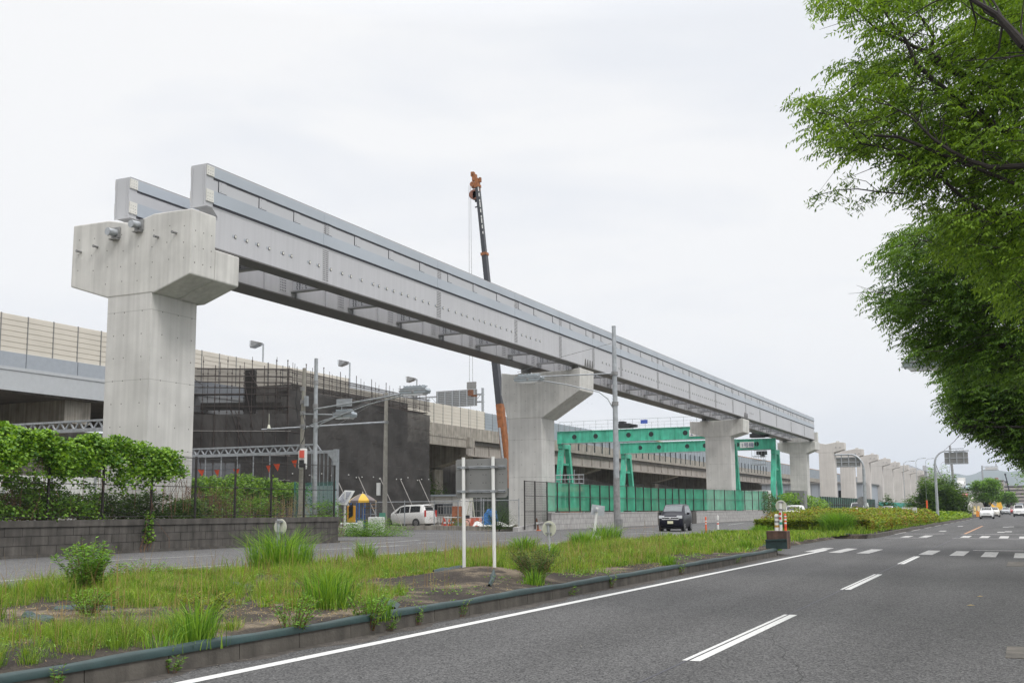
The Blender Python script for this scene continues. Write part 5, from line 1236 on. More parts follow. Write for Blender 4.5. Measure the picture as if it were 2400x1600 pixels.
KEI = [(0, .62, .66, .58, .42), (.06, .74, .80, .66, .52), (.30, .90, .95, .72, .60), (.62, .95, 1.02, .735, .62), (.95, .97, 1.28, .735, .60), (1.25, .985, 1.50, .735, .585), (1.6, 1.0, 1.575, .735, .575), (2.5, 1.03, 1.59, .735, .57), (3.15, 1.06, 1.55, .73, .55), (3.32, 1.05, 1.42, .71, .54), (3.395, .95, 1.0, .66, .55)]
cx = gnd(1400+720/3.92, 1100+568/3.92, GL)
bc = vehicle('parked_car' if 0 else 'minivan', (-19.35, 64.4, GL), math.radians(6), KEI, M['navy_car'], 'dark navy boxy minivan with a chrome grille in front of the green netting', 'car',
    wheels=(.62, 2.75), R=.285, side_win=[(1.12, 1.78, 1.42, 1.78), (1.86, 2.62, 1.86, 2.58), (2.70, 3.05, 2.66, 2.95)], wind=(.78, 1.42),
    front=[('headlight', .38, .70, .76, .93, .085, M['lamp_glass']), ('grille_bar', -.46, .46, .80, .85, .04, M['chrome']), ('grille_bar', -.52, .52, .68, .735, .03, M['chrome']), ('grille', -.48, .48, .735, .80, .035, M['black']), ('number_plate', -.165, .165, .45, .61, -.01, mat('plate_yellowish', (.72, .70, .50), .5)), ('lower_intake', -.5, .5, .30, .43, .03, M['black']), ('fog_lamp', .50, .62, .42, .50, .06, M['lamp_glass'])])
q = MB(); q.disc((0, -1.735, .77), (0, 1, 0), .055, .03, 16); q.build('emblem', M['chrome'], None); e_ = bpy.data.objects['emblem']; e_.parent = bc
q = MB(); q.box(.735, .745, -.5, 1.5, .0, .0+.001); 
for sg in (1, -1):
    for yy in (.25, 1.1): q = MB(); q.box(min(sg*.735, sg*.765), max(sg*.735, sg*.765), yy-.16, yy, .88, .91); o_ = q.build('door_handle', M['chrome'], None); o_.parent = bc
# silver sill line and mirror glass
MPV = [(0, .60, .64, .70, .50), (.08, .78, .86, .80, .62), (.5, .96, 1.02, .84, .70), (1.0, 1.02, 1.12, .85, .70), (1.35, 1.05, 1.38, .85, .66), (1.9, 1.07, 1.70, .85, .62), (2.3, 1.09, 1.79, .85, .61), (3.6, 1.14, 1.83, .85, .60), (4.25, 1.16, 1.81, .845, .585), (4.45, 1.14, 1.66, .84, .60), (4.62, 1.02, 1.12, .82, .68), (4.68, .8, .84, .80, .68)]
vp_ = gnd(780+1330/7.84, 1130+806/7.84, .2)
wv = vehicle('minivan', (-47.6, 80.5, GL), math.radians(-97), MPV, M['white_car'], 'white minivan parked behind the chain-link fence at the site entrance, rear lamps showing', 'car',
    wheels=(.85, 3.75), R=.32, side_win=[(1.35, 1.95, 1.95, 2.0), (2.02, 3.0, 2.02, 2.95), (3.08, 4.12, 3.05, 4.05)], wind=(1.1, 1.95), rear_win=(4.34, 4.56),
    front=[('headlight', .5, .8, .70, .86, .06, M['lamp_glass'])], rear=[('tail_lamp', .66, .84, .82, 1.38, .03, M['tail']), ('number_plate', -.17, .17, .72, .88, .0, M['white'])])
q = MB(); q.box(-.62, .62, 2.03, 2.36, 1.84, 1.87); o_ = q.build('roof_spoiler', M['white_car'], None, bevel=.01); o_.parent = wv
SUV = [(0, .66, .70, .74, .55), (.07, .82, .88, .84, .68), (.6, .98, 1.02, .87, .74), (1.05, 1.02, 1.10, .88, .74), (1.5, 1.04, 1.38, .88, .68), (1.95, 1.06, 1.54, .88, .62), (3.0, 1.08, 1.57, .88, .60), (3.7, 1.10, 1.50, .87, .60), (4.05, 1.06, 1.25, .86, .66), (4.18, .90, .95, .80, .66)]
HIACE = [(0, .72, .78, .74, .60), (.06, .98, 1.06, .82, .70), (.35, 1.14, 1.30, .845, .74), (.75, 1.18, 1.78, .845, .68), (1.05, 1.2, 1.93, .845, .66), (3.5, 1.22, 1.96, .845, .66), (4.55, 1.2, 1.92, .84, .66), (4.69, .9, 1.0, .82, .70)]
def far_car(kind, x, y, paint, label, z=0.0, group='oncoming traffic', tilt=0, rz=0):
    if kind == 'suv':
        return vehicle('car', (x, y, z), rz, SUV, paint, label, 'car', group, wheels=(.8, 3.35), R=.33, side_win=[(1.45, 2.2, 1.9, 2.2), (2.3, 3.4, 2.3, 3.3)], wind=(1.12, 1.9),
            front=[('headlight', .48, .80, .80, .90, .10, M['black']), ('grille', -.42, .42, .66, .76, .03, M['black']), ('lower_intake', -.66, .66, .30, .46, .02, M['black']), ('number_plate', -.165, .165, .48, .62, -.01, M['white'])], tilt=tilt)
    return vehicle('van', (x, y, z), rz, HIACE, paint, label, 'van', group, wheels=(.85, 3.5), R=.33, side_win=[(.9, 1.5, 1.15, 1.5), (1.7, 3.0, 1.7, 3.0)], wind=(.38, .98),
            front=[('headlight', .50, .78, .78, .96, .05, M['lamp_glass']), ('grille', -.4, .4, .80, .92, .02, M['galv_dark']), ('lower_intake', -.8, .8, .26, .52, .0, M['black']), ('number_plate', -.165, .165, .42, .56, -.02, M['white'])], tilt=tilt)
far_car('suv', -5.05, 163, M['white_car'], 'white crossover leading the oncoming traffic, black lower bumper')
far_car('suv', -5.0, 196, mat('cream_car_paint', (.62, .60, .54), .3, coat=.5), 'cream car half hidden behind the leading white crossover')
far_car('hiace', -1.35, 205, M['white_car'], 'white high-roofed van at the right edge of the picture')
far_car('suv', -4.3, 262, M['silver_car'], 'silver car in the middle of the oncoming traffic')
far_car('suv', -3.2, 300, M['red_car'], 'small dark red car partly hidden between the silver car and the white van')
far_car('hiace', -6.8, 330, mat('beige_van_paint', (.52, .47, .36), .4), 'beige van behind the silver car, near the median')
def box_truck(x, y, z, label, cabm, boxm, h=3.2, w=2.2, L_=6.5, group='oncoming traffic', rz=0, tilt=0):
    r = empty('truck', (0, 0, 0), label, 'truck', group)
    b = MB(); b.prism([(-L_/2, .45), (-L_/2+1.7, .45), (-L_/2+1.7, 2.25), (-L_/2+.45, 2.25), (-L_/2+.02, 1.35)], 'x', -w*.45, w*.45); b.build('cab', cabm, r, bevel=.05)
    b = MB(); b.box(-w/2, w/2, -L_/2+1.85, L_/2, .95, h); b.build('cargo_box', boxm, r, bevel=.02)
    b = MB(); b.add([(-w*.41, -L_/2+.05, 1.38), (w*.41, -L_/2+.05, 1.38), (w*.39, -L_/2+.40, 2.12), (-w*.39, -L_/2+.40, 2.12)], [(0, 1, 2, 3)]); b.build('windscreen', M['glass'], r)
    b = MB(); b.box(-w*.45, w*.45, -L_/2-.06, -L_/2+.05, .4, .7); b.build('bumper', M['white'], r)
    for sg in (1, -1):
        b = MB(); b.box(min(sg*w*.3, sg*w*.43), max(sg*w*.3, sg*w*.43), -L_/2-.05, -L_/2, .75, .95); b.build('headlight', M['lamp_glass'], r)
        b = MB(); b.cbox((sg*(w*.52), -L_/2+.4, 1.7), .14, .08, .4); b.build('mirror', M['black'], r)
        for yy in (-L_/2+.9, L_/2-1.4): b = MB(); b.tube((sg*w*.36, yy, .42), (sg*w*.48, yy, .42), .42, 18); b.build('wheel', M['tyre'], r)
    b = MB(); b.box(-w*.3, w*.3, -L_/2+1, L_/2-.2, .6, .95); b.build('chassis', M['black'], r)
    r.location = Vector((x, y, z)); r.rotation_euler = (tilt, 0, rz); return r
box_truck(-6.0, 382, 0, 'pale green truck far back in the oncoming traffic', mat('pale_green_paint', (.36, .46, .38), .5), mat('pale_green_paint2', (.42, .50, .44), .5))
box_truck(-2.4, 420, 0, 'grey truck far back in the right lane of oncoming traffic', M['silver_car'], M['grey_wall'])
# vehicles behind the hedge and in the site
vehicle('kei_truck', (float(onY(1862, 1190, 98)[0]), 98, GL), 0, KEI, M['white'], 'small white truck cab showing above the hedge below the climbing plants', 'truck', 'vehicles on the left road beyond the hedge', wheels=(.62, 2.75), R=.285, side_win=[(1.12, 1.78, 1.42, 1.78)], wind=(.78, 1.42))
def hx(px, Y): return float(onY(px, 1190, Y)[0])
far_car('hiace', hx(2015, 128), 128, M['white_car'], 'white van roof showing above the hedge left of the left sign pole', z=GL, group='vehicles on the left road beyond the hedge')
far_car('suv', hx(2080, 150), 150, M['white_car'], 'white car roof above the hedge in front of the turquoise fence', z=GL, group='vehicles on the left road beyond the hedge')
far_car('suv', hx(2125, 185), 185, M['silver_car'], 'silver car roof above the hedge left of the round bush tree', z=GL, group='vehicles on the left road beyond the hedge')

# ================================================================== RAMP WITH TRAFFIC
def rz_(y): return .2+max(0, min(1, (y-283)/75))*7.2+max(0, y-358)*.01
ys_r = [275, 283, 290, 300, 310, 320, 330, 340, 350, 358, 420, 520, 640]
r = empty('flyover_ramp', (-17, 283, .2), 'concrete ramp carrying traffic up to the flyover beyond the round bush tree', 'ramp')
b = MB()
for a, c in zip(ys_r[:-1], ys_r[1:]): b.add([(-25, a, rz_(a)), (-13.2, a, rz_(a)), (-13.2, c, rz_(c)), (-25, c, rz_(c))], [(0, 1, 2, 3)])
b.build('deck', M['asphalt2'], r)
b = MB()
for a, c in zip(ys_r[:-1], ys_r[1:]): b.add([(-13.2, a, -.1), (-13.2, c, -.1), (-13.2, c, rz_(c)), (-13.2, a, rz_(a)), (-12.9, a, -.1), (-12.9, c, -.1), (-12.9, c, rz_(c)), (-12.9, a, rz_(a))], [(4, 5, 6, 7), (3, 2, 1, 0), (3, 7, 6, 2)])
b.build('retaining_wall', M['old_concrete'], r)
b = MB()
for a, c in zip(ys_r[1:-1], ys_r[2:]): b.add([(-13.2, a, rz_(a)), (-13.2, c, rz_(c)), (-13.2, c, rz_(c)+1.1), (-13.2, a, rz_(a)+1.1), (-12.8, a, rz_(a)-.2), (-12.8, c, rz_(c)-.2), (-12.8, c, rz_(c)+1.1), (-12.8, a, rz_(a)+1.1)], [(4, 5, 6, 7), (3, 2, 1, 0), (3, 7, 6, 2), (0, 3, 7, 4)])
b.build('parapet', M['concrete_far'], r)
b = MB()
for a, c in zip(ys_r[1:-1], ys_r[2:]): b.add([(-25.2, a, -.1), (-25.2, c, -.1), (-25.2, c, rz_(c)+1.1), (-25.2, a, rz_(a)+1.1), (-24.9, a, -.1), (-24.9, c, -.1), (-24.9, c, rz_(c)+1.1), (-24.9, a, rz_(a)+1.1)], [(4, 5, 6, 7), (3, 2, 1, 0), (3, 7, 6, 2), (0, 3, 7, 4)])
b.build('parapet', M['old_concrete'], r)
def rx(px, Y): return float(onY(px, 1150, Y)[0])
tl = -math.atan(7.2/75)
far_car('suv', rx(2260, 325), 325, M['red_car'], 'red car coming down the flyover ramp', z=rz_(325), group='traffic on the flyover ramp')
far_car('suv', rx(2241, 348), 348, M['white_car'], 'white car on the ramp left of the white truck', z=rz_(348), group='traffic on the flyover ramp')
box_truck(rx(2254, 360), 360, rz_(360), 'white box truck at the head of the flyover ramp', M['white'], M['white'], h=3.3, group='traffic on the flyover ramp')
far_car('hiace', rx(2271, 352), 352, mat('bluegrey_van_paint', (.33, .42, .45), .4), 'blue-grey van beside the white truck on the ramp', z=rz_(352), group='traffic on the flyover ramp')
# lamp posts along the flyover
for i, (px, Y, zt_, base_z, lab) in enumerate(((2120, 200, 9.6, .2, 'slim lamp post in front of the row of bare piers'), (2150, 232, 11.4, .2, 'second slim curved lamp post above the bare piers'), (2173, 262, 12.6, .2, 'third slim curved lamp post above the bare piers'), (2209, 330, 14.5, 5, 'fourth slim curved lamp post left of the leaning pole'), (2222, 400, 15.5, 7, 'farthest slim lamp post beside the leaning pole'))):
    X = float(onY(px, 1150, Y)[0]); r = empty('lamp_post', (X, Y, base_z), lab, 'lamp post', 'slim lamp posts towards the flyover')
    b = MB(); b.tube((X, Y, base_z), (X, Y, zt_-.8), .06, 8, .045); b.path([(X, Y, zt_-.8), (X+.1, Y, zt_-.35), (X+.5, Y, zt_-.08), (X+1.4, Y, zt_+.02)], .04, 6); b.build('pole', M['galv'], r)
    b = MB(); b.cbox((X+1.6, Y, zt_+.02), .6, .25, .1); b.build('lamp_head', M['galv_dark'], r)
r = empty('signal_gantry', (-7.2, 560, 0), 'far signal gantry above the trees, against the mountains', 'sign gantry')
gx = float(onY(2302, 1100, 330)[0])
r.location = Vector((gx, 330, 0))
b = MB(); b.tube((gx, 330, .1), (gx, 330, 13.2), .22, 10); b.build('pole', M['galv'], r)
b = MB(); b.tube((gx, 330, 12.9), (gx+4.0, 330, 12.9), .1, 8); b.tube((gx, 330, 11.9), (gx+4.2, 330, 11.9), .1, 8)
for i in range(9): b.tube((gx+.5*i, 330, 11.9), (gx+.5*i, 330, 12.9), .04, 5)
b.build('arm', M['galv'], r)
b = MB(); b.box(gx+.8, gx+3.9, 329.9, 330, 12.0, 12.7); b.build('board', M['pale_wall'], r)
b = MB(); b.tube((gx+3.6, 330, 12.9), (gx+3.6, 330, 13.7), .12, 6); b.build('sensor', M['galv_dark'], r)
# ================================================================== BUILDING SITE PROPS
def at(px, py, Y): return onY(px, py, Y)
ZE = lambda x, y: (780+x/7.84, 1130+y/7.84)
# prefab office
r = empty('site_office', (-57, 96, GL), 'low white prefabricated site office with a small window behind the white van', 'site office')
x0, x1 = float(at(ZE(1700, 0)[0], 1180, 95)[0]), float(at(1080, 1180, 95)[0])
b = MB(); b.box(x0, x1, 95, 99, .4, 2.95); b.build('wall', M['white'], r)
b = MB(); b.box(x0-.2, x1+.2, 94.7, 99.3, 2.95, 3.12); b.build('roof', M['bluepanel'], r)
wx = float(at(ZE(2030, 0)[0], 1180, 94.9)[0]); b = MB(); b.box(wx-1.05, wx+1.05, 94.93, 95, 1.1, 2.25, 0); f_ = b.build('window', M['galv'], r)
b = MB(); b.box(wx-.97, wx-.03, 94.9, 94.93, 1.17, 2.18); b.build('pane', M['glass'], f_); b = MB(); b.box(wx+.03, wx+.97, 94.9, 94.93, 1.17, 2.18); b.build('pane', M['glass_light'], f_)
b = MB(); b.box(x0, x0+.06, 94.96, 95, .4, 2.95); b.box(x0+3, x0+3.04, 94.97, 95, .4, 2.95); b.box(x1-3, x1-2.96, 94.97, 95, .4, 2.95); b.build('panel_joint', M['galv'], r)
# parasol with alternating panels
px_, Y_ = ZE(550, 0)[0], 62.0
c = at(px_, ZE(0, 200)[1], Y_); cx_, cz_ = float(c[0]), float(c[2])
r = empty('parasol', (cx_, Y_, GL), 'yellow and grey-brown site parasol over a blue guard booth', 'parasol')
b = MB(); b.tube((cx_+.1, Y_, GL), (cx_, Y_, cz_), .03, 8); b.build('pole', M['galv'], r)
nseg = 8; R_ = .90
for k in range(nseg):
    a0, a1 = 2*PI*k/nseg+.25, 2*PI*(k+1)/nseg+.25; b = MB(); P = []
    for j in range(5):
        rr = R_*j/4; z = cz_-.40*(j/4)**1.6-.015*j
        for i in range(4): a = a0+(a1-a0)*i/3; P.append((cx_+rr*math.cos(a)*1.02, Y_+rr*math.sin(a), z-.03*math.sin(PI*i/3)*(j/4)))
    for i in range(4): a = a0+(a1-a0)*i/3; P.append((cx_+R_*1.02*math.cos(a), Y_+R_*math.sin(a), cz_-.62))
    b.add(P, [(j*4+i, j*4+i+1, (j+1)*4+i+1, (j+1)*4+i) for j in range(5) for i in range(3)])
    b.build('panel', [M['brown_cloth'], M['yellow_pale'], M['brown_cloth'], M['yellow']][(k+1) % 4], r)
b = MB(); b.tube((cx_, Y_, cz_), (cx_, Y_, cz_+.12), .03, 6); b.build('finial', M['white'], r)
# guard booth frame in blue
bx0, bx1 = [float(at(ZE(q, 0)[0], 1200, 62.6)[0]) for q in (330, 540)]
r = empty('guard_booth', ((bx0+bx1)/2, 62.6, GL), 'open blue-framed guard booth with wooden panels under the parasol', 'booth')
b = MB()
for x in (bx0, (bx0+bx1)/2, bx1):
    for yy in (62.6, 63.6): b.box(x-.03, x+.03, yy, yy+.06, GL, 2.16)
b.box(bx0, bx1, 62.6, 62.66, 2.1, 2.16); b.box(bx0, bx1, 62.6, 62.66, 1.0, 1.06); b.build('frame', mat('blue_frame', (.06, .16, .42), .5), r)
b = MB(); b.box(bx0+.8, bx1-.1, 62.8, 62.84, .45, 1.75); b.build('panel', M['wood'], r)
# stacked shelves of timber beside it
sx0, sx1 = [float(at(ZE(q, 0)[0], 1200, 63.0)[0]) for q in (545, 690)]
r = empty('shelf_rack', ((sx0+sx1)/2, 63.4, GL), 'pipe rack stacked with boards right of the guard booth', 'rack')
for z in (.5, .95, 1.4, 1.85, 2.1): b = MB(); b.box(sx0, sx1, 63.0, 63.8, z*.92, z*.92+.05); b.build('shelf', M['wood'] if z != 1.4 else M['galv'], r)
for x in (sx0, sx1): b = MB(); b.tube((x, 63, GL), (x, 63, 2.15), .03, 6); b.build('post', M['galv'], r)
# orange chevron board on its post, solar panel on top
c = gnd(*ZE(215, 960), GL); X, Y = float(c[0]), float(c[1])
r = empty('chevron_marker', (X, Y, GL), 'white post with an orange chevron lamp board and a small solar panel', 'marker board')
zt_ = float(at(ZE(215, 0)[0], ZE(0, 135)[1], Y)[2])
b = MB(); b.tube((X, Y, GL), (X, Y, zt_-.1), .06, 10); b.build('post', M['white'], r)
k_ = (Y*.9+abs(X)*.428)/2547/7.84
xo, za, zb_ = X+.15, float(at(ZE(0, 0)[0], ZE(0, 735)[1], Y)[2]), float(at(0+780, ZE(0, 430)[1], Y)[2])
b = MB(); b.box(xo, xo+.55, Y-.02, Y+.04, za, zb_); pn = b.build('board', mat('amber_board', (.72, .34, .03), .5), r, bevel=.03)
for i in range(3):
    z = za+.22+(zb_-za-.3)*i/3; b = MB(); b.add([(xo+.14, Y-.04, z), (xo+.42, Y-.04, z+.16), (xo+.42, Y-.04, z+.42), (xo+.14, Y-.04, z+.26)], [(0, 1, 2, 3)]); b.build('chevron', M['black'], pn)
b = MB(); z = zt_; b.add([(X-.55, Y-.2, z-.75), (X+.15, Y-.1, z-.85), (X+.45, Y+.3, z-.05), (X-.15, Y+.2, z-.02), (X-.55, Y-.18, z-.78), (X+.15, Y-.08, z-.88), (X+.45, Y+.32, z-.08), (X-.15, Y+.22, z-.05)], [(0, 1, 2, 3), (7, 6, 5, 4), (0, 4, 5, 1), (1, 5, 6, 2), (2, 6, 7, 3), (3, 7, 4, 0)]); sp_ = b.build('solar_panel', M['white'], r)
b = MB(); b.add([(X-.40, Y-.2, z-.66), (X+.08, Y-.13, z-.72), (X+.30, Y+.2, z-.12), (X-.12, Y+.14, z-.11)], [(0, 1, 2, 3)]); b.build('solar_cell', mat('solar_cell', (.30, .31, .34), .3, var=.6, scale=9), sp_)
# guard rail
gx0, gx1 = [gnd(*ZE(q, 800), GL) for q in (160, 600)]
r = empty('guard_rail', ((gx0[0]+gx1[0])/2, (gx0[1]+gx1[1])/2, GL), 'short white guard rail ending in a rounded terminal at the site entrance', 'guard rail')
Yg = 56.0; a_, c_ = float(at(ZE(150, 0)[0], 1220, Yg)[0]), float(at(ZE(520, 0)[0], 1220, Yg)[0])
b = MB(); 
for dz in (.52, .72): b.tube((a_, Yg, dz), (c_, Yg, dz), .10, 10)
b.box(a_, c_, Yg+.02, Yg+.06, .48, .78); b.build('rail', M['white'], r)
b = MB(); b.tube((c_, Yg-.1, .36), (c_, Yg-.1, .95), .16, 12); b.build('terminal', M['white'], r)
for x in (a_+.4, c_-.3): b = MB(); b.tube((x, Yg+.12, GL), (x, Yg+.12, .85), .06, 8); b.build('post', M['white'], r)
b = MB(); b.box(c_+.35, c_+1.25, Yg+.2, Yg+.7, GL, 1.15); mbuild(b, 'white_box', M['white'], 'white plastic box standing right of the guard rail terminal', 'box', bevel=.04)
# traffic cones and barriers
def cone(px, Y, label, m=None, h=.7):
    X = float(at(px, 1225, Y)[0]); r = empty('traffic_cone', (X, Y, GL), label, 'traffic cone', 'traffic cones on the building site')
    b = MB(); b.tube((X, Y, GL+.03), (X, Y, GL+h), .17, 14, .03); b.build('cone', m or M['orange'], r); b = MB(); b.cbox((X, Y, GL+.02), .42, .42, .04); b.build('base', M['orange'], r)
    b = MB(); b.tube((X, Y, GL+h*.5), (X, Y, GL+h*.68), .104, 14, .08); b.build('band', M['white'], r)
cone(ZE(2060, 0)[0], 73, 'orange traffic cone just right of the white van', M['red_white']); cone(ZE(2140, 0)[0], 72, 'orange traffic cone left of the bicycle', M['orange']); cone(ZE(2205, 0)[0], 75, 'orange traffic cone behind the bicycle front wheel', M['orange'])
cone(1118, 74, 'orange traffic cone right of the left sign post', M['orange'], .8); cone(1131, 73, 'orange traffic cone left of the blue tarpaulin', M['orange'], .8); cone(1258, 64.5, 'small brown-orange cone behind the black wire fence', M['rust'], .8)
for i, (p0, p1) in enumerate(((1040, 1062), (1062, 1140))):
    r = empty('pipe_barrier', (float(at((p0+p1)/2, 1225, 74.5)[0]), 74.5, GL), ['short white pipe barrier between the cones near the van', 'long white pipe barrier left of the blue tarpaulin'][i], 'barrier', 'white pipe barriers')
    xa, xb = float(at(p0, 1220, 74.5)[0]), float(at(p1, 1220, 74.5)[0])
    b = MB(); b.tube((xa, 74.5, 1.0), (xb, 74.5, 1.0), .04, 8); b.build('pipe', M['white'], r)
    for t in (0, 1): x = xa+(xb-xa)*t; b = MB(); b.tube((x-.2, 74.5, GL), (x, 74.5, 1.05), .03, 6); b.tube((x+.2, 74.5, GL), (x, 74.5, 1.05), .03, 6); b.build('trestle', M['orange'], r)
# orange-and-white trestle sheets
for i, (px, w) in enumerate(((1098, .9), (1108, .7), (1124, .8))):
    X = float(at(px, 1225, 76)[0]); b = MB(); b.prism([(76, GL), (76.5, 1.0), (76.55, 1.0), (76.05, GL)], 'x', X-w/2, X+w/2); mbuild(b, 'barrier_panel', mat('pink_panel', (.62, .33, .27), .6) if i == 0 else (M['orange'] if i == 1 else mat('pink_panel', (.62, .33, .27), .6)), ['faded pink barrier panel between the sign posts', 'orange barrier panel leaning between the sign posts', 'faded pink barrier panel next to the blue tarpaulin'][i], 'barrier', 'barrier panels')
# bicycle
bx = float(at(1077, 1225, 71.5)[0]); by = 71.5
r = empty('bicycle', (bx, by, GL), 'black bicycle leaning by the chain-link fence left of the sign posts', 'bicycle')
def ring(b, c, R, rr, n=22):
    pts = [(c[0]+R*math.cos(2*PI*i/n), c[1], c[2]+R*math.sin(2*PI*i/n)) for i in range(n+1)]; b.path(pts, rr, 5)
for dx in (-.52, .52):
    b = MB(); ring(b, (bx+dx, by, GL+.33), .32, .025); 
    for k in range(8): b.tube((bx+dx, by, GL+.33), (bx+dx+.31*math.cos(k*PI/4), by, GL+.33+.31*math.sin(k*PI/4)), .005, 4)
    b.build('wheel', M['tyre'], r)
b = MB(); F0 = [(-.52, .33), (-.10, .33), (.32, .82), (-.18, .80), (-.52, .33)]
for a, c in (((-.52, .33), (-.08, .32)), ((-.08, .32), (.36, .85)), ((-.08, .32), (-.2, .88)), ((-.2, .80), (.36, .85)), ((-.52, .33), (-.2, .80)), ((.52, .33), (.36, .92)), ((.36, .92), (.34, 1.03))): b.tube((bx+a[0], by, GL+a[1]), (bx+c[0], by, GL+c[1]), .018, 6)
b.build('frame', M['black'], r)
b = MB(); b.cbox((bx-.22, by, GL+.92), .26, .14, .06); b.build('saddle', M['black'], r, bevel=.02); b = MB(); b.tube((bx+.3, by-.25, GL+1.04), (bx+.3, by+.25, GL+1.04), .015, 6); b.build('handlebar', M['galv'], r); b = MB(); b.cbox((bx+.62, by, GL+.85), .3, .3, .24); b.build('basket', M['black'], r)
# crowd-control railings behind
rx0, rx1 = [float(at(ZE(q, 0)[0], 1200, 88)[0]) for q in (1930, 2340)]
r = empty('steel_railing', ((rx0+rx1)/2, 88, GL), 'row of dark steel railings in front of the site office', 'railing')
b = MB(); b.tube((rx0, 88, 1.9), (rx1, 88, 1.9), .03, 6); b.tube((rx0, 88, 1.2), (rx1, 88, 1.2), .03, 6); b.build('rail', M['galv_dark'], r)
x = rx0; b = MB()
while x < rx1: b.box(x-.02, x+.02, 87.98, 88.02, GL, 2.0); x += .3
b.build('bars', M['galv_dark'], r)
b = MB(); X = float(at(1068, 1200, 82)[0]); b.box(X-.35, X+.35, 82, 82.5, .5, 1.9); mbuild(b, 'rusty_panel', mat('rust_orange', (.36, .12, .05), .8, var=.3), 'rusty brown board standing behind the bicycle', 'board')
# step ladder
X = float(at(1103, 1200, 80)[0]); r = empty('step_ladder', (X, 80, GL), 'pale step ladder standing between the two white sign posts', 'ladder')
b = MB(); b.bar((X-.55, 80, GL), (X-.08, 80.2, 2.6), .07, .07); b.bar((X+.45, 80, GL), (X+.05, 80.2, 2.6), .07, .07); b.build('side_rail', M['discback'], r)
for i in range(6): z = .5+.34*i; t = (z-GL)/2.4; b = MB(); b.bar((X-.55+.47*t, 80, z), (X+.45-.4*t, 80, z), .05, .04); b.build('rung', M['discback'], r)
# dark mesh cage and pole lamp, blue tarpaulin
xa, xb = [float(at(q, 1200, 82)[0]) for q in (1108, 1162)]
r = empty('mesh_cage', ((xa+xb)/2, 83, GL), 'dark green mesh storage cage behind the blue tarpaulin', 'storage cage')
b = MB(); b.box(xa, xb, 82, 85, .5, 3.4); b.build('mesh', mat('dark_cage', (.028, .04, .032), .8, var=.5, scale=1.5), r)
b = MB()
for z in (.55, 1.5, 2.45, 3.38): b.box(xa-.02, xb+.02, 81.95, 82, z-.03, z+.03)
for i in range(7): x = xa+(xb-xa)*i/6; b.box(x-.02, x+.02, 81.96, 82, .5, 3.4)
b.build('frame', M['galv_dark'], r)
X = float(at(1128, 1180, 79)[0]); r = empty('work_light', (X, 79, GL), 'flat white work light on a thin pole between the sign posts', 'work light')
b = MB(); b.tube((X, 79, GL), (X, 79, 3.3), .035, 8); b.build('pole', M['galv'], r); b = MB(); b.prism([(X-.95, 3.05), (X+.75, 3.05), (X+.95, 3.4), (X-.75, 3.4)], 'y', 79.0, 79.1); b.build('light_panel', mat('pale_green_panel', (.50, .58, .50), .4), r)
c = [float(v) for v in at(1150, 1215, 70.5)]; V = []; n, k = 14, 10
b = MB()
for j in range(k+1):
    ph = PI/2*j/k
    for i in range(n):
        a = 2*PI*i/n; rr = 1+.16*math.sin(a*3+j)+random.uniform(-.08, .08); V.append((c[0]+.62*rr*math.cos(a)*math.cos(ph*.96), 70.5+.6*rr*math.sin(a)*math.cos(ph*.96), GL+1.35*math.sin(ph)**.8*(1+.08*math.sin(a*2))))
b.add(V, [(j*n+i, j*n+(i+1) % n, (j+1)*n+(i+1) % n, (j+1)*n+i) for j in range(k) for i in range(n)]); mbuild(b, 'tarpaulin', M['blue'], 'crumpled bright blue tarpaulin heap right of the sign posts', 'tarpaulin')
V = []; c = [float(v) for v in at(1180, 1232, 69)]; b = MB()
for j in range(4):
    for i in range(9): V.append((c[0]-1.2+.35*i, 66.5+.5*j, GL+.25+.18*math.sin(i*1.3+j)+(.15 if 0 < j < 3 else -.1)))
b.add(V, [(j*9+i, j*9+i+1, (j+1)*9+i+1, (j+1)*9+i) for j in range(3) for i in range(8)]); mbuild(b, 'white_sheet', M['white'], 'crumpled white sheet on the ground at the foot of the second pier', 'sheet')
# railings and pipes on the ground at the foot of the near gantry's left leg
xa, xb = [float(at(q, 1130, 118)[0]) for q in (1292, 1368)]
r = empty('pipe_platform', ((xa+xb)/2, 119, 5), 'pipe scaffold platform at the foot of the nearer gantry crane', 'scaffolding')
z0_ = float(at(1330, 1133, 118)[2]); 
for z in (z0_, z0_+.5, z0_+1.0): b = MB(); b.tube((xa, 118, z), (xb, 118, z), .05, 6); b.build('pipe', M['galv'], r)
for i in range(8): x = xa+(xb-xa)*i/7; b = MB(); b.tube((x, 118, GL), (x, 118, z0_+1.1+.5*(i % 3 == 2)), .045, 6); b.build('upright', M['galv'], r)
b = MB(); b.box(xa+.3, xb-.8, 118.4, 119.6, z0_-.9, z0_-.3); b.build('brick_stack', mat('brick_red', (.33, .14, .09), .8, var=.3, scale=3), r)
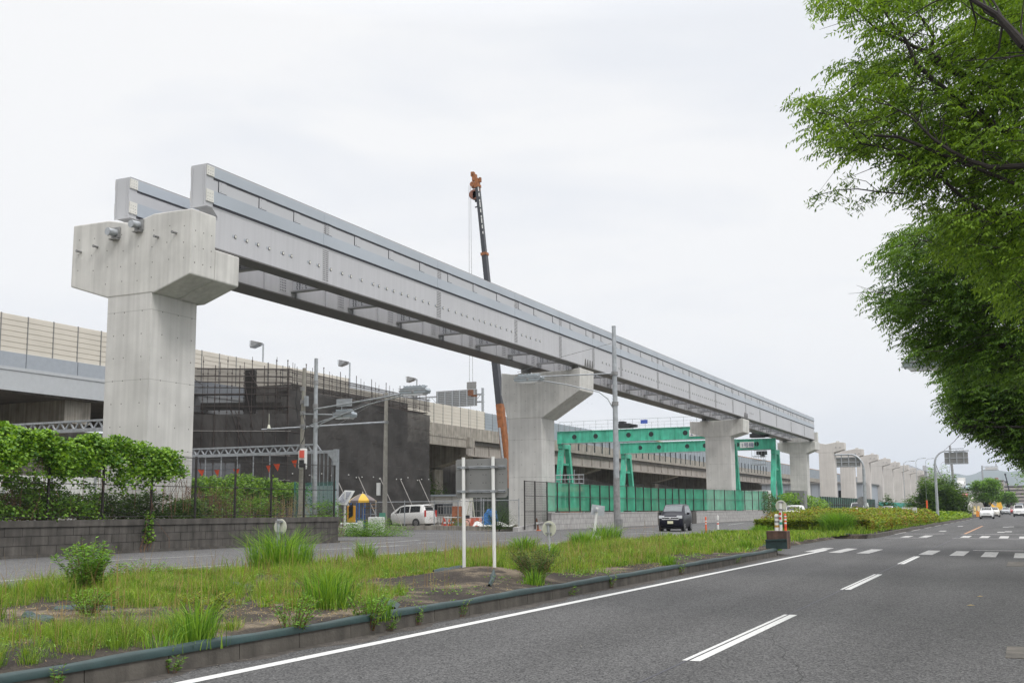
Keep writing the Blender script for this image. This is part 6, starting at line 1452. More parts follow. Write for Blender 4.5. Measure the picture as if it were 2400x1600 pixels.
# parts of the yard beyond the right gantry
b = MB(); xa, xb = [float(at(q, 1130, 230)[0]) for q in (1785, 2020)]; b.box(xa, xb, 230, 260, GL, 6.6, 0)
for i in range(12): b.box(xa+1+i*(xb-xa-2)/12, xa+1.08+i*(xb-xa-2)/12, 229.95, 230, GL, 6.6, 1)
b.box(xa-.4, xb+.4, 229.6, 260, 6.6, 6.85, 1)
r = empty('warehouse', ((xa+xb)/2, 245, GL), 'grey-blue clad warehouse visible between the far piers', 'building'); b.build('wall', [M['grey_wall'], M['signback']], r)
wx = float(at(1900+490/7.84, 1150, 229.9)[0]); 
for dx in (-.7, .7): b = MB(); b.box(wx+dx-.5, wx+dx+.5, 229.85, 229.95, 2.2, 5.2); b.build('window', M['glass'], r)
b = MB(); xa, xb = [float(at(q, 1150, 140)[0]) for q in (1742, 1797)]; b.box(xa, xb, 140, 142.5, GL, 3.75, 0); b.box(xa-.1, xb, 139.9, 142.6, 3.75, 3.9, 1); mbuild(b, 'yard_shed', [M['white'], M['white']], 'low white shed roof showing above the end of the green netting', 'shed')
# grey hopper-like cover near the climbing plants
r = None
b = MB(); b.box(-30.6, -30.5, 17.5, 29.6, GL, 2.75, 0)
for i in range(7): b.box(-30.5, -30.46, 17.6+1.95*i, 17.68+1.95*i, GL, 2.78, 1)
mbuild(b, 'white_hoarding', [M['white'], M['galv']], 'white site hoarding glimpsed through the vines at the far left', 'hoarding')
# far buildings
def apartments(px0, px1, ytop, Y, fl, cols, label, wallm, zb=0, twx=None):
    x0, x1 = [float(at(q, 1150, Y)[0]) for q in (px0, px1)]; zt = float(at(px1, ytop, Y)[2]); fh = zt/fl
    r = empty('apartment_block', ((x0+x1)/2, Y, 0), label, 'building', 'far apartment blocks')
    b = MB(); b.box(x0, x1, Y, Y+14, 0, zt); b.build('wall', wallm, r)
    for f in range(fl):
        b = MB(); b.box(x0-.2, x1+.2, Y-1.3, Y, f*fh, f*fh+1.15); b.build('balcony', M['tile'], r)
        b = MB(); b.box(x0, x1, Y-.06, Y, f*fh+1.3, f*fh+fh-.2); b.build('window_band', mat('shaded_window_band', (.10, .09, .095), .4), r)
    b = MB(); b.box(x0-.3, x1+.3, Y-1.5, Y+14, zt, zt+.5); b.build('roof', M['galv_dark'], r)
    if twx:
        xa, xb = [float(at(q, 1150, Y)[0]) for q in twx[:2]]; zz = float(at(px1, twx[2], Y)[2]); b = MB(); b.box(xa, xb, Y+2, Y+9, zt, zz); b.build('roof_house', mat('roof_house_red', (.30, .16, .15), .8), r)
    return r
apartments(2332, 2353, 1126, 640, 9, 4, 'taller brownish apartment block with a rooftop house, right of the large round tree', M['tile'], twx=(2333, 2341, 1118))
apartments(2353, 2520, 1137, 680, 7, 9, 'long brownish apartment block at the far end of the road', M['tile'])
apartments(2356, 2362, 1128, 700, 8, 1, 'pale stair tower between the two apartment blocks', M['pale_wall'])
# far crane boom
b = MB(); p0, p1 = onY(2367, 1157, 520), onY(2356, 1111, 520); b.bar(p0, p1, .5, .6); b.cbox(p1, .8, .7, .8); mbuild(b, 'distant_crane_boom', M['boom_black'], 'dark slanting crane boom in front of the far apartments', 'crane')
# yellow machine beside the road
X = float(onY(2337, 1180, 300)[0]); r = empty('excavator', (X, 300, .1), 'yellow excavator parked beside the road behind the cream car', 'excavator')
b = MB(); b.box(X-1.4, X+1.2, 299, 301.5, .9, 1.9); b.prism([(X-.2, 1.9), (X+1.1, 1.9), (X+.9, 2.9), (X, 2.9)], 'y', 299.2, 300.8); b.build('body', M['yellow'], r, bevel=.05); b = MB(); b.box(X-1.6, X+1.4, 299, 299.6, .1, .8); b.build('track', M['black'], r); b = MB(); b.bar((X-.6, 299.5, 1.7), (X-2.2, 299.3, 3.2), .35, .4); b.bar((X-2.2, 299.3, 3.2), (X-3.0, 299.2, 1.7), .3, .3); b.build('arm', M['yellow'], r); b = MB(); b.cbox((X-3.0, 299.2, 1.4), .7, .7, .6); b.build('bucket', M['galv_dark'], r)
# small orange net barrier and hydrant at the far median end
b = MB(); X = float(onY(2297, 1205, 170)[0]); b.box(X-.5, X+.7, 170, 170.05, .25, 1.1); mbuild(b, 'orange_barrier', mat('orange_net', (.75, .28, .05), .7), 'orange barrier at the median tip left of the white crossover', 'barrier')
X = float(onY(2050+1600/6.72, 1180, 240)[0]); r = empty('attenuator_post', (X, 240, .1), 'small yellowish posts in front of the ramp wall', 'marker post')
for dx in (-.35, .35): b = MB(); b.tube((X+dx, 240, .1), (X+dx, 240, 1.9), .3, 10, .2); b.build('drum', M['yellow_pale'], r)
c_ = [float(v) for v in gnd(2050+1290/6.72, 1030+1250/6.72, .2)]
b = MB(); b.box(-8.5-.55, -8.5+.55, 92, 92.4, .9, 1.55, 0); b.box(-8.55, -8.2, 92, 92.4, .1, .95, 0); b.box(-8.75, -8.25, 91.95, 92.0, .95, 1.4, 1); mbuild(b, 'median_cabinet', [M['pale_wall'], M['rust']], 'pale cabinet with a rusty door at the right end of the hedge', 'cabinet')
# street lantern poking out of the tree
r = empty('street_lamp', (2.2, 30, .15), 'dark lantern poking out of the tree crown at right', 'street lamp')
b = MB(); b.tube((2.2, 30, .15), (2.2, 30, 7.4), .13, 12, .1); b.build('pole', M['galv_dark'], r)
c_ = onY(2160, 850, 29.9); b = MB(); b.tube((2.2, 29.9, 5.9), (float(c_[0])+.5, 29.9, float(c_[2])+.08), .05, 8); b.build('bracket_arm', M['galv_dark'], r)
lamp_head(r, (float(c_[0])+.15, 29.9, float(c_[2])), 0, 1.35)
# crumbs and fallen leaves on the near road
for i, (px, py, s, lab) in enumerate(((2297, 1398, .05, 'dry yellow leaf on the near road, the farther of two'), (2275, 1419, .06, 'dry yellow leaf on the near road, the nearer of two'))):
    c_ = [float(v) for v in gnd(px, py)]; b = MB(); b.add([(c_[0]-s, c_[1], .006), (c_[0], c_[1]-s*.5, .012), (c_[0]+s, c_[1], .010), (c_[0], c_[1]+s*.5, .02)], [(0, 1, 2, 3)]); mbuild(b, 'fallen_leaf', M['straw'], lab, 'leaf', 'fallen leaves on the road')
rr = np.random.default_rng(5); n = 700; C = np.stack([rr.uniform(-7.1, .5, n), rr.uniform(4, 30, n)**1.0, np.full(n, .006)], 1)
C[:450, 0] = -7.15+np.abs(rr.normal(0, .18, 450))
P, F = leaf_arrays(C, .018, .014, droop=0, rng=rr); P[:, 2] = np.abs(P[:, 2]-.006)*.3+.005
o = fast_mesh('road_grit', P, F, mat('grit', (.22, .19, .15), .9, var=.4, island=.9)); tag(o, kind='stuff')
# ================================================================== VEGETATION
def vnoise(x, y, s=1.0, ph=0.0):
    x = np.asarray(x)*s+ph; y = np.asarray(y)*s+ph*1.7
    return (np.sin(x*1.3+1.7*np.sin(y*.7))+np.sin(y*1.9+1.3*np.sin(x*1.1+2))+np.sin((x+y)*2.7+1)*.5+np.sin((x-y)*3.9+.5)*.35)/2.85
vm = np.vectorize(mound)
def ground_z(x, y): return np.where(y < 38, vm(x, np.minimum(y, 37.9)), .2)
# ---- short grass of the median, in tufts
def tufts(n, y0, y1, rng, thr, keep):
    x = rng.uniform(-15.4, -7.35, n*4); y = y0+(y1-y0)*rng.uniform(0, 1, n*4)
    d = vnoise(x, y, .55)+.55*vnoise(x, y, 1.9, 3)
    bare = np.where(y > 11, np.clip((y-11)/4, 0, 1)*1.3+.15, .15+.25*np.clip((y-6)/5, 0, 1))   # bare soil beside the kerb
    d = d-2.5*np.clip(1-(-7.4-x)/np.maximum(bare, .05), 0, 1)+.45*np.clip((y-15)/10, -.6, 1)
    d -= 2.0*np.exp(-((x+9.1)**2)/1.3-((y-17.2)**2)/1.6)
    ok = (d > thr+rng.normal(0, .22, len(x))) & keep(x, y)
    x, y = x[ok][:n], y[ok][:n]; return x, y
def blades_for(x, y, per, rad, H, Wd, rng, lean=1.15):
    n = len(x); ang = rng.uniform(0, 2*PI, (n, per)); rr = rad*np.sqrt(rng.uniform(0, 1, (n, per)))*rng.uniform(.5, 1.3, (n, 1))
    bx = (x[:, None]+rr*np.cos(ang)).ravel(); by = (y[:, None]+rr*np.sin(ang)).ravel()
    hv = np.clip(1+.75*vnoise(x, y, 1.1, 5), .45, 1.9)[:, None]; h = (H*hv*rng.uniform(.5, 1.5, (n, 1))*rng.uniform(.35, 1.2, (n, per))).ravel()
    B = np.stack([bx, by, ground_z(bx, by)-.01], 1)
    return blade_arrays(B, h, Wd, lean, rng, A=ang.ravel())
rg = np.random.default_rng(21)
def combine(parts):
    Ps, Fs, Ms, o = [], [], [], 0
    for (P, F), m in parts: Ps.append(P); Fs.append(F+o); Ms.append(np.full(len(F), m)); o += len(P)
    return np.concatenate(Ps), np.concatenate(Fs), np.concatenate(Ms)
allk = lambda x, y: (x > -15.5) & ((y < 34) | (x < -8.2))
parts = []
for (n, y0, y1, per, rad, H, Wd, thr) in ((1150, 3.5, 11, 44, .085, .15, .0042, .02), (2000, 11, 20, 34, .11, .165, .0065, -.16), (2500, 20, 38, 24, .15, .185, .011, -.45), (600, 38, 56, 16, .3, .2, .025, -.9)):
    x, y = tufts(n, y0, y1, rg, thr, allk); parts.append((blades_for(x, y, per, rad, H, Wd, rg), 0))
    k = len(x)//4; parts.append((blades_for(x[:k], y[:k], per//2, rad*1.4, H*.9, Wd*.8, rg, .7), 1))
# straw litter lying flat
x = rg.uniform(-15.2, -7.45, 26000); y = rg.uniform(3, 36, 26000); ok = vnoise(x, y, .8, 9) > .12+rg.normal(0, .2, len(x)); x, y = x[ok], y[ok]
B = np.stack([x, y, ground_z(x, y)+.004], 1); parts.append((blade_arrays(B, np.full(len(x), .02), .008, 7.0, rg), 1))
# thin seed stems standing above the grass
x, y = tufts(1500, 6, 32, rg, -.7, allk); parts.append((blades_for(x, y, 3, .2, .42, .006, rg, .35), 2))
# low broad-leaved weeds threaded through the grass
for (n_, y0, y1, L_) in ((5200, 4, 13, .028), (6000, 13, 24, .045), (5000, 24, 38, .07)):
    x = rg.uniform(-15.3, -7.5, n_); y = rg.uniform(y0, y1, n_); ok = (vnoise(x, y, 1.4, 6)+.4*vnoise(x, y, 5, 2) > .12) & allk(x, y) & ((x+9.1)**2+(y-17.2)**2 > 1.4); x, y = x[ok], y[ok]
    x = np.repeat(x, 3)+rg.normal(0, .05, 3*len(x)); y = np.repeat(y, 3)+rg.normal(0, .05, len(x)); C = np.stack([x, y, ground_z(x, y)+rg.uniform(.01, .11, len(x))], 1); parts.append((leaf_arrays(C, L_, L_*.42, droop=-.1, rng=rg, flat=.5), 3))
P, F, mi = combine(parts); o = fast_mesh('grass', P, F, [M['blade'], M['straw'], M['seed'], M['leaf_weed']], mi); tag(o, kind='stuff')
# grass at the kerb foot of the far median and round the hedge
parts = []
x = rg.uniform(-15.2, -7.3, 5200); y = 57+110*rg.uniform(0, 1, 5200)**1.5
B = np.stack([x, y, np.full(len(x), .2)], 1); front = y < 59.5
parts.append((blade_arrays(np.repeat(B[front | (x > -8.3) | (y > 108)], 8, 0)+rg.normal(0, .12, (8*int((front | (x > -8.3) | (y > 108)).sum()), 3))*np.array([1, 1, 0]), .20, .03, .6, rg), 0))
P, F, mi = combine(parts); o = fast_mesh('grass', P, F, [M['blade']], mi); tag(o, kind='stuff')

# ---- single weeds and clumps
def grass_clump(x, y, z, R, H, n, Wd, label, mats=None, group='tall grass clumps on the median', lean=.85, name='grass_clump', stuffs=None):
    r = empty(name, (x, y, z), label, 'grass clump', group); rng = np.random.default_rng(int(abs(x*131+y*17))+3)
    a = rng.uniform(0, 2*PI, n); rr = R*rng.uniform(0, 1, n)**.8*.5; B = np.stack([x+rr*np.cos(a), y+rr*np.sin(a), np.full(n, z-.02)], 1)
    h = H*rng.uniform(.35, 1.1, n)*(1.05-.35*(rr/R))
    P, F = blade_arrays(B, h, Wd, lean, rng, A=a); fast_mesh('blades', P, F, mats or M['blade_green'], parent=r)
    k = n//4; a = rng.uniform(0, 2*PI, k); rr = R*np.sqrt(rng.uniform(0, 1, k)); B = np.stack([x+rr*np.cos(a), y+rr*np.sin(a), np.full(k, z-.02)], 1)
    P, F = blade_arrays(B, .38*H, Wd, .9, rng); fast_mesh('lower_blades', P, F, M['blade'], parent=r); return r
def leafy_weed(x, y, z, R, H, ns, nl, L_, Wd, label, leafm=None, group='leafy weeds', name='leafy_weed', cat='weed', lean=.35, stemm=None, rs=.005):
    """upright stems, each carrying leaves all the way up"""
    r = empty(name, (x, y, z), label, cat, group); rng = np.random.default_rng(int(abs(x*37+y*91))+5); b = MB(); C = []
    for i in range(ns):
        a = rng.uniform(0, 2*PI); rr = R*.35*math.sqrt(rng.uniform(0, 1)); p = np.array([x+rr*math.cos(a), y+rr*math.sin(a), z]); h = H*rng.uniform(.55, 1.0)*(1-.25*rr/R)
        d = np.array([math.cos(a), math.sin(a), 0])*R*rng.uniform(.1, 1)*(1 if lean else 0); q = p+np.array([0, 0, h*.55])+d*.4; t = p+np.array([0, 0, h])+d
        b.tube(p, q, rs, 4, rs*.8); b.tube(q, t, rs*.8, 4, rs*.4)
        k = rng.uniform(.12, 1.0, nl)**.8; k = k[:, None]; base = np.where(k < .55, p+(q-p)*k/.55, q+(t-q)*(k-.55)/.45); C.append(base+rng.normal(0, R*.06, (nl, 3)))
    C = np.concatenate(C); P, F = leaf_arrays(C, L_, Wd, droop=-.15, rng=rng, flat=.3)
    fast_mesh('leaves', P, F, leafm or M['leaf_weed'], parent=r); b.build('stems', stemm or M['twig'], r); return r
gz = lambda x, y: float(ground_z(np.array([x]), np.array([y]))[0])
leafy_weed(-12.67, 12.13, gz(-12.7, 12.1), .40, .84, 48, 80, .07, .02, 'large leafy green weed bush at the left end of the median', name='weed_bush')
grass_clump(-14.35, 19.0, gz(-14.35, 19), 1.3, 1.02, 900, .015, 'big tall grass clump around the foot of the left disc sign')
grass_clump(-8.3, 12.0, gz(-8.3, 12.0), .62, .62, 420, .011, 'tall grass clump on the median just left of the rectangular sign')
grass_clump(-7.42, 8.5, .18, .36, .55, 230, .010, 'grass clump hanging over the kerb, nearest to the camera of the tall ones')
grass_clump(-7.4, 8.0, .18, .32, .34, 70, .010, 'small grass clump behind the nearest kerb clump')
leafy_weed(-7.3, 9.9, .12, .30, .50, 22, 46, .045, .014, 'leafy weed growing out of the kerb, left of the kerb grass tuft')
leafy_weed(-7.25, 11.35, .04, .26, .48, 22, 40, .045, .014, 'leafy weed growing over the kerb below the tall grass clump')
grass_clump(-7.30, 11.6, .15, .32, .40, 220, .009, 'grass tuft on the kerb below the tall grass clump')
leafy_weed(-7.85, 17.6, gz(-7.85, 17.6), .50, .62, 70, 60, .05, .010, 'rounded fine-leaved weed bush right of the rectangular sign', leafm=M['leaf_dark'], name='weed_bush')
grass_clump(-7.6, 17.0, gz(-7.6, 17.0), .32, .32, 160, .012, 'small grass clump in front of the rounded weed bush')
grass_clump(-14.7, 22.8, .26, .45, .62, 240, .014, 'grass clump at the back of the median, left of the sign posts')
grass_clump(-14.9, 40.2, .2, 1.1, .85, 420, .024, 'tall grass clump at the foot of the square sign')
grass_clump(-13.6, 34.6, .25, .9, .62, 420, .022, 'grass clump between the disc sign and the lamp post')
grass_clump(-10.6, 24.6, .3, .5, .45, 260, .016, 'grass clump behind the right disc sign')
grass_clump(-12.6, 27.5, .3, .8, .55, 380, .02, 'grass clump at the back of the median between the sign and the disc')
grass_clump(-9.8, 33.4, .25, .5, .38, 260, .02, 'low grass clump left of the dark concrete block')
grass_clump(-8.15, 34.8, .24, .4, .36, 200, .018, 'small straw-tipped grass clump beside the dark concrete block')
grass_clump(-7.5, 24.3, .2, .35, .3, 160, .014, 'low green grass tuft near the kerb, halfway to the block')
grass_clump(-11.0, 9.0, .27, .45, .42, 300, .010, 'yellow-green grass clump at the left front of the median', mats=M['blade'])
grass_clump(-12.6, 9.6, .27, .5, .38, 260, .010, 'yellow-green grass clump left of the leafy weed bush', mats=M['blade'])
grass_clump(-9.6, 13.7, .27, .5, .45, 340, .011, 'yellow-green grass clump behind the tall grass clump', mats=M['blade'])
leafy_weed(-8.9, 10.4, .25, .32, .30, 26, 40, .03, .022, 'bright yellow-green low weed between the kerb weeds', leafm=M['leaf_hedge'])
leafy_weed(-10.3, 9.9, .27, .35, .30, 24, 40, .04, .014, 'small green weed tuft at the left front of the median')
grass_clump(-9.4, 7.4, .25, .35, .26, 160, .007, 'thin short grass tuft in the left bottom corner', mats=M['blade'])
leafy_weed(-15.0, 11.2, .24, .5, .75, 9, 34, .05, .014, 'thin upright weeds at the left picture edge beside the road', leafm=M['leaf_weed'])
leafy_weed(-15.1, 12.3, .24, .3, .60, 7, 34, .05, .014, 'thin upright weeds left of the leafy weed bush')
leafy_weed(-14.9, 15.6, .24, .7, .35, 26, 30, .05, .018, 'low leafy weeds along the far edge of the median')
grass_clump(-9.2, 43.5, .15, .9, .45, 420, .03, 'low grass clump in the gap behind the dark concrete block')
grass_clump(-8.0, 38.6, .05, .35, .3, 120, .02, 'small grass tuft at the very tip of the near median')
for i, (y, h) in enumerate(((5.2, .2), (6.6, .28), (7.9, .22), (12.4, .34), (11.7, .2), (13.6, .32), (17.6, .20), (19.6, .34), (24.2, .34), (29.5, .22))):
    lab = ['nearest kerb sprig at the left picture edge', 'second kerb sprig from the left', 'third kerb sprig, just left of the kerb grass clump', 'kerb sprig under the loose fold of sheet', 'small kerb sprig left of the loose fold of sheet', 'kerb sprig right of the loose fold of sheet', 'kerb sprig below the rectangular sign', 'kerb sprig right of the sign mound', 'kerb sprig halfway to the dark block', 'small kerb sprig nearest the dark block'][i]
    leafy_weed(nose_x(y)+.03, y, .0, .13, h, 7, 22, .045, .012, lab, name='kerb_sprig', group='sprigs growing from the kerb joint', rs=.003)

# ---- shrubs
def shrub(x, y, z, rx, ry, H, n, L_, Wd, label, leafm, name='shrub', cat='shrub', group=None, dens=.55, droop=.2):
    r = empty(name, (x, y, z), label, cat, group); rng = np.random.default_rng(int(abs(x*53+y*29))+9)
    u = rng.normal(0, 1, (n, 3)); u /= np.linalg.norm(u, axis=1)[:, None]; u[:, 2] = np.abs(u[:, 2]); rad = rng.uniform(0, 1, n)**dens
    lump = 1+.16*np.sin(u[:, 0]*7+u[:, 2]*5+x)+.13*np.sin(u[:, 1]*9+3*u[:, 0])+rng.normal(0, .05, n)
    C = np.stack([x+u[:, 0]*rx*rad*lump, y+u[:, 1]*ry*rad*lump, z+H*.08+u[:, 2]*H*rad*lump*.92], 1)
    keep = vnoise(C[:, 0]*2.2/max(rx, .5)+C[:, 2], C[:, 1]*2.2/max(ry, .5)+C[:, 2]*1.5, 1.6, x) > -.55
    P, F = leaf_arrays(C[keep], L_, Wd, droop=droop, rng=rng); fast_mesh('crown', P, F, leafm, parent=r)
    b = MB()
    for i in range(7):
        a = i*PI*2/7+x; p = (x+.1*rx*math.cos(a), y+.1*ry*math.sin(a), z); q = (x+.45*rx*math.cos(a), y+.45*ry*math.sin(a), z+H*.5); b.tube(p, q, .03*max(.4, H/2), 5, .015*max(.4, H/2)); b.tube(q, (x+.7*rx*math.cos(a+.3), y+.7*ry*math.sin(a+.3), z+H*.75), .015*max(.4, H/2), 5, .006)
    b.build('stems', M['bark'], r); return r
shrub(-31.0, 48.2, .15, 2.3, 1.4, .95, 9000, .09, .04, 'low weedy shrub patch at the corner of the dark block wall', M['leaf_weed'], group=None)
shrub(-30.2, 62.0, .2, 1.15, .9, 1.75, 6500, .10, .028, 'bushy feathery weed in front of the wire fence below the second pier', M['leaf_dark'])
shrub(-35.4, 66.6, .3, .8, .5, .9, 1500, .09, .03, 'small weed in front of the blue tarpaulin', M['leaf_weed'])
shrub(float(onY(2050+980/6.72, 1150, 178)[0]), 178, .2, 4.1, 3.5, 5.5, 30000, .34, .18, 'wide round dark bush tree by the right overhead sign', M['leaf_mid'], name='bush_tree', cat='tree', dens=.33)
shrub(float(onY(2050+1000/6.72, 1150, 186)[0]), 186, .2, 2.2, 2.2, 7.4, 7000, .34, .16, 'paler taller tree rising behind the round bush tree', M['leaf_weed'], name='bush_tree', cat='tree', dens=.4)
shrub(float(onY(2050+200/6.72, 1150, 190)[0]), 190, .2, 1.6, 1.2, 3.5, 1500, .4, .2, 'small shrub in front of the turquoise fence', M['leaf_dark'])
shrub(-60.0, 104, .2, 4, 3, 5.2, 9000, .25, .14, 'green tree showing under the expressway behind the site office', M['leaf_dark'], name='tree', cat='tree', dens=.4)
shrub(-55, 160, .2, 4.5, 2.5, 4.2, 7000, .28, .14, 'dark shrubs behind the green netting between lamp post and third pier', M['leaf_dark'], dens=.4)
shrub(-63, 150, .2, 6, 3, 3.8, 7000, .30, .15, 'low dark shrubs under the expressway left of the farther gantry leg', M['leaf_dark'], dens=.4)

# ---- climbing plants over the netting end and the second fence
def vine_mass(name, pts, X, thick, n, L_, Wd, m_, label, seed=1, group=None, gap=-.5, droop=.7, stems=30, cat='climbing plant', rag=0.0):
    """pts: (px, py_top, py_bottom) in the photo for the plane X, giving the real extent of the mass along the fence"""
    rng = np.random.default_rng(seed); px = np.array([p[0] for p in pts], float); x = rng.uniform(px[0], px[-1], n)
    t_, b_ = np.interp(x, px, [p[1] for p in pts]), np.interp(x, px, [p[2] for p in pts]); t_ = t_+rag*(5*np.sin(x*.11)+4*np.sin(x*.37)); b_ = b_+rag*(10*np.sin(x*.09+1)+9*np.sin(x*.23)+14*np.maximum(0, np.sin(x*.051))); y = t_+(b_-t_)*rng.uniform(0, 1, n)**(1.25 if rag else .85)
    C = np.array([onX(a, c, X) for a, c in zip(x, y)]); ed = np.minimum((y-t_)/(np.abs(b_-t_)+1e-3), 1); C[:, 0] += rng.normal(0, thick, n)*(.5+ed*.5)
    C[:, 2] += .06*np.sin(C[:, 1]*3.1)+.05*np.sin(C[:, 1]*7.3)
    if gap is not None: k = vnoise(C[:, 1]*1.0, C[:, 2]*1.6, 1.7, seed) > gap; C = C[k]
    p0 = C.mean(0); r = empty(name, (float(p0[0]), float(p0[1]), .3), label, cat, group)
    P, F = leaf_arrays(C, L_, Wd, droop=droop, rng=rng, flat=.35); fast_mesh('leaves', P, F, m_, parent=r)
    b = MB()
    for i in range(stems):
        q = C[rng.integers(len(C))]; y0 = float(q[1]+rng.normal(0, .5)); b.path([(X+float(rng.normal(0, .1)), y0, max(.3, float(q[2])-1.4)), (X+float(rng.normal(0, .12)), y0+float(rng.normal(0, .2)), float(q[2])-.6), tuple(q)], .008, 4, .004)
    b.build('stems', M['twig'], r); return r
z2 = lambda x, y: (x/2.851, 850+y/2.851)
K = [(-260, 470, 740), (0, 470, 730), (80, 480, 725), (160, 460, 720), (300, 462, 730), (420, 475, 720), (520, 500, 740), (560, 480, 760), (640, 510, 740), (720, 500, 760), (880, 495, 790), (960, 540, 820), (1050, 560, 790), (1120, 580, 770), (1165, 600, 740), (1185, 660, 720)]
vine_mass('kudzu_vine', [(*[z2(a, b_)[0] for b_ in (0,)], z2(a, b_)[1], z2(a, c)[1]) for a, b_, c in K], -26.3, .30, 23000, .105, .092, M['leaf_kudzu'], 'thick bright green kudzu draped over the left mesh fence', seed=3, gap=-.42, rag=1.0)
K = [(-200, 400, 480), (0, 405, 480), (40, 400, 480), (110, 425, 475), (170, 440, 470)]
vine_mass('kudzu_vine', [(z2(a, 0)[0], z2(a, b_)[1], z2(a, c)[1]) for a, b_, c in K], -27.6, .3, 1500, .14, .12, M['leaf_kudzu'], 'higher kudzu tuft at the left picture edge', seed=5)
K = [(-260, 740, 1040), (0, 740, 1040), (200, 760, 1040), (420, 780, 1040), (640, 800, 1040)]
vine_mass('kudzu_vine', [(z2(a, 0)[0], z2(a, b_)[1], z2(a, c)[1]) for a, b_, c in K], -26.75, .3, 11000, .095, .07, M['leaf_weed'], 'thinner climbing stems and leaves on the lower left fence', seed=6, gap=-.25, stems=260)
K = [(1150, 690, 760), (1200, 690, 750), (1250, 720, 765)]
vine_mass('kudzu_vine', [(z2(a, 0)[0], z2(a, b_)[1], z2(a, c)[1]) for a, b_, c in K], -26.2, .08, 130, .12, .11, M['leaf_kudzu'], 'small kudzu shoot reaching right past the main mass', seed=8, gap=None, stems=8)
K = [(965, 985, 1190), (1000, 975, 1195), (1030, 985, 1180)]
vine_mass('hanging_vine', [(z2(a, 0)[0], z2(a, b_)[1], z2(a, c)[1]) for a, b_, c in K], -26.12, .04, 150, .10, .09, M['leaf_kudzu'], 'thin vine hanging down over the dark block wall', seed=9, gap=None, stems=10)
# undergrowth behind the left fence
for i, (a0, a1, t0, t1, X, n, m_, lab) in enumerate(((650, 1320, 870, 930, -27.3, 9500, 'leaf_dark', 'dark undergrowth behind the fence at the foot of the nearest pier'), (-200, 720, 900, 880, -27.5, 9500, 'leaf_dark', 'dark undergrowth behind the far left of the mesh fence'), (1250, 1620, 900, 880, -28.0, 2600, 'leaf_weed', 'green weeds behind the fence right of the nearest pier'), (1640, 1820, 930, 900, -28.0, 1700, 'leaf_weed', 'green feathery weeds behind the middle of the right fence part'), (2060, 2240, 960, 930, -28.2, 1500, 'leaf_weed', 'green weeds behind the last bay of the mesh fence'))):
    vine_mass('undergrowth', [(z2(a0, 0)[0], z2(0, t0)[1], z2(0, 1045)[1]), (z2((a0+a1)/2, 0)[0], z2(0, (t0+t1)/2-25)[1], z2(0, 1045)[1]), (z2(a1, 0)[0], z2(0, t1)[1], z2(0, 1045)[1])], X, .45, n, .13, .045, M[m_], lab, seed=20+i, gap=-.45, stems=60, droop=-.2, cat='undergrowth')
# brown dry stems
rng_ = np.random.default_rng(77)
for i, (a0, a1, n, h, lab) in enumerate(((1060, 1290, 70, 1.75, 'reddish dry weed stalks in front of the nearest pier'), (1330, 1560, 70, 1.7, 'reddish dry weed stalks between the pier and the second fence post'), (1580, 2000, 80, 1.3, 'straw-coloured dry weeds behind the right part of the mesh fence'))):
    b = MB(); m_ = M['twig'] if i < 2 else M['straw']
    ya, yb_ = float(onX(z2(a0, 0)[0], 1150, -28.2)[1]), float(onX(z2(a1, 0)[0], 1150, -28.2)[1])
    for k in range(n):
        x, y = -28.2+rng_.normal(0, .7), rng_.uniform(ya, yb_); hh = h*rng_.uniform(.6, 1.25); lx, ly = rng_.normal(0, .12, 2); t = (x+lx, y+ly, GL+.9+hh*.75); b.tube((x, y, GL), t, .008, 4, .004)
        for j in range(7): tt = rng_.uniform(.4, 1); p = [x+lx*tt, y+ly*tt, GL+(.9+hh*.75-GL)*tt]; a = rng_.uniform(0, 6.3); b.tube(p, (p[0]+.13*math.cos(a), p[1]+.13*math.sin(a), p[2]+.1), .007, 3, .003)
    mbuild(b, 'dry_weeds', m_, lab, 'weeds', 'dry weed patches behind the mesh fence')
# grass ground cover on the left plot
x = rng_.uniform(-36, -26.8, 9000); y = rng_.uniform(22, 38.6, 9000); B = np.stack([x, y, np.full(9000, GL)], 1); P, F = blade_arrays(np.repeat(B, 3, 0)+rng_.normal(0, .08, (27000, 3))*np.array([1, 1, 0]), .75, .022, .4, rng_)
mi = (rng_.uniform(0, 1, len(F)) < .28).astype(int); o = fast_mesh('plot_grass', P, F, [M['blade_green'], M['straw']], mi); tag(o, kind='stuff')
# hedge of kudzu across the left plot
K = [(1250, 762, 860), (1350, 760, 860), (1500, 770, 870), (1580, 740, 880), (1640, 738, 880), (1760, 770, 880), (1900, 800, 900), (1990, 810, 900)]
vine_mass('vine_hedge', [(z2(a, 0)[0], z2(a, b_)[1], z2(a, c)[1]) for a, b_, c in K], -33.5, .7, 8500, .14, .11, M['leaf_kudzu'], 'bank of green vines across the left plot, below the red pennants', seed=31, gap=-.7, stems=40)
K = [(1250, 860, 960), (1600, 870, 960), (2000, 880, 960)]
vine_mass('vine_hedge', [(z2(a, 0)[0], z2(a, b_)[1], z2(a, c)[1]) for a, b_, c in K], -33.2, .7, 4500, .12, .05, M['leaf_dark'], 'darker brown-green lower part of the vine bank on the left plot', seed=32, gap=-.4, stems=60)
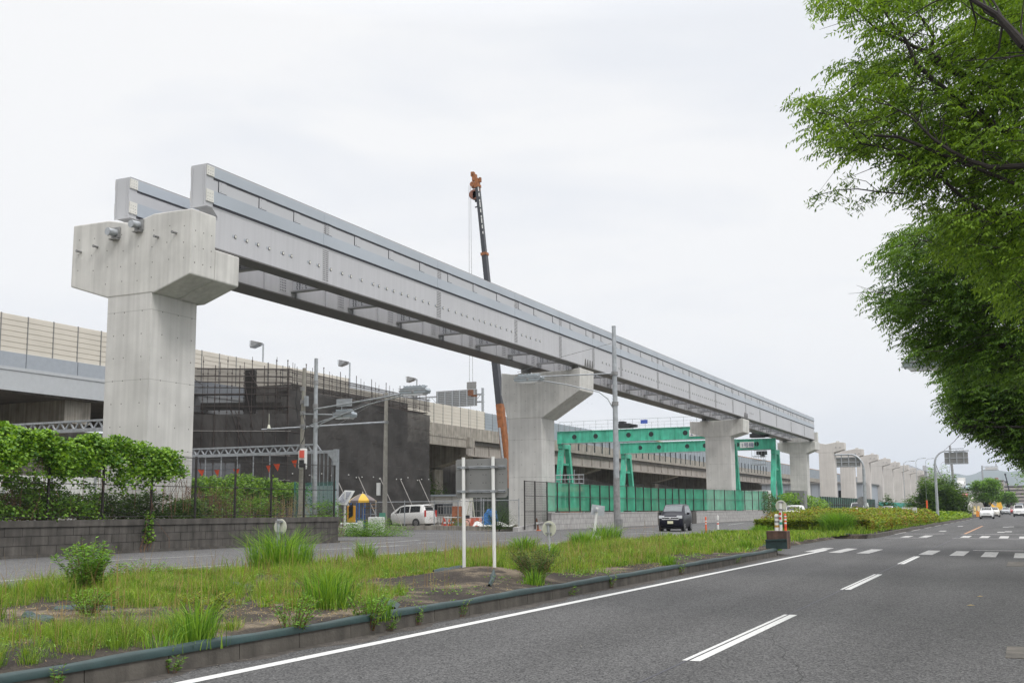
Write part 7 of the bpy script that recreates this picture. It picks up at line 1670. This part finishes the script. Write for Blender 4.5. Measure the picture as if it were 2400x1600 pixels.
# plants at the end of the green netting
Z7 = lambda x, y: (1800+x/3.92, 950+y/3.92)
vine_mass('climbing_plant', [(1785, 1155, 1200), (1800, 1150, 1205), (1825, 1170, 1205)], -28.4, .5, 2600, .17, .12, M['leaf_dark'], 'dark climbing plant over the right end of the green netting', seed=41, stems=12)
vine_mass('climbing_plant', [(1838, 1155, 1172), (1855, 1152, 1178), (1880, 1158, 1185), (1920, 1165, 1200), (1935, 1175, 1205)], -28.3, .8, 4200, .24, .17, M['leaf_kudzu'], 'bright climbing plant over the yard gate left of the dark green ribbed fence', seed=42, stems=12)
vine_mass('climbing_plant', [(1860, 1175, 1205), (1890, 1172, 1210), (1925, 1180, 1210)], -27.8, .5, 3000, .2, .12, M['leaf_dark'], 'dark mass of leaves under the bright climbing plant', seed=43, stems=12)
# the open yard gate canopy in grey metal
b = MB(); xx = [float(onY(p, 1185, 148)[0]) for p in (1838, 1886)]; b.prism([(xx[0], 2.9), (xx[0]+.2, 4.0), (xx[1], 3.9), (xx[1], 0.2), (xx[1]-.5, 0.2), (xx[1]-.6, 2.6)], 'y', 148, 150); mbuild(b, 'yard_canopy', M['signback'], 'grey metal canopy half hidden by the climbing plant', 'canopy')

# ---- azalea hedge on the far median
def hedge(name, x0, x1, y0, y1, H, n, L_, Wd, label, seed, m1='leaf_hedge', m2='leaf_rust', frac=.2, z=.25):
    rng = np.random.default_rng(seed); r = empty(name, ((x0+x1)/2, (y0+y1)/2, z), label, 'hedge', None)
    x = rng.uniform(x0, x1, n); y = y0+(y1-y0)*rng.uniform(0, 1, n)**1.35
    hh = H*(.86+.16*vnoise(x, y, .6, seed)+.13*vnoise(x, y, 1.7, seed+2)+.09*vnoise(x, y, 4.0, 2)); edge = np.minimum(np.minimum(x-x0, x1-x), y-y0); hh *= np.clip(.5+edge*.7, 0, 1)
    C = np.stack([x, y, z+hh*(1-rng.uniform(0, 1, n)**2.2*.9)+rng.normal(0, .03, n)], 1)
    # front and road-side faces get their own leaves so the body is closed
    k = n//3; xs = rng.uniform(x0, x1, k); C2 = np.stack([xs, y0+rng.uniform(0, .5, k), z+H*.55*rng.uniform(0, 1, k)], 1)
    ysd = y0+(y1-y0)*rng.uniform(0, 1, k)**1.35; C3 = np.stack([x1-rng.uniform(0, .4, k), ysd, z+H*.55*rng.uniform(0, 1, k)], 1); C = np.concatenate([C, C2, C3])
    sc_ = 1+np.clip((C[:, 1]-60)/60, 0, 1.6)
    P, F = leaf_arrays(C, L_, Wd, droop=.0, rng=rng, flat=.2); P = (P.reshape(-1, 4, 3)-C[:, None, :])*sc_[:, None, None]+C[:, None, :]; P = P.reshape(-1, 3)
    mi = ((vnoise(C[:, 0], C[:, 1], 1.1, 4)+rng.normal(0, .45, len(C))) > 1.0-frac*2.2).astype(int)
    fast_mesh('foliage', P, F, [M[m1], M[m2]], mi, parent=r)
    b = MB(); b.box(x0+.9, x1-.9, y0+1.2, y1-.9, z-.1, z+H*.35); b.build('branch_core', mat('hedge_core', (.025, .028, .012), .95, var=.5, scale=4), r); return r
hedge('azalea_hedge', -13.5, -7.5, 59.6, 108, 1.22, 52000, .115, .06, 'long yellow-green azalea hedge on the far median', 51)
hedge('low_hedge', -14.5, -7.6, 109, 170, .75, 9000, .2, .09, 'lower bright green growth at the far end of the hedge', 53, m1='blade', m2='leaf_hedge', z=.2)
grass_clump(-9.0, 58.9, .2, 1.5, 1.25, 2200, .022, 'tall dark grass clump in front of the azalea hedge', mats=M['leaf_weed'], group='tall grass by the hedge')
grass_clump(-7.9, 63, .2, .8, .8, 400, .035, 'lower grass clump at the kerb corner of the hedge', group='tall grass by the hedge')
grass_clump(-13.0, 59.2, .2, 1.2, .5, 500, .035, 'low grass at the left front corner of the hedge', group='tall grass by the hedge')

# ---- distant trees
def blob_tree(name, x, y, z, R, H, zb, n, L_, Wd, label, m_, group=None, seed=1, trunk=.3):
    rng = np.random.default_rng(seed); r = empty(name, (x, y, z), label, 'tree', group); C = []; nb = 38
    b = MB(); b.tube((x, y, z), (x, y, z+zb+(H-zb)*.55), trunk, 8, trunk*.4)
    for i in range(nb):
        a = rng.uniform(0, 2*PI); ph = rng.uniform(-.6, 1.2); rr = R*.66*rng.uniform(.5, 1)*math.cos(ph*.9); c = np.array([x+rr*math.cos(a), y+rr*math.sin(a), z+(zb+H)/2+(H-zb)*.36*math.sin(ph)+.2]); s_ = R*.36*rng.uniform(.7, 1.2)
        k = n//nb; u = rng.normal(0, 1, (k, 3)); u /= np.linalg.norm(u, axis=1)[:, None]; C.append(c+u*s_*rng.uniform(.5, 1, (k, 1))*np.array([1, 1, .75]))
        if i < 14: b.tube((x, y, z+zb*.8), tuple(c), trunk*.3, 5, trunk*.1)
    C = np.concatenate(C); P, F = leaf_arrays(C, L_, Wd, droop=.3, rng=rng); fast_mesh('crown', P, F, m_, parent=r); b.build('trunk', M['bark'], r); return r
X = lambda px, Y: float(onY(px, 1150, Y)[0])
blob_tree('round_tree', X(2050+1740/6.72, 250), 250, 0, 4.1, 7.9, 1.0, 14000, .36, .2, 'big rounded green tree right of the flyover ramp', M['leaf_weed'], seed=61, trunk=.35)
blob_tree('round_tree', X(2050+2075/6.72, 340), 340, 0, 3.6, 5.9, 1.2, 5000, .5, .28, 'smaller green tree right of the big rounded one', M['leaf_weed'], seed=62)
blob_tree('street_tree', 2.0, 92, .15, 3.6, 5.0, 2.0, 6000, .22, .12, 'bright green tree edge at the right picture border above the vans', M['leaf_kudzu'], seed=63)

# ---- the roadside zelkova trees at right
def poly_in(px, py, poly):
    c = np.zeros(len(px), bool); n = len(poly)
    for i in range(n):
        (x0, y0), (x1, y1) = poly[i], poly[(i+1) % n]
        k = ((y0 > py) != (y1 > py)) & (px < (x1-x0)*(py-y0)/((y1-y0)+1e-9)+x0); c ^= k
    return c
def spray_arrays(CC, ntw, per, ln, L_, Wd, rng, R=(.30, .10)):
    """twigs fanned round each cluster centre, each twig carrying two ranks of drooping leaves"""
    n = len(CC)*ntw; C0 = np.repeat(CC, ntw, 0)+np.clip(rng.normal(0, .7, (n, 3)), -1.3, 1.3)*np.array([R[0], R[0], R[1]])
    a = rng.normal(PI, 1.1, n); dz = rng.uniform(-.45, .15, n); D = np.stack([np.cos(a), np.sin(a), dz], 1); D /= np.linalg.norm(D, axis=1)[:, None]
    Sd = np.stack([-np.sin(a), np.cos(a), np.zeros(n)], 1)
    k = (np.arange(per)+.5)/per; sg = np.where(np.arange(per) % 2 == 0, 1.0, -1.0)
    P0 = C0[:, None, :]+D[:, None, :]*(k*ln)[None, :, None]-np.array([0, 0, 1.0])*((k**2)*ln*.25)[None, :, None]
    J = rng.normal(0, .22, (n, per, 3)); LD = D[:, None, :]*.45+Sd[:, None, :]*sg[None, :, None]*.75+J; LD[..., 2] -= rng.uniform(.25, .95, (n, per)); LD /= np.linalg.norm(LD, axis=2)[..., None]
    up = np.zeros((n, per, 3)); up[..., 2] = 1; up += rng.normal(0, .35, (n, per, 3)); W_ = np.cross(LD, up); W_ /= np.linalg.norm(W_, axis=2)[..., None]+1e-9
    s = rng.uniform(.75, 1.2, (n, per, 1)); l = L_*s; w = Wd*s
    Q = np.stack([P0, P0+LD*l*.38+W_*w*.5, P0+LD*l, P0+LD*l*.38-W_*w*.5], 2).reshape(-1, 3); m = n*per
    return Q, np.arange(4*m).reshape(m, 4), C0, D
def zelkova(trunk_xy, poly, holes, Y0, Y1, nclus, ntw, per, ln, L_, Wd, limbs, label, seed, m_='leaf_z', extra=120, R=(.30, .10), Hx=9.0, gapt=-.3, ns=1.0):
    rng = np.random.default_rng(seed); tx, ty = trunk_xy; r = empty('zelkova_tree', (tx, ty, .15), label, 'tree', 'roadside zelkova trees at right')
    xs = [p[0] for p in poly]; ysp = [p[1] for p in poly]; cx, cy = rng.uniform(min(xs), max(xs), nclus*5), rng.uniform(min(ysp), max(ysp), nclus*5)
    ok = poly_in(cx, cy, poly)
    for (hx_, hy_, hr) in holes: ok &= (cx-hx_)**2+(cy-hy_)**2 > (hr*rng.uniform(.9, 1.1, len(cx)))**2
    sc_ = 90*14/Y0; ok &= (vnoise(cx/sc_, cy/sc_*2.2, 1.6*ns, seed)+.3*vnoise(cx/sc_, cy/sc_*2.2, 4.1*ns, seed+1)+rng.normal(0, .06, len(cx))) > gapt-.35*np.clip((cx-2150)/200, 0, 1)
    cx, cy = cx[ok][:nclus], cy[ok][:nclus]; Yc = Y0+(Y1-Y0)*rng.uniform(0, 1, len(cx))
    CC = np.array([onY(a, c, q) for a, c, q in zip(cx+(ln*.55+R[0]*.45)*2547/(Y0+1), cy-R[1]*60*14/Y0, Yc)])
    P, F, C0, D = spray_arrays(CC, ntw, per, ln, L_, Wd, rng, R)
    a = rng.uniform(0, 2*PI, extra); rr = np.sqrt(rng.uniform(0, 1, extra))*4.5; EC = np.stack([np.maximum(tx-1+rr*np.cos(a), 2.6), ty+rr*np.sin(a), rng.uniform(4.2, Hx, extra)], 1)
    C2 = (EC[:, None, :]+rng.normal(0, .5, (extra, 40, 3))*np.array([1, 1, .5])).reshape(-1, 3); P2, F2 = leaf_arrays(C2, L_*1.7, Wd*2.2, droop=.6, rng=rng)
    P, F, mi = combine([((P, F), 0), ((P2, F2), 0)]); fast_mesh('crown', P, F, M[m_], parent=r)
    b = MB(); b.path([(tx, ty, 0), (tx-.05, ty, 1.5), (tx-.15, ty, 3.0)], .26, 12, .2); fork = (tx-.15, ty, 3.0); b.build('trunk', M['bark'], r)
    for L in limbs:
        Y = L[0]; pts = [tuple(onY(px, py, Y+L[3]*i)) for i, (px, py) in enumerate(L[1])]; p0 = pts[0]; mid = ((fork[0]+p0[0])/2+.2, (fork[1]+p0[1])/2, (fork[2]+p0[2])/2-.1)
        b = MB(); b.path([fork, mid], L[2]*1.7, 9, L[2]*1.25); b.path([mid]+pts, L[2]*1.25, 8, L[2]*.22)
        for p, q in zip(pts[:-1], pts[1:]):
            p, q = np.array(p), np.array(q)
            for k in range(4):
                s_ = p+(q-p)*rng.uniform(0, 1); d_ = (q-p)/np.linalg.norm(q-p)+rng.normal(0, .55, 3); d_[1] = abs(d_[1]); d_ /= np.linalg.norm(d_); e_ = s_+d_*rng.uniform(.3, .9)*(Y/14)**.5; m2 = (s_+e_)/2+rng.normal(0, .04, 3); b.path([tuple(s_), tuple(m2), tuple(e_)], L[2]*.24, 5, L[2]*.07)
        b.build('limb', M['bark'], r)
    b = MB(); idx = rng.choice(len(C0), min(len(C0), 900), replace=False)
    for i in idx: c_ = C0[i]; b.path([tuple(c_-D[i]*ln*1.0+np.array([0, 0, -.03])), tuple(c_), tuple(c_+D[i]*ln*.9-np.array([0, 0, ln*.2]))], .006*(Y0/13), 4, .0025*(Y0/13))
    b.build('twigs', M['bark'], r)
    return r
T1 = [(1900, -60), (1895, 20), (1950, 28), (1985, 55), (2000, 92), (1978, 112), (1935, 128), (1915, 175), (1912, 205), (1872, 215), (1848, 228), (1846, 258), (1872, 300), (1890, 330), (1912, 360), (1925, 385), (1970, 380), (2010, 345), (2035, 368), (2066, 392), (2075, 425), (2075, 430), (2075, 445), (2110, 462), (2160, 490), (2180, 505), (2170, 540), (2190, 600), (2230, 640), (2290, 650), (2340, 720), (2440, 760), (2440, -60)]
q_ = lambda L: [(1800+x/2.613, y/2.613) for x, y in L]
limbs1 = [(14.6, q_([(1620, 850), (1500, 820), (1340, 740), (1190, 640), (1100, 560), (1000, 480), (900, 380), (840, 240), (750, 130), (690, 40)]), .046, -.03),
          (13.6, q_([(1640, 1010), (1500, 1020), (1360, 1025), (1250, 990), (1110, 920), (1010, 850), (880, 720), (740, 640)]), .034, -.03),
          (15.8, q_([(1620, 1440), (1540, 1400), (1450, 1320), (1300, 1200), (1120, 1070), (1010, 960), (900, 880)]), .042, -.08),
          (12.8, q_([(1700, 330), (1568, 280), (1480, 180), (1400, 90), (1250, 0), (1150, -60)]), .062, 0),
          (14.2, q_([(1500, 1330), (1420, 1300), (1300, 1290), (1180, 1200), (1060, 1090), (900, 990), (700, 900), (560, 880)]), .030, -.08),
          (15.0, q_([(1010, 370), (990, 320), (1020, 235), (995, 185), (930, 100), (900, 40), (870, -20)]), .028, 0),
          (15.0, q_([(990, 325), (900, 290), (800, 240), (650, 170), (540, 60), (400, 0)]), .026, 0),
          (13.6, q_([(900, 880), (800, 840), (640, 830), (560, 875), (460, 730), (330, 690)]), .02, 0),
          (16.8, q_([(1600, 1560), (1500, 1520), (1380, 1470), (1300, 1480)]), .04, 0), (14.6, q_([(1340, 740), (1260, 600), (1200, 500)]), .03, 0)]
zelkova((4.2, 14.5), T1, [(2145, 60, 42), (2135, 110, 30), (2125, 150, 25), (2180, 30, 25), (2330, 265, 20), (2350, 290, 18), (2118, 205, 16), (2060, 340, 10), (2210, 240, 10)], 13.5, 17.4, 1250, 6, 12, .30, .078, .027, limbs1, 'nearest roadside zelkova with bright leaves filling the top right corner', 71, R=(.24, .09), gapt=-.20)
# stray sprays left of the crown
rngs = np.random.default_rng(4)
T2 = [(2440, 560), (2290, 560), (2190, 520), (2120, 530), (2085, 545), (2052, 590), (2046, 625), (2078, 648), (2095, 670), (2060, 680), (2035, 678), (2030, 700), (2060, 725), (2068, 770), (2090, 780), (2092, 800), (2130, 815), (2112, 835), (2150, 842), (2160, 838), (2200, 868), (2440, 900)]
limbs2 = [(23.5, [(2440, 700), (2380, 640), (2320, 560), (2290, 530)], .09, 0), (24.0, [(2440, 870), (2390, 850), (2340, 800), (2300, 760), (2260, 700), (2200, 650)], .08, 0), (22.5, [(2440, 660), (2360, 625), (2290, 605), (2230, 580), (2150, 560)], .05, 0), (25, [(2440, 740), (2330, 730), (2240, 720), (2150, 700), (2090, 690)], .04, 0)]
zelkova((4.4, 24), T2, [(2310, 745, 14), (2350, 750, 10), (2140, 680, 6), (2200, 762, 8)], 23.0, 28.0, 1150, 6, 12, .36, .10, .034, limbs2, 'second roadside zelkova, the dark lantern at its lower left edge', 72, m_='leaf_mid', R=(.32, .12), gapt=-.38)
T3 = [(2440, 850), (2210, 850), (2192, 872), (2212, 890), (2202, 930), (2208, 950), (2226, 968), (2222, 980), (2252, 998), (2284, 1010), (2296, 1026), (2322, 1030), (2345, 1062), (2378, 1068), (2395, 1085), (2440, 1105)]
limbs3 = [(37, [(2440, 1040), (2390, 990), (2330, 950), (2270, 920)], .08, 0), (36, [(2440, 1000), (2350, 1000), (2280, 1000), (2230, 990)], .05, 0)]
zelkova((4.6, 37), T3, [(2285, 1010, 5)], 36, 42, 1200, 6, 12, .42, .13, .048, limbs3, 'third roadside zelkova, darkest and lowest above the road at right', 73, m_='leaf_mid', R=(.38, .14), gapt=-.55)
rC = [(1870, 20), (1905, 460), (1925, 455), (1955, 470), (1990, 465), (1990, 420), (1965, 415), (2000, 480), (1880, 468), (1920, 30), (2150, 850)]
for o in list(COL.objects):
    if o.name.startswith('zelkova_tree') and o.get('label', '').startswith('nearest'): zt1 = o
C = []
for (px, py), n in zip([(1905, 462), (1920, 468), (1950, 458), (1985, 418), (1990, 430), (1996, 470), (2010, 480), (2035, 465), (2050, 455), (1965, 452), (1885, 235), (1850, 245), (1920, 20), (1905, 10), (1945, 160)], [40]*15):
    c_ = onY(px, py, 14.4); C.append(c_+rngs.normal(0, .06, (n, 3)))
C = np.concatenate(C); P, F = leaf_arrays(C, .075, .02, droop=.8, rng=rngs); fast_mesh('outer_sprays', P, F, M['leaf_z'], parent=zt1)
b = MB(); b.path([tuple(onY(px, py, 14.4)) for px, py in ((2120, 455), (2060, 450), (2010, 443), (1960, 446), (1900, 462))], .012, 5, .004); b.path([tuple(onY(px, py, 14.4)) for px, py in ((2060, 450), (2030, 425), (1985, 415))], .007, 4, .003); b.build('outer_twig', M['bark'], zt1)

# ================================================================== MOUNTAINS AND AIR
def ridge(px): return np.interp(px, [1200, 1900, 2150, 2215, 2235, 2262, 2290, 2310, 2335, 2352, 2400, 2500, 3200, 5000], [1176, 1165, 1138, 1118, 1113, 1112, 1103, 1101, 1102, 1100, 1105, 1112, 1150, 1180])
V = []; pxs = list(range(1300, 4600, 12)); n = len(pxs); rows = 9
for j in range(rows):
    for i, px in enumerate(pxs):
        p = onY(px, float(ridge(px)), 6000); t = j/(rows-1); hgt = (p[2]+10)*math.sin(PI*min(1, t*1.0)*.5 if t < .5 else PI*(.5+(t-.5))*.5+0) if False else (p[2]+10)*(1-abs(2*t-1)**1.5)
        V.append((float(p[0])*(1+.0*t), 6000+(t-.5)*2600+60*math.sin(i*.5+j), -10+hgt*(1+.05*math.sin(i*.9+j*1.7))*(1 if j == rows//2 else .98)))
b = MB(); b.add(V, [(j*n+i, j*n+i+1, (j+1)*n+i+1, (j+1)*n+i) for j in range(rows-1) for i in range(n-1)]); struct(b, 'mountains', M['mountain'], smooth=True)
b = MB(); b.box(-8800, 8800, -300, 8500, -11.5, 330)
hz_ = bpy.data.materials.new('haze'); hz_.use_nodes = True; t = hz_.node_tree; t.nodes.clear(); pv = t.nodes.new('ShaderNodeVolumePrincipled'); pv.inputs['Color'].default_value = (.80, .88, 1.0, 1); pv.inputs['Density'].default_value = .00014; pv.inputs['Anisotropy'].default_value = .1
ho = t.nodes.new('ShaderNodeOutputMaterial'); t.links.new(pv.outputs[0], ho.inputs['Volume'])
o = b.build('haze', hz_); tag(o, kind='stuff')
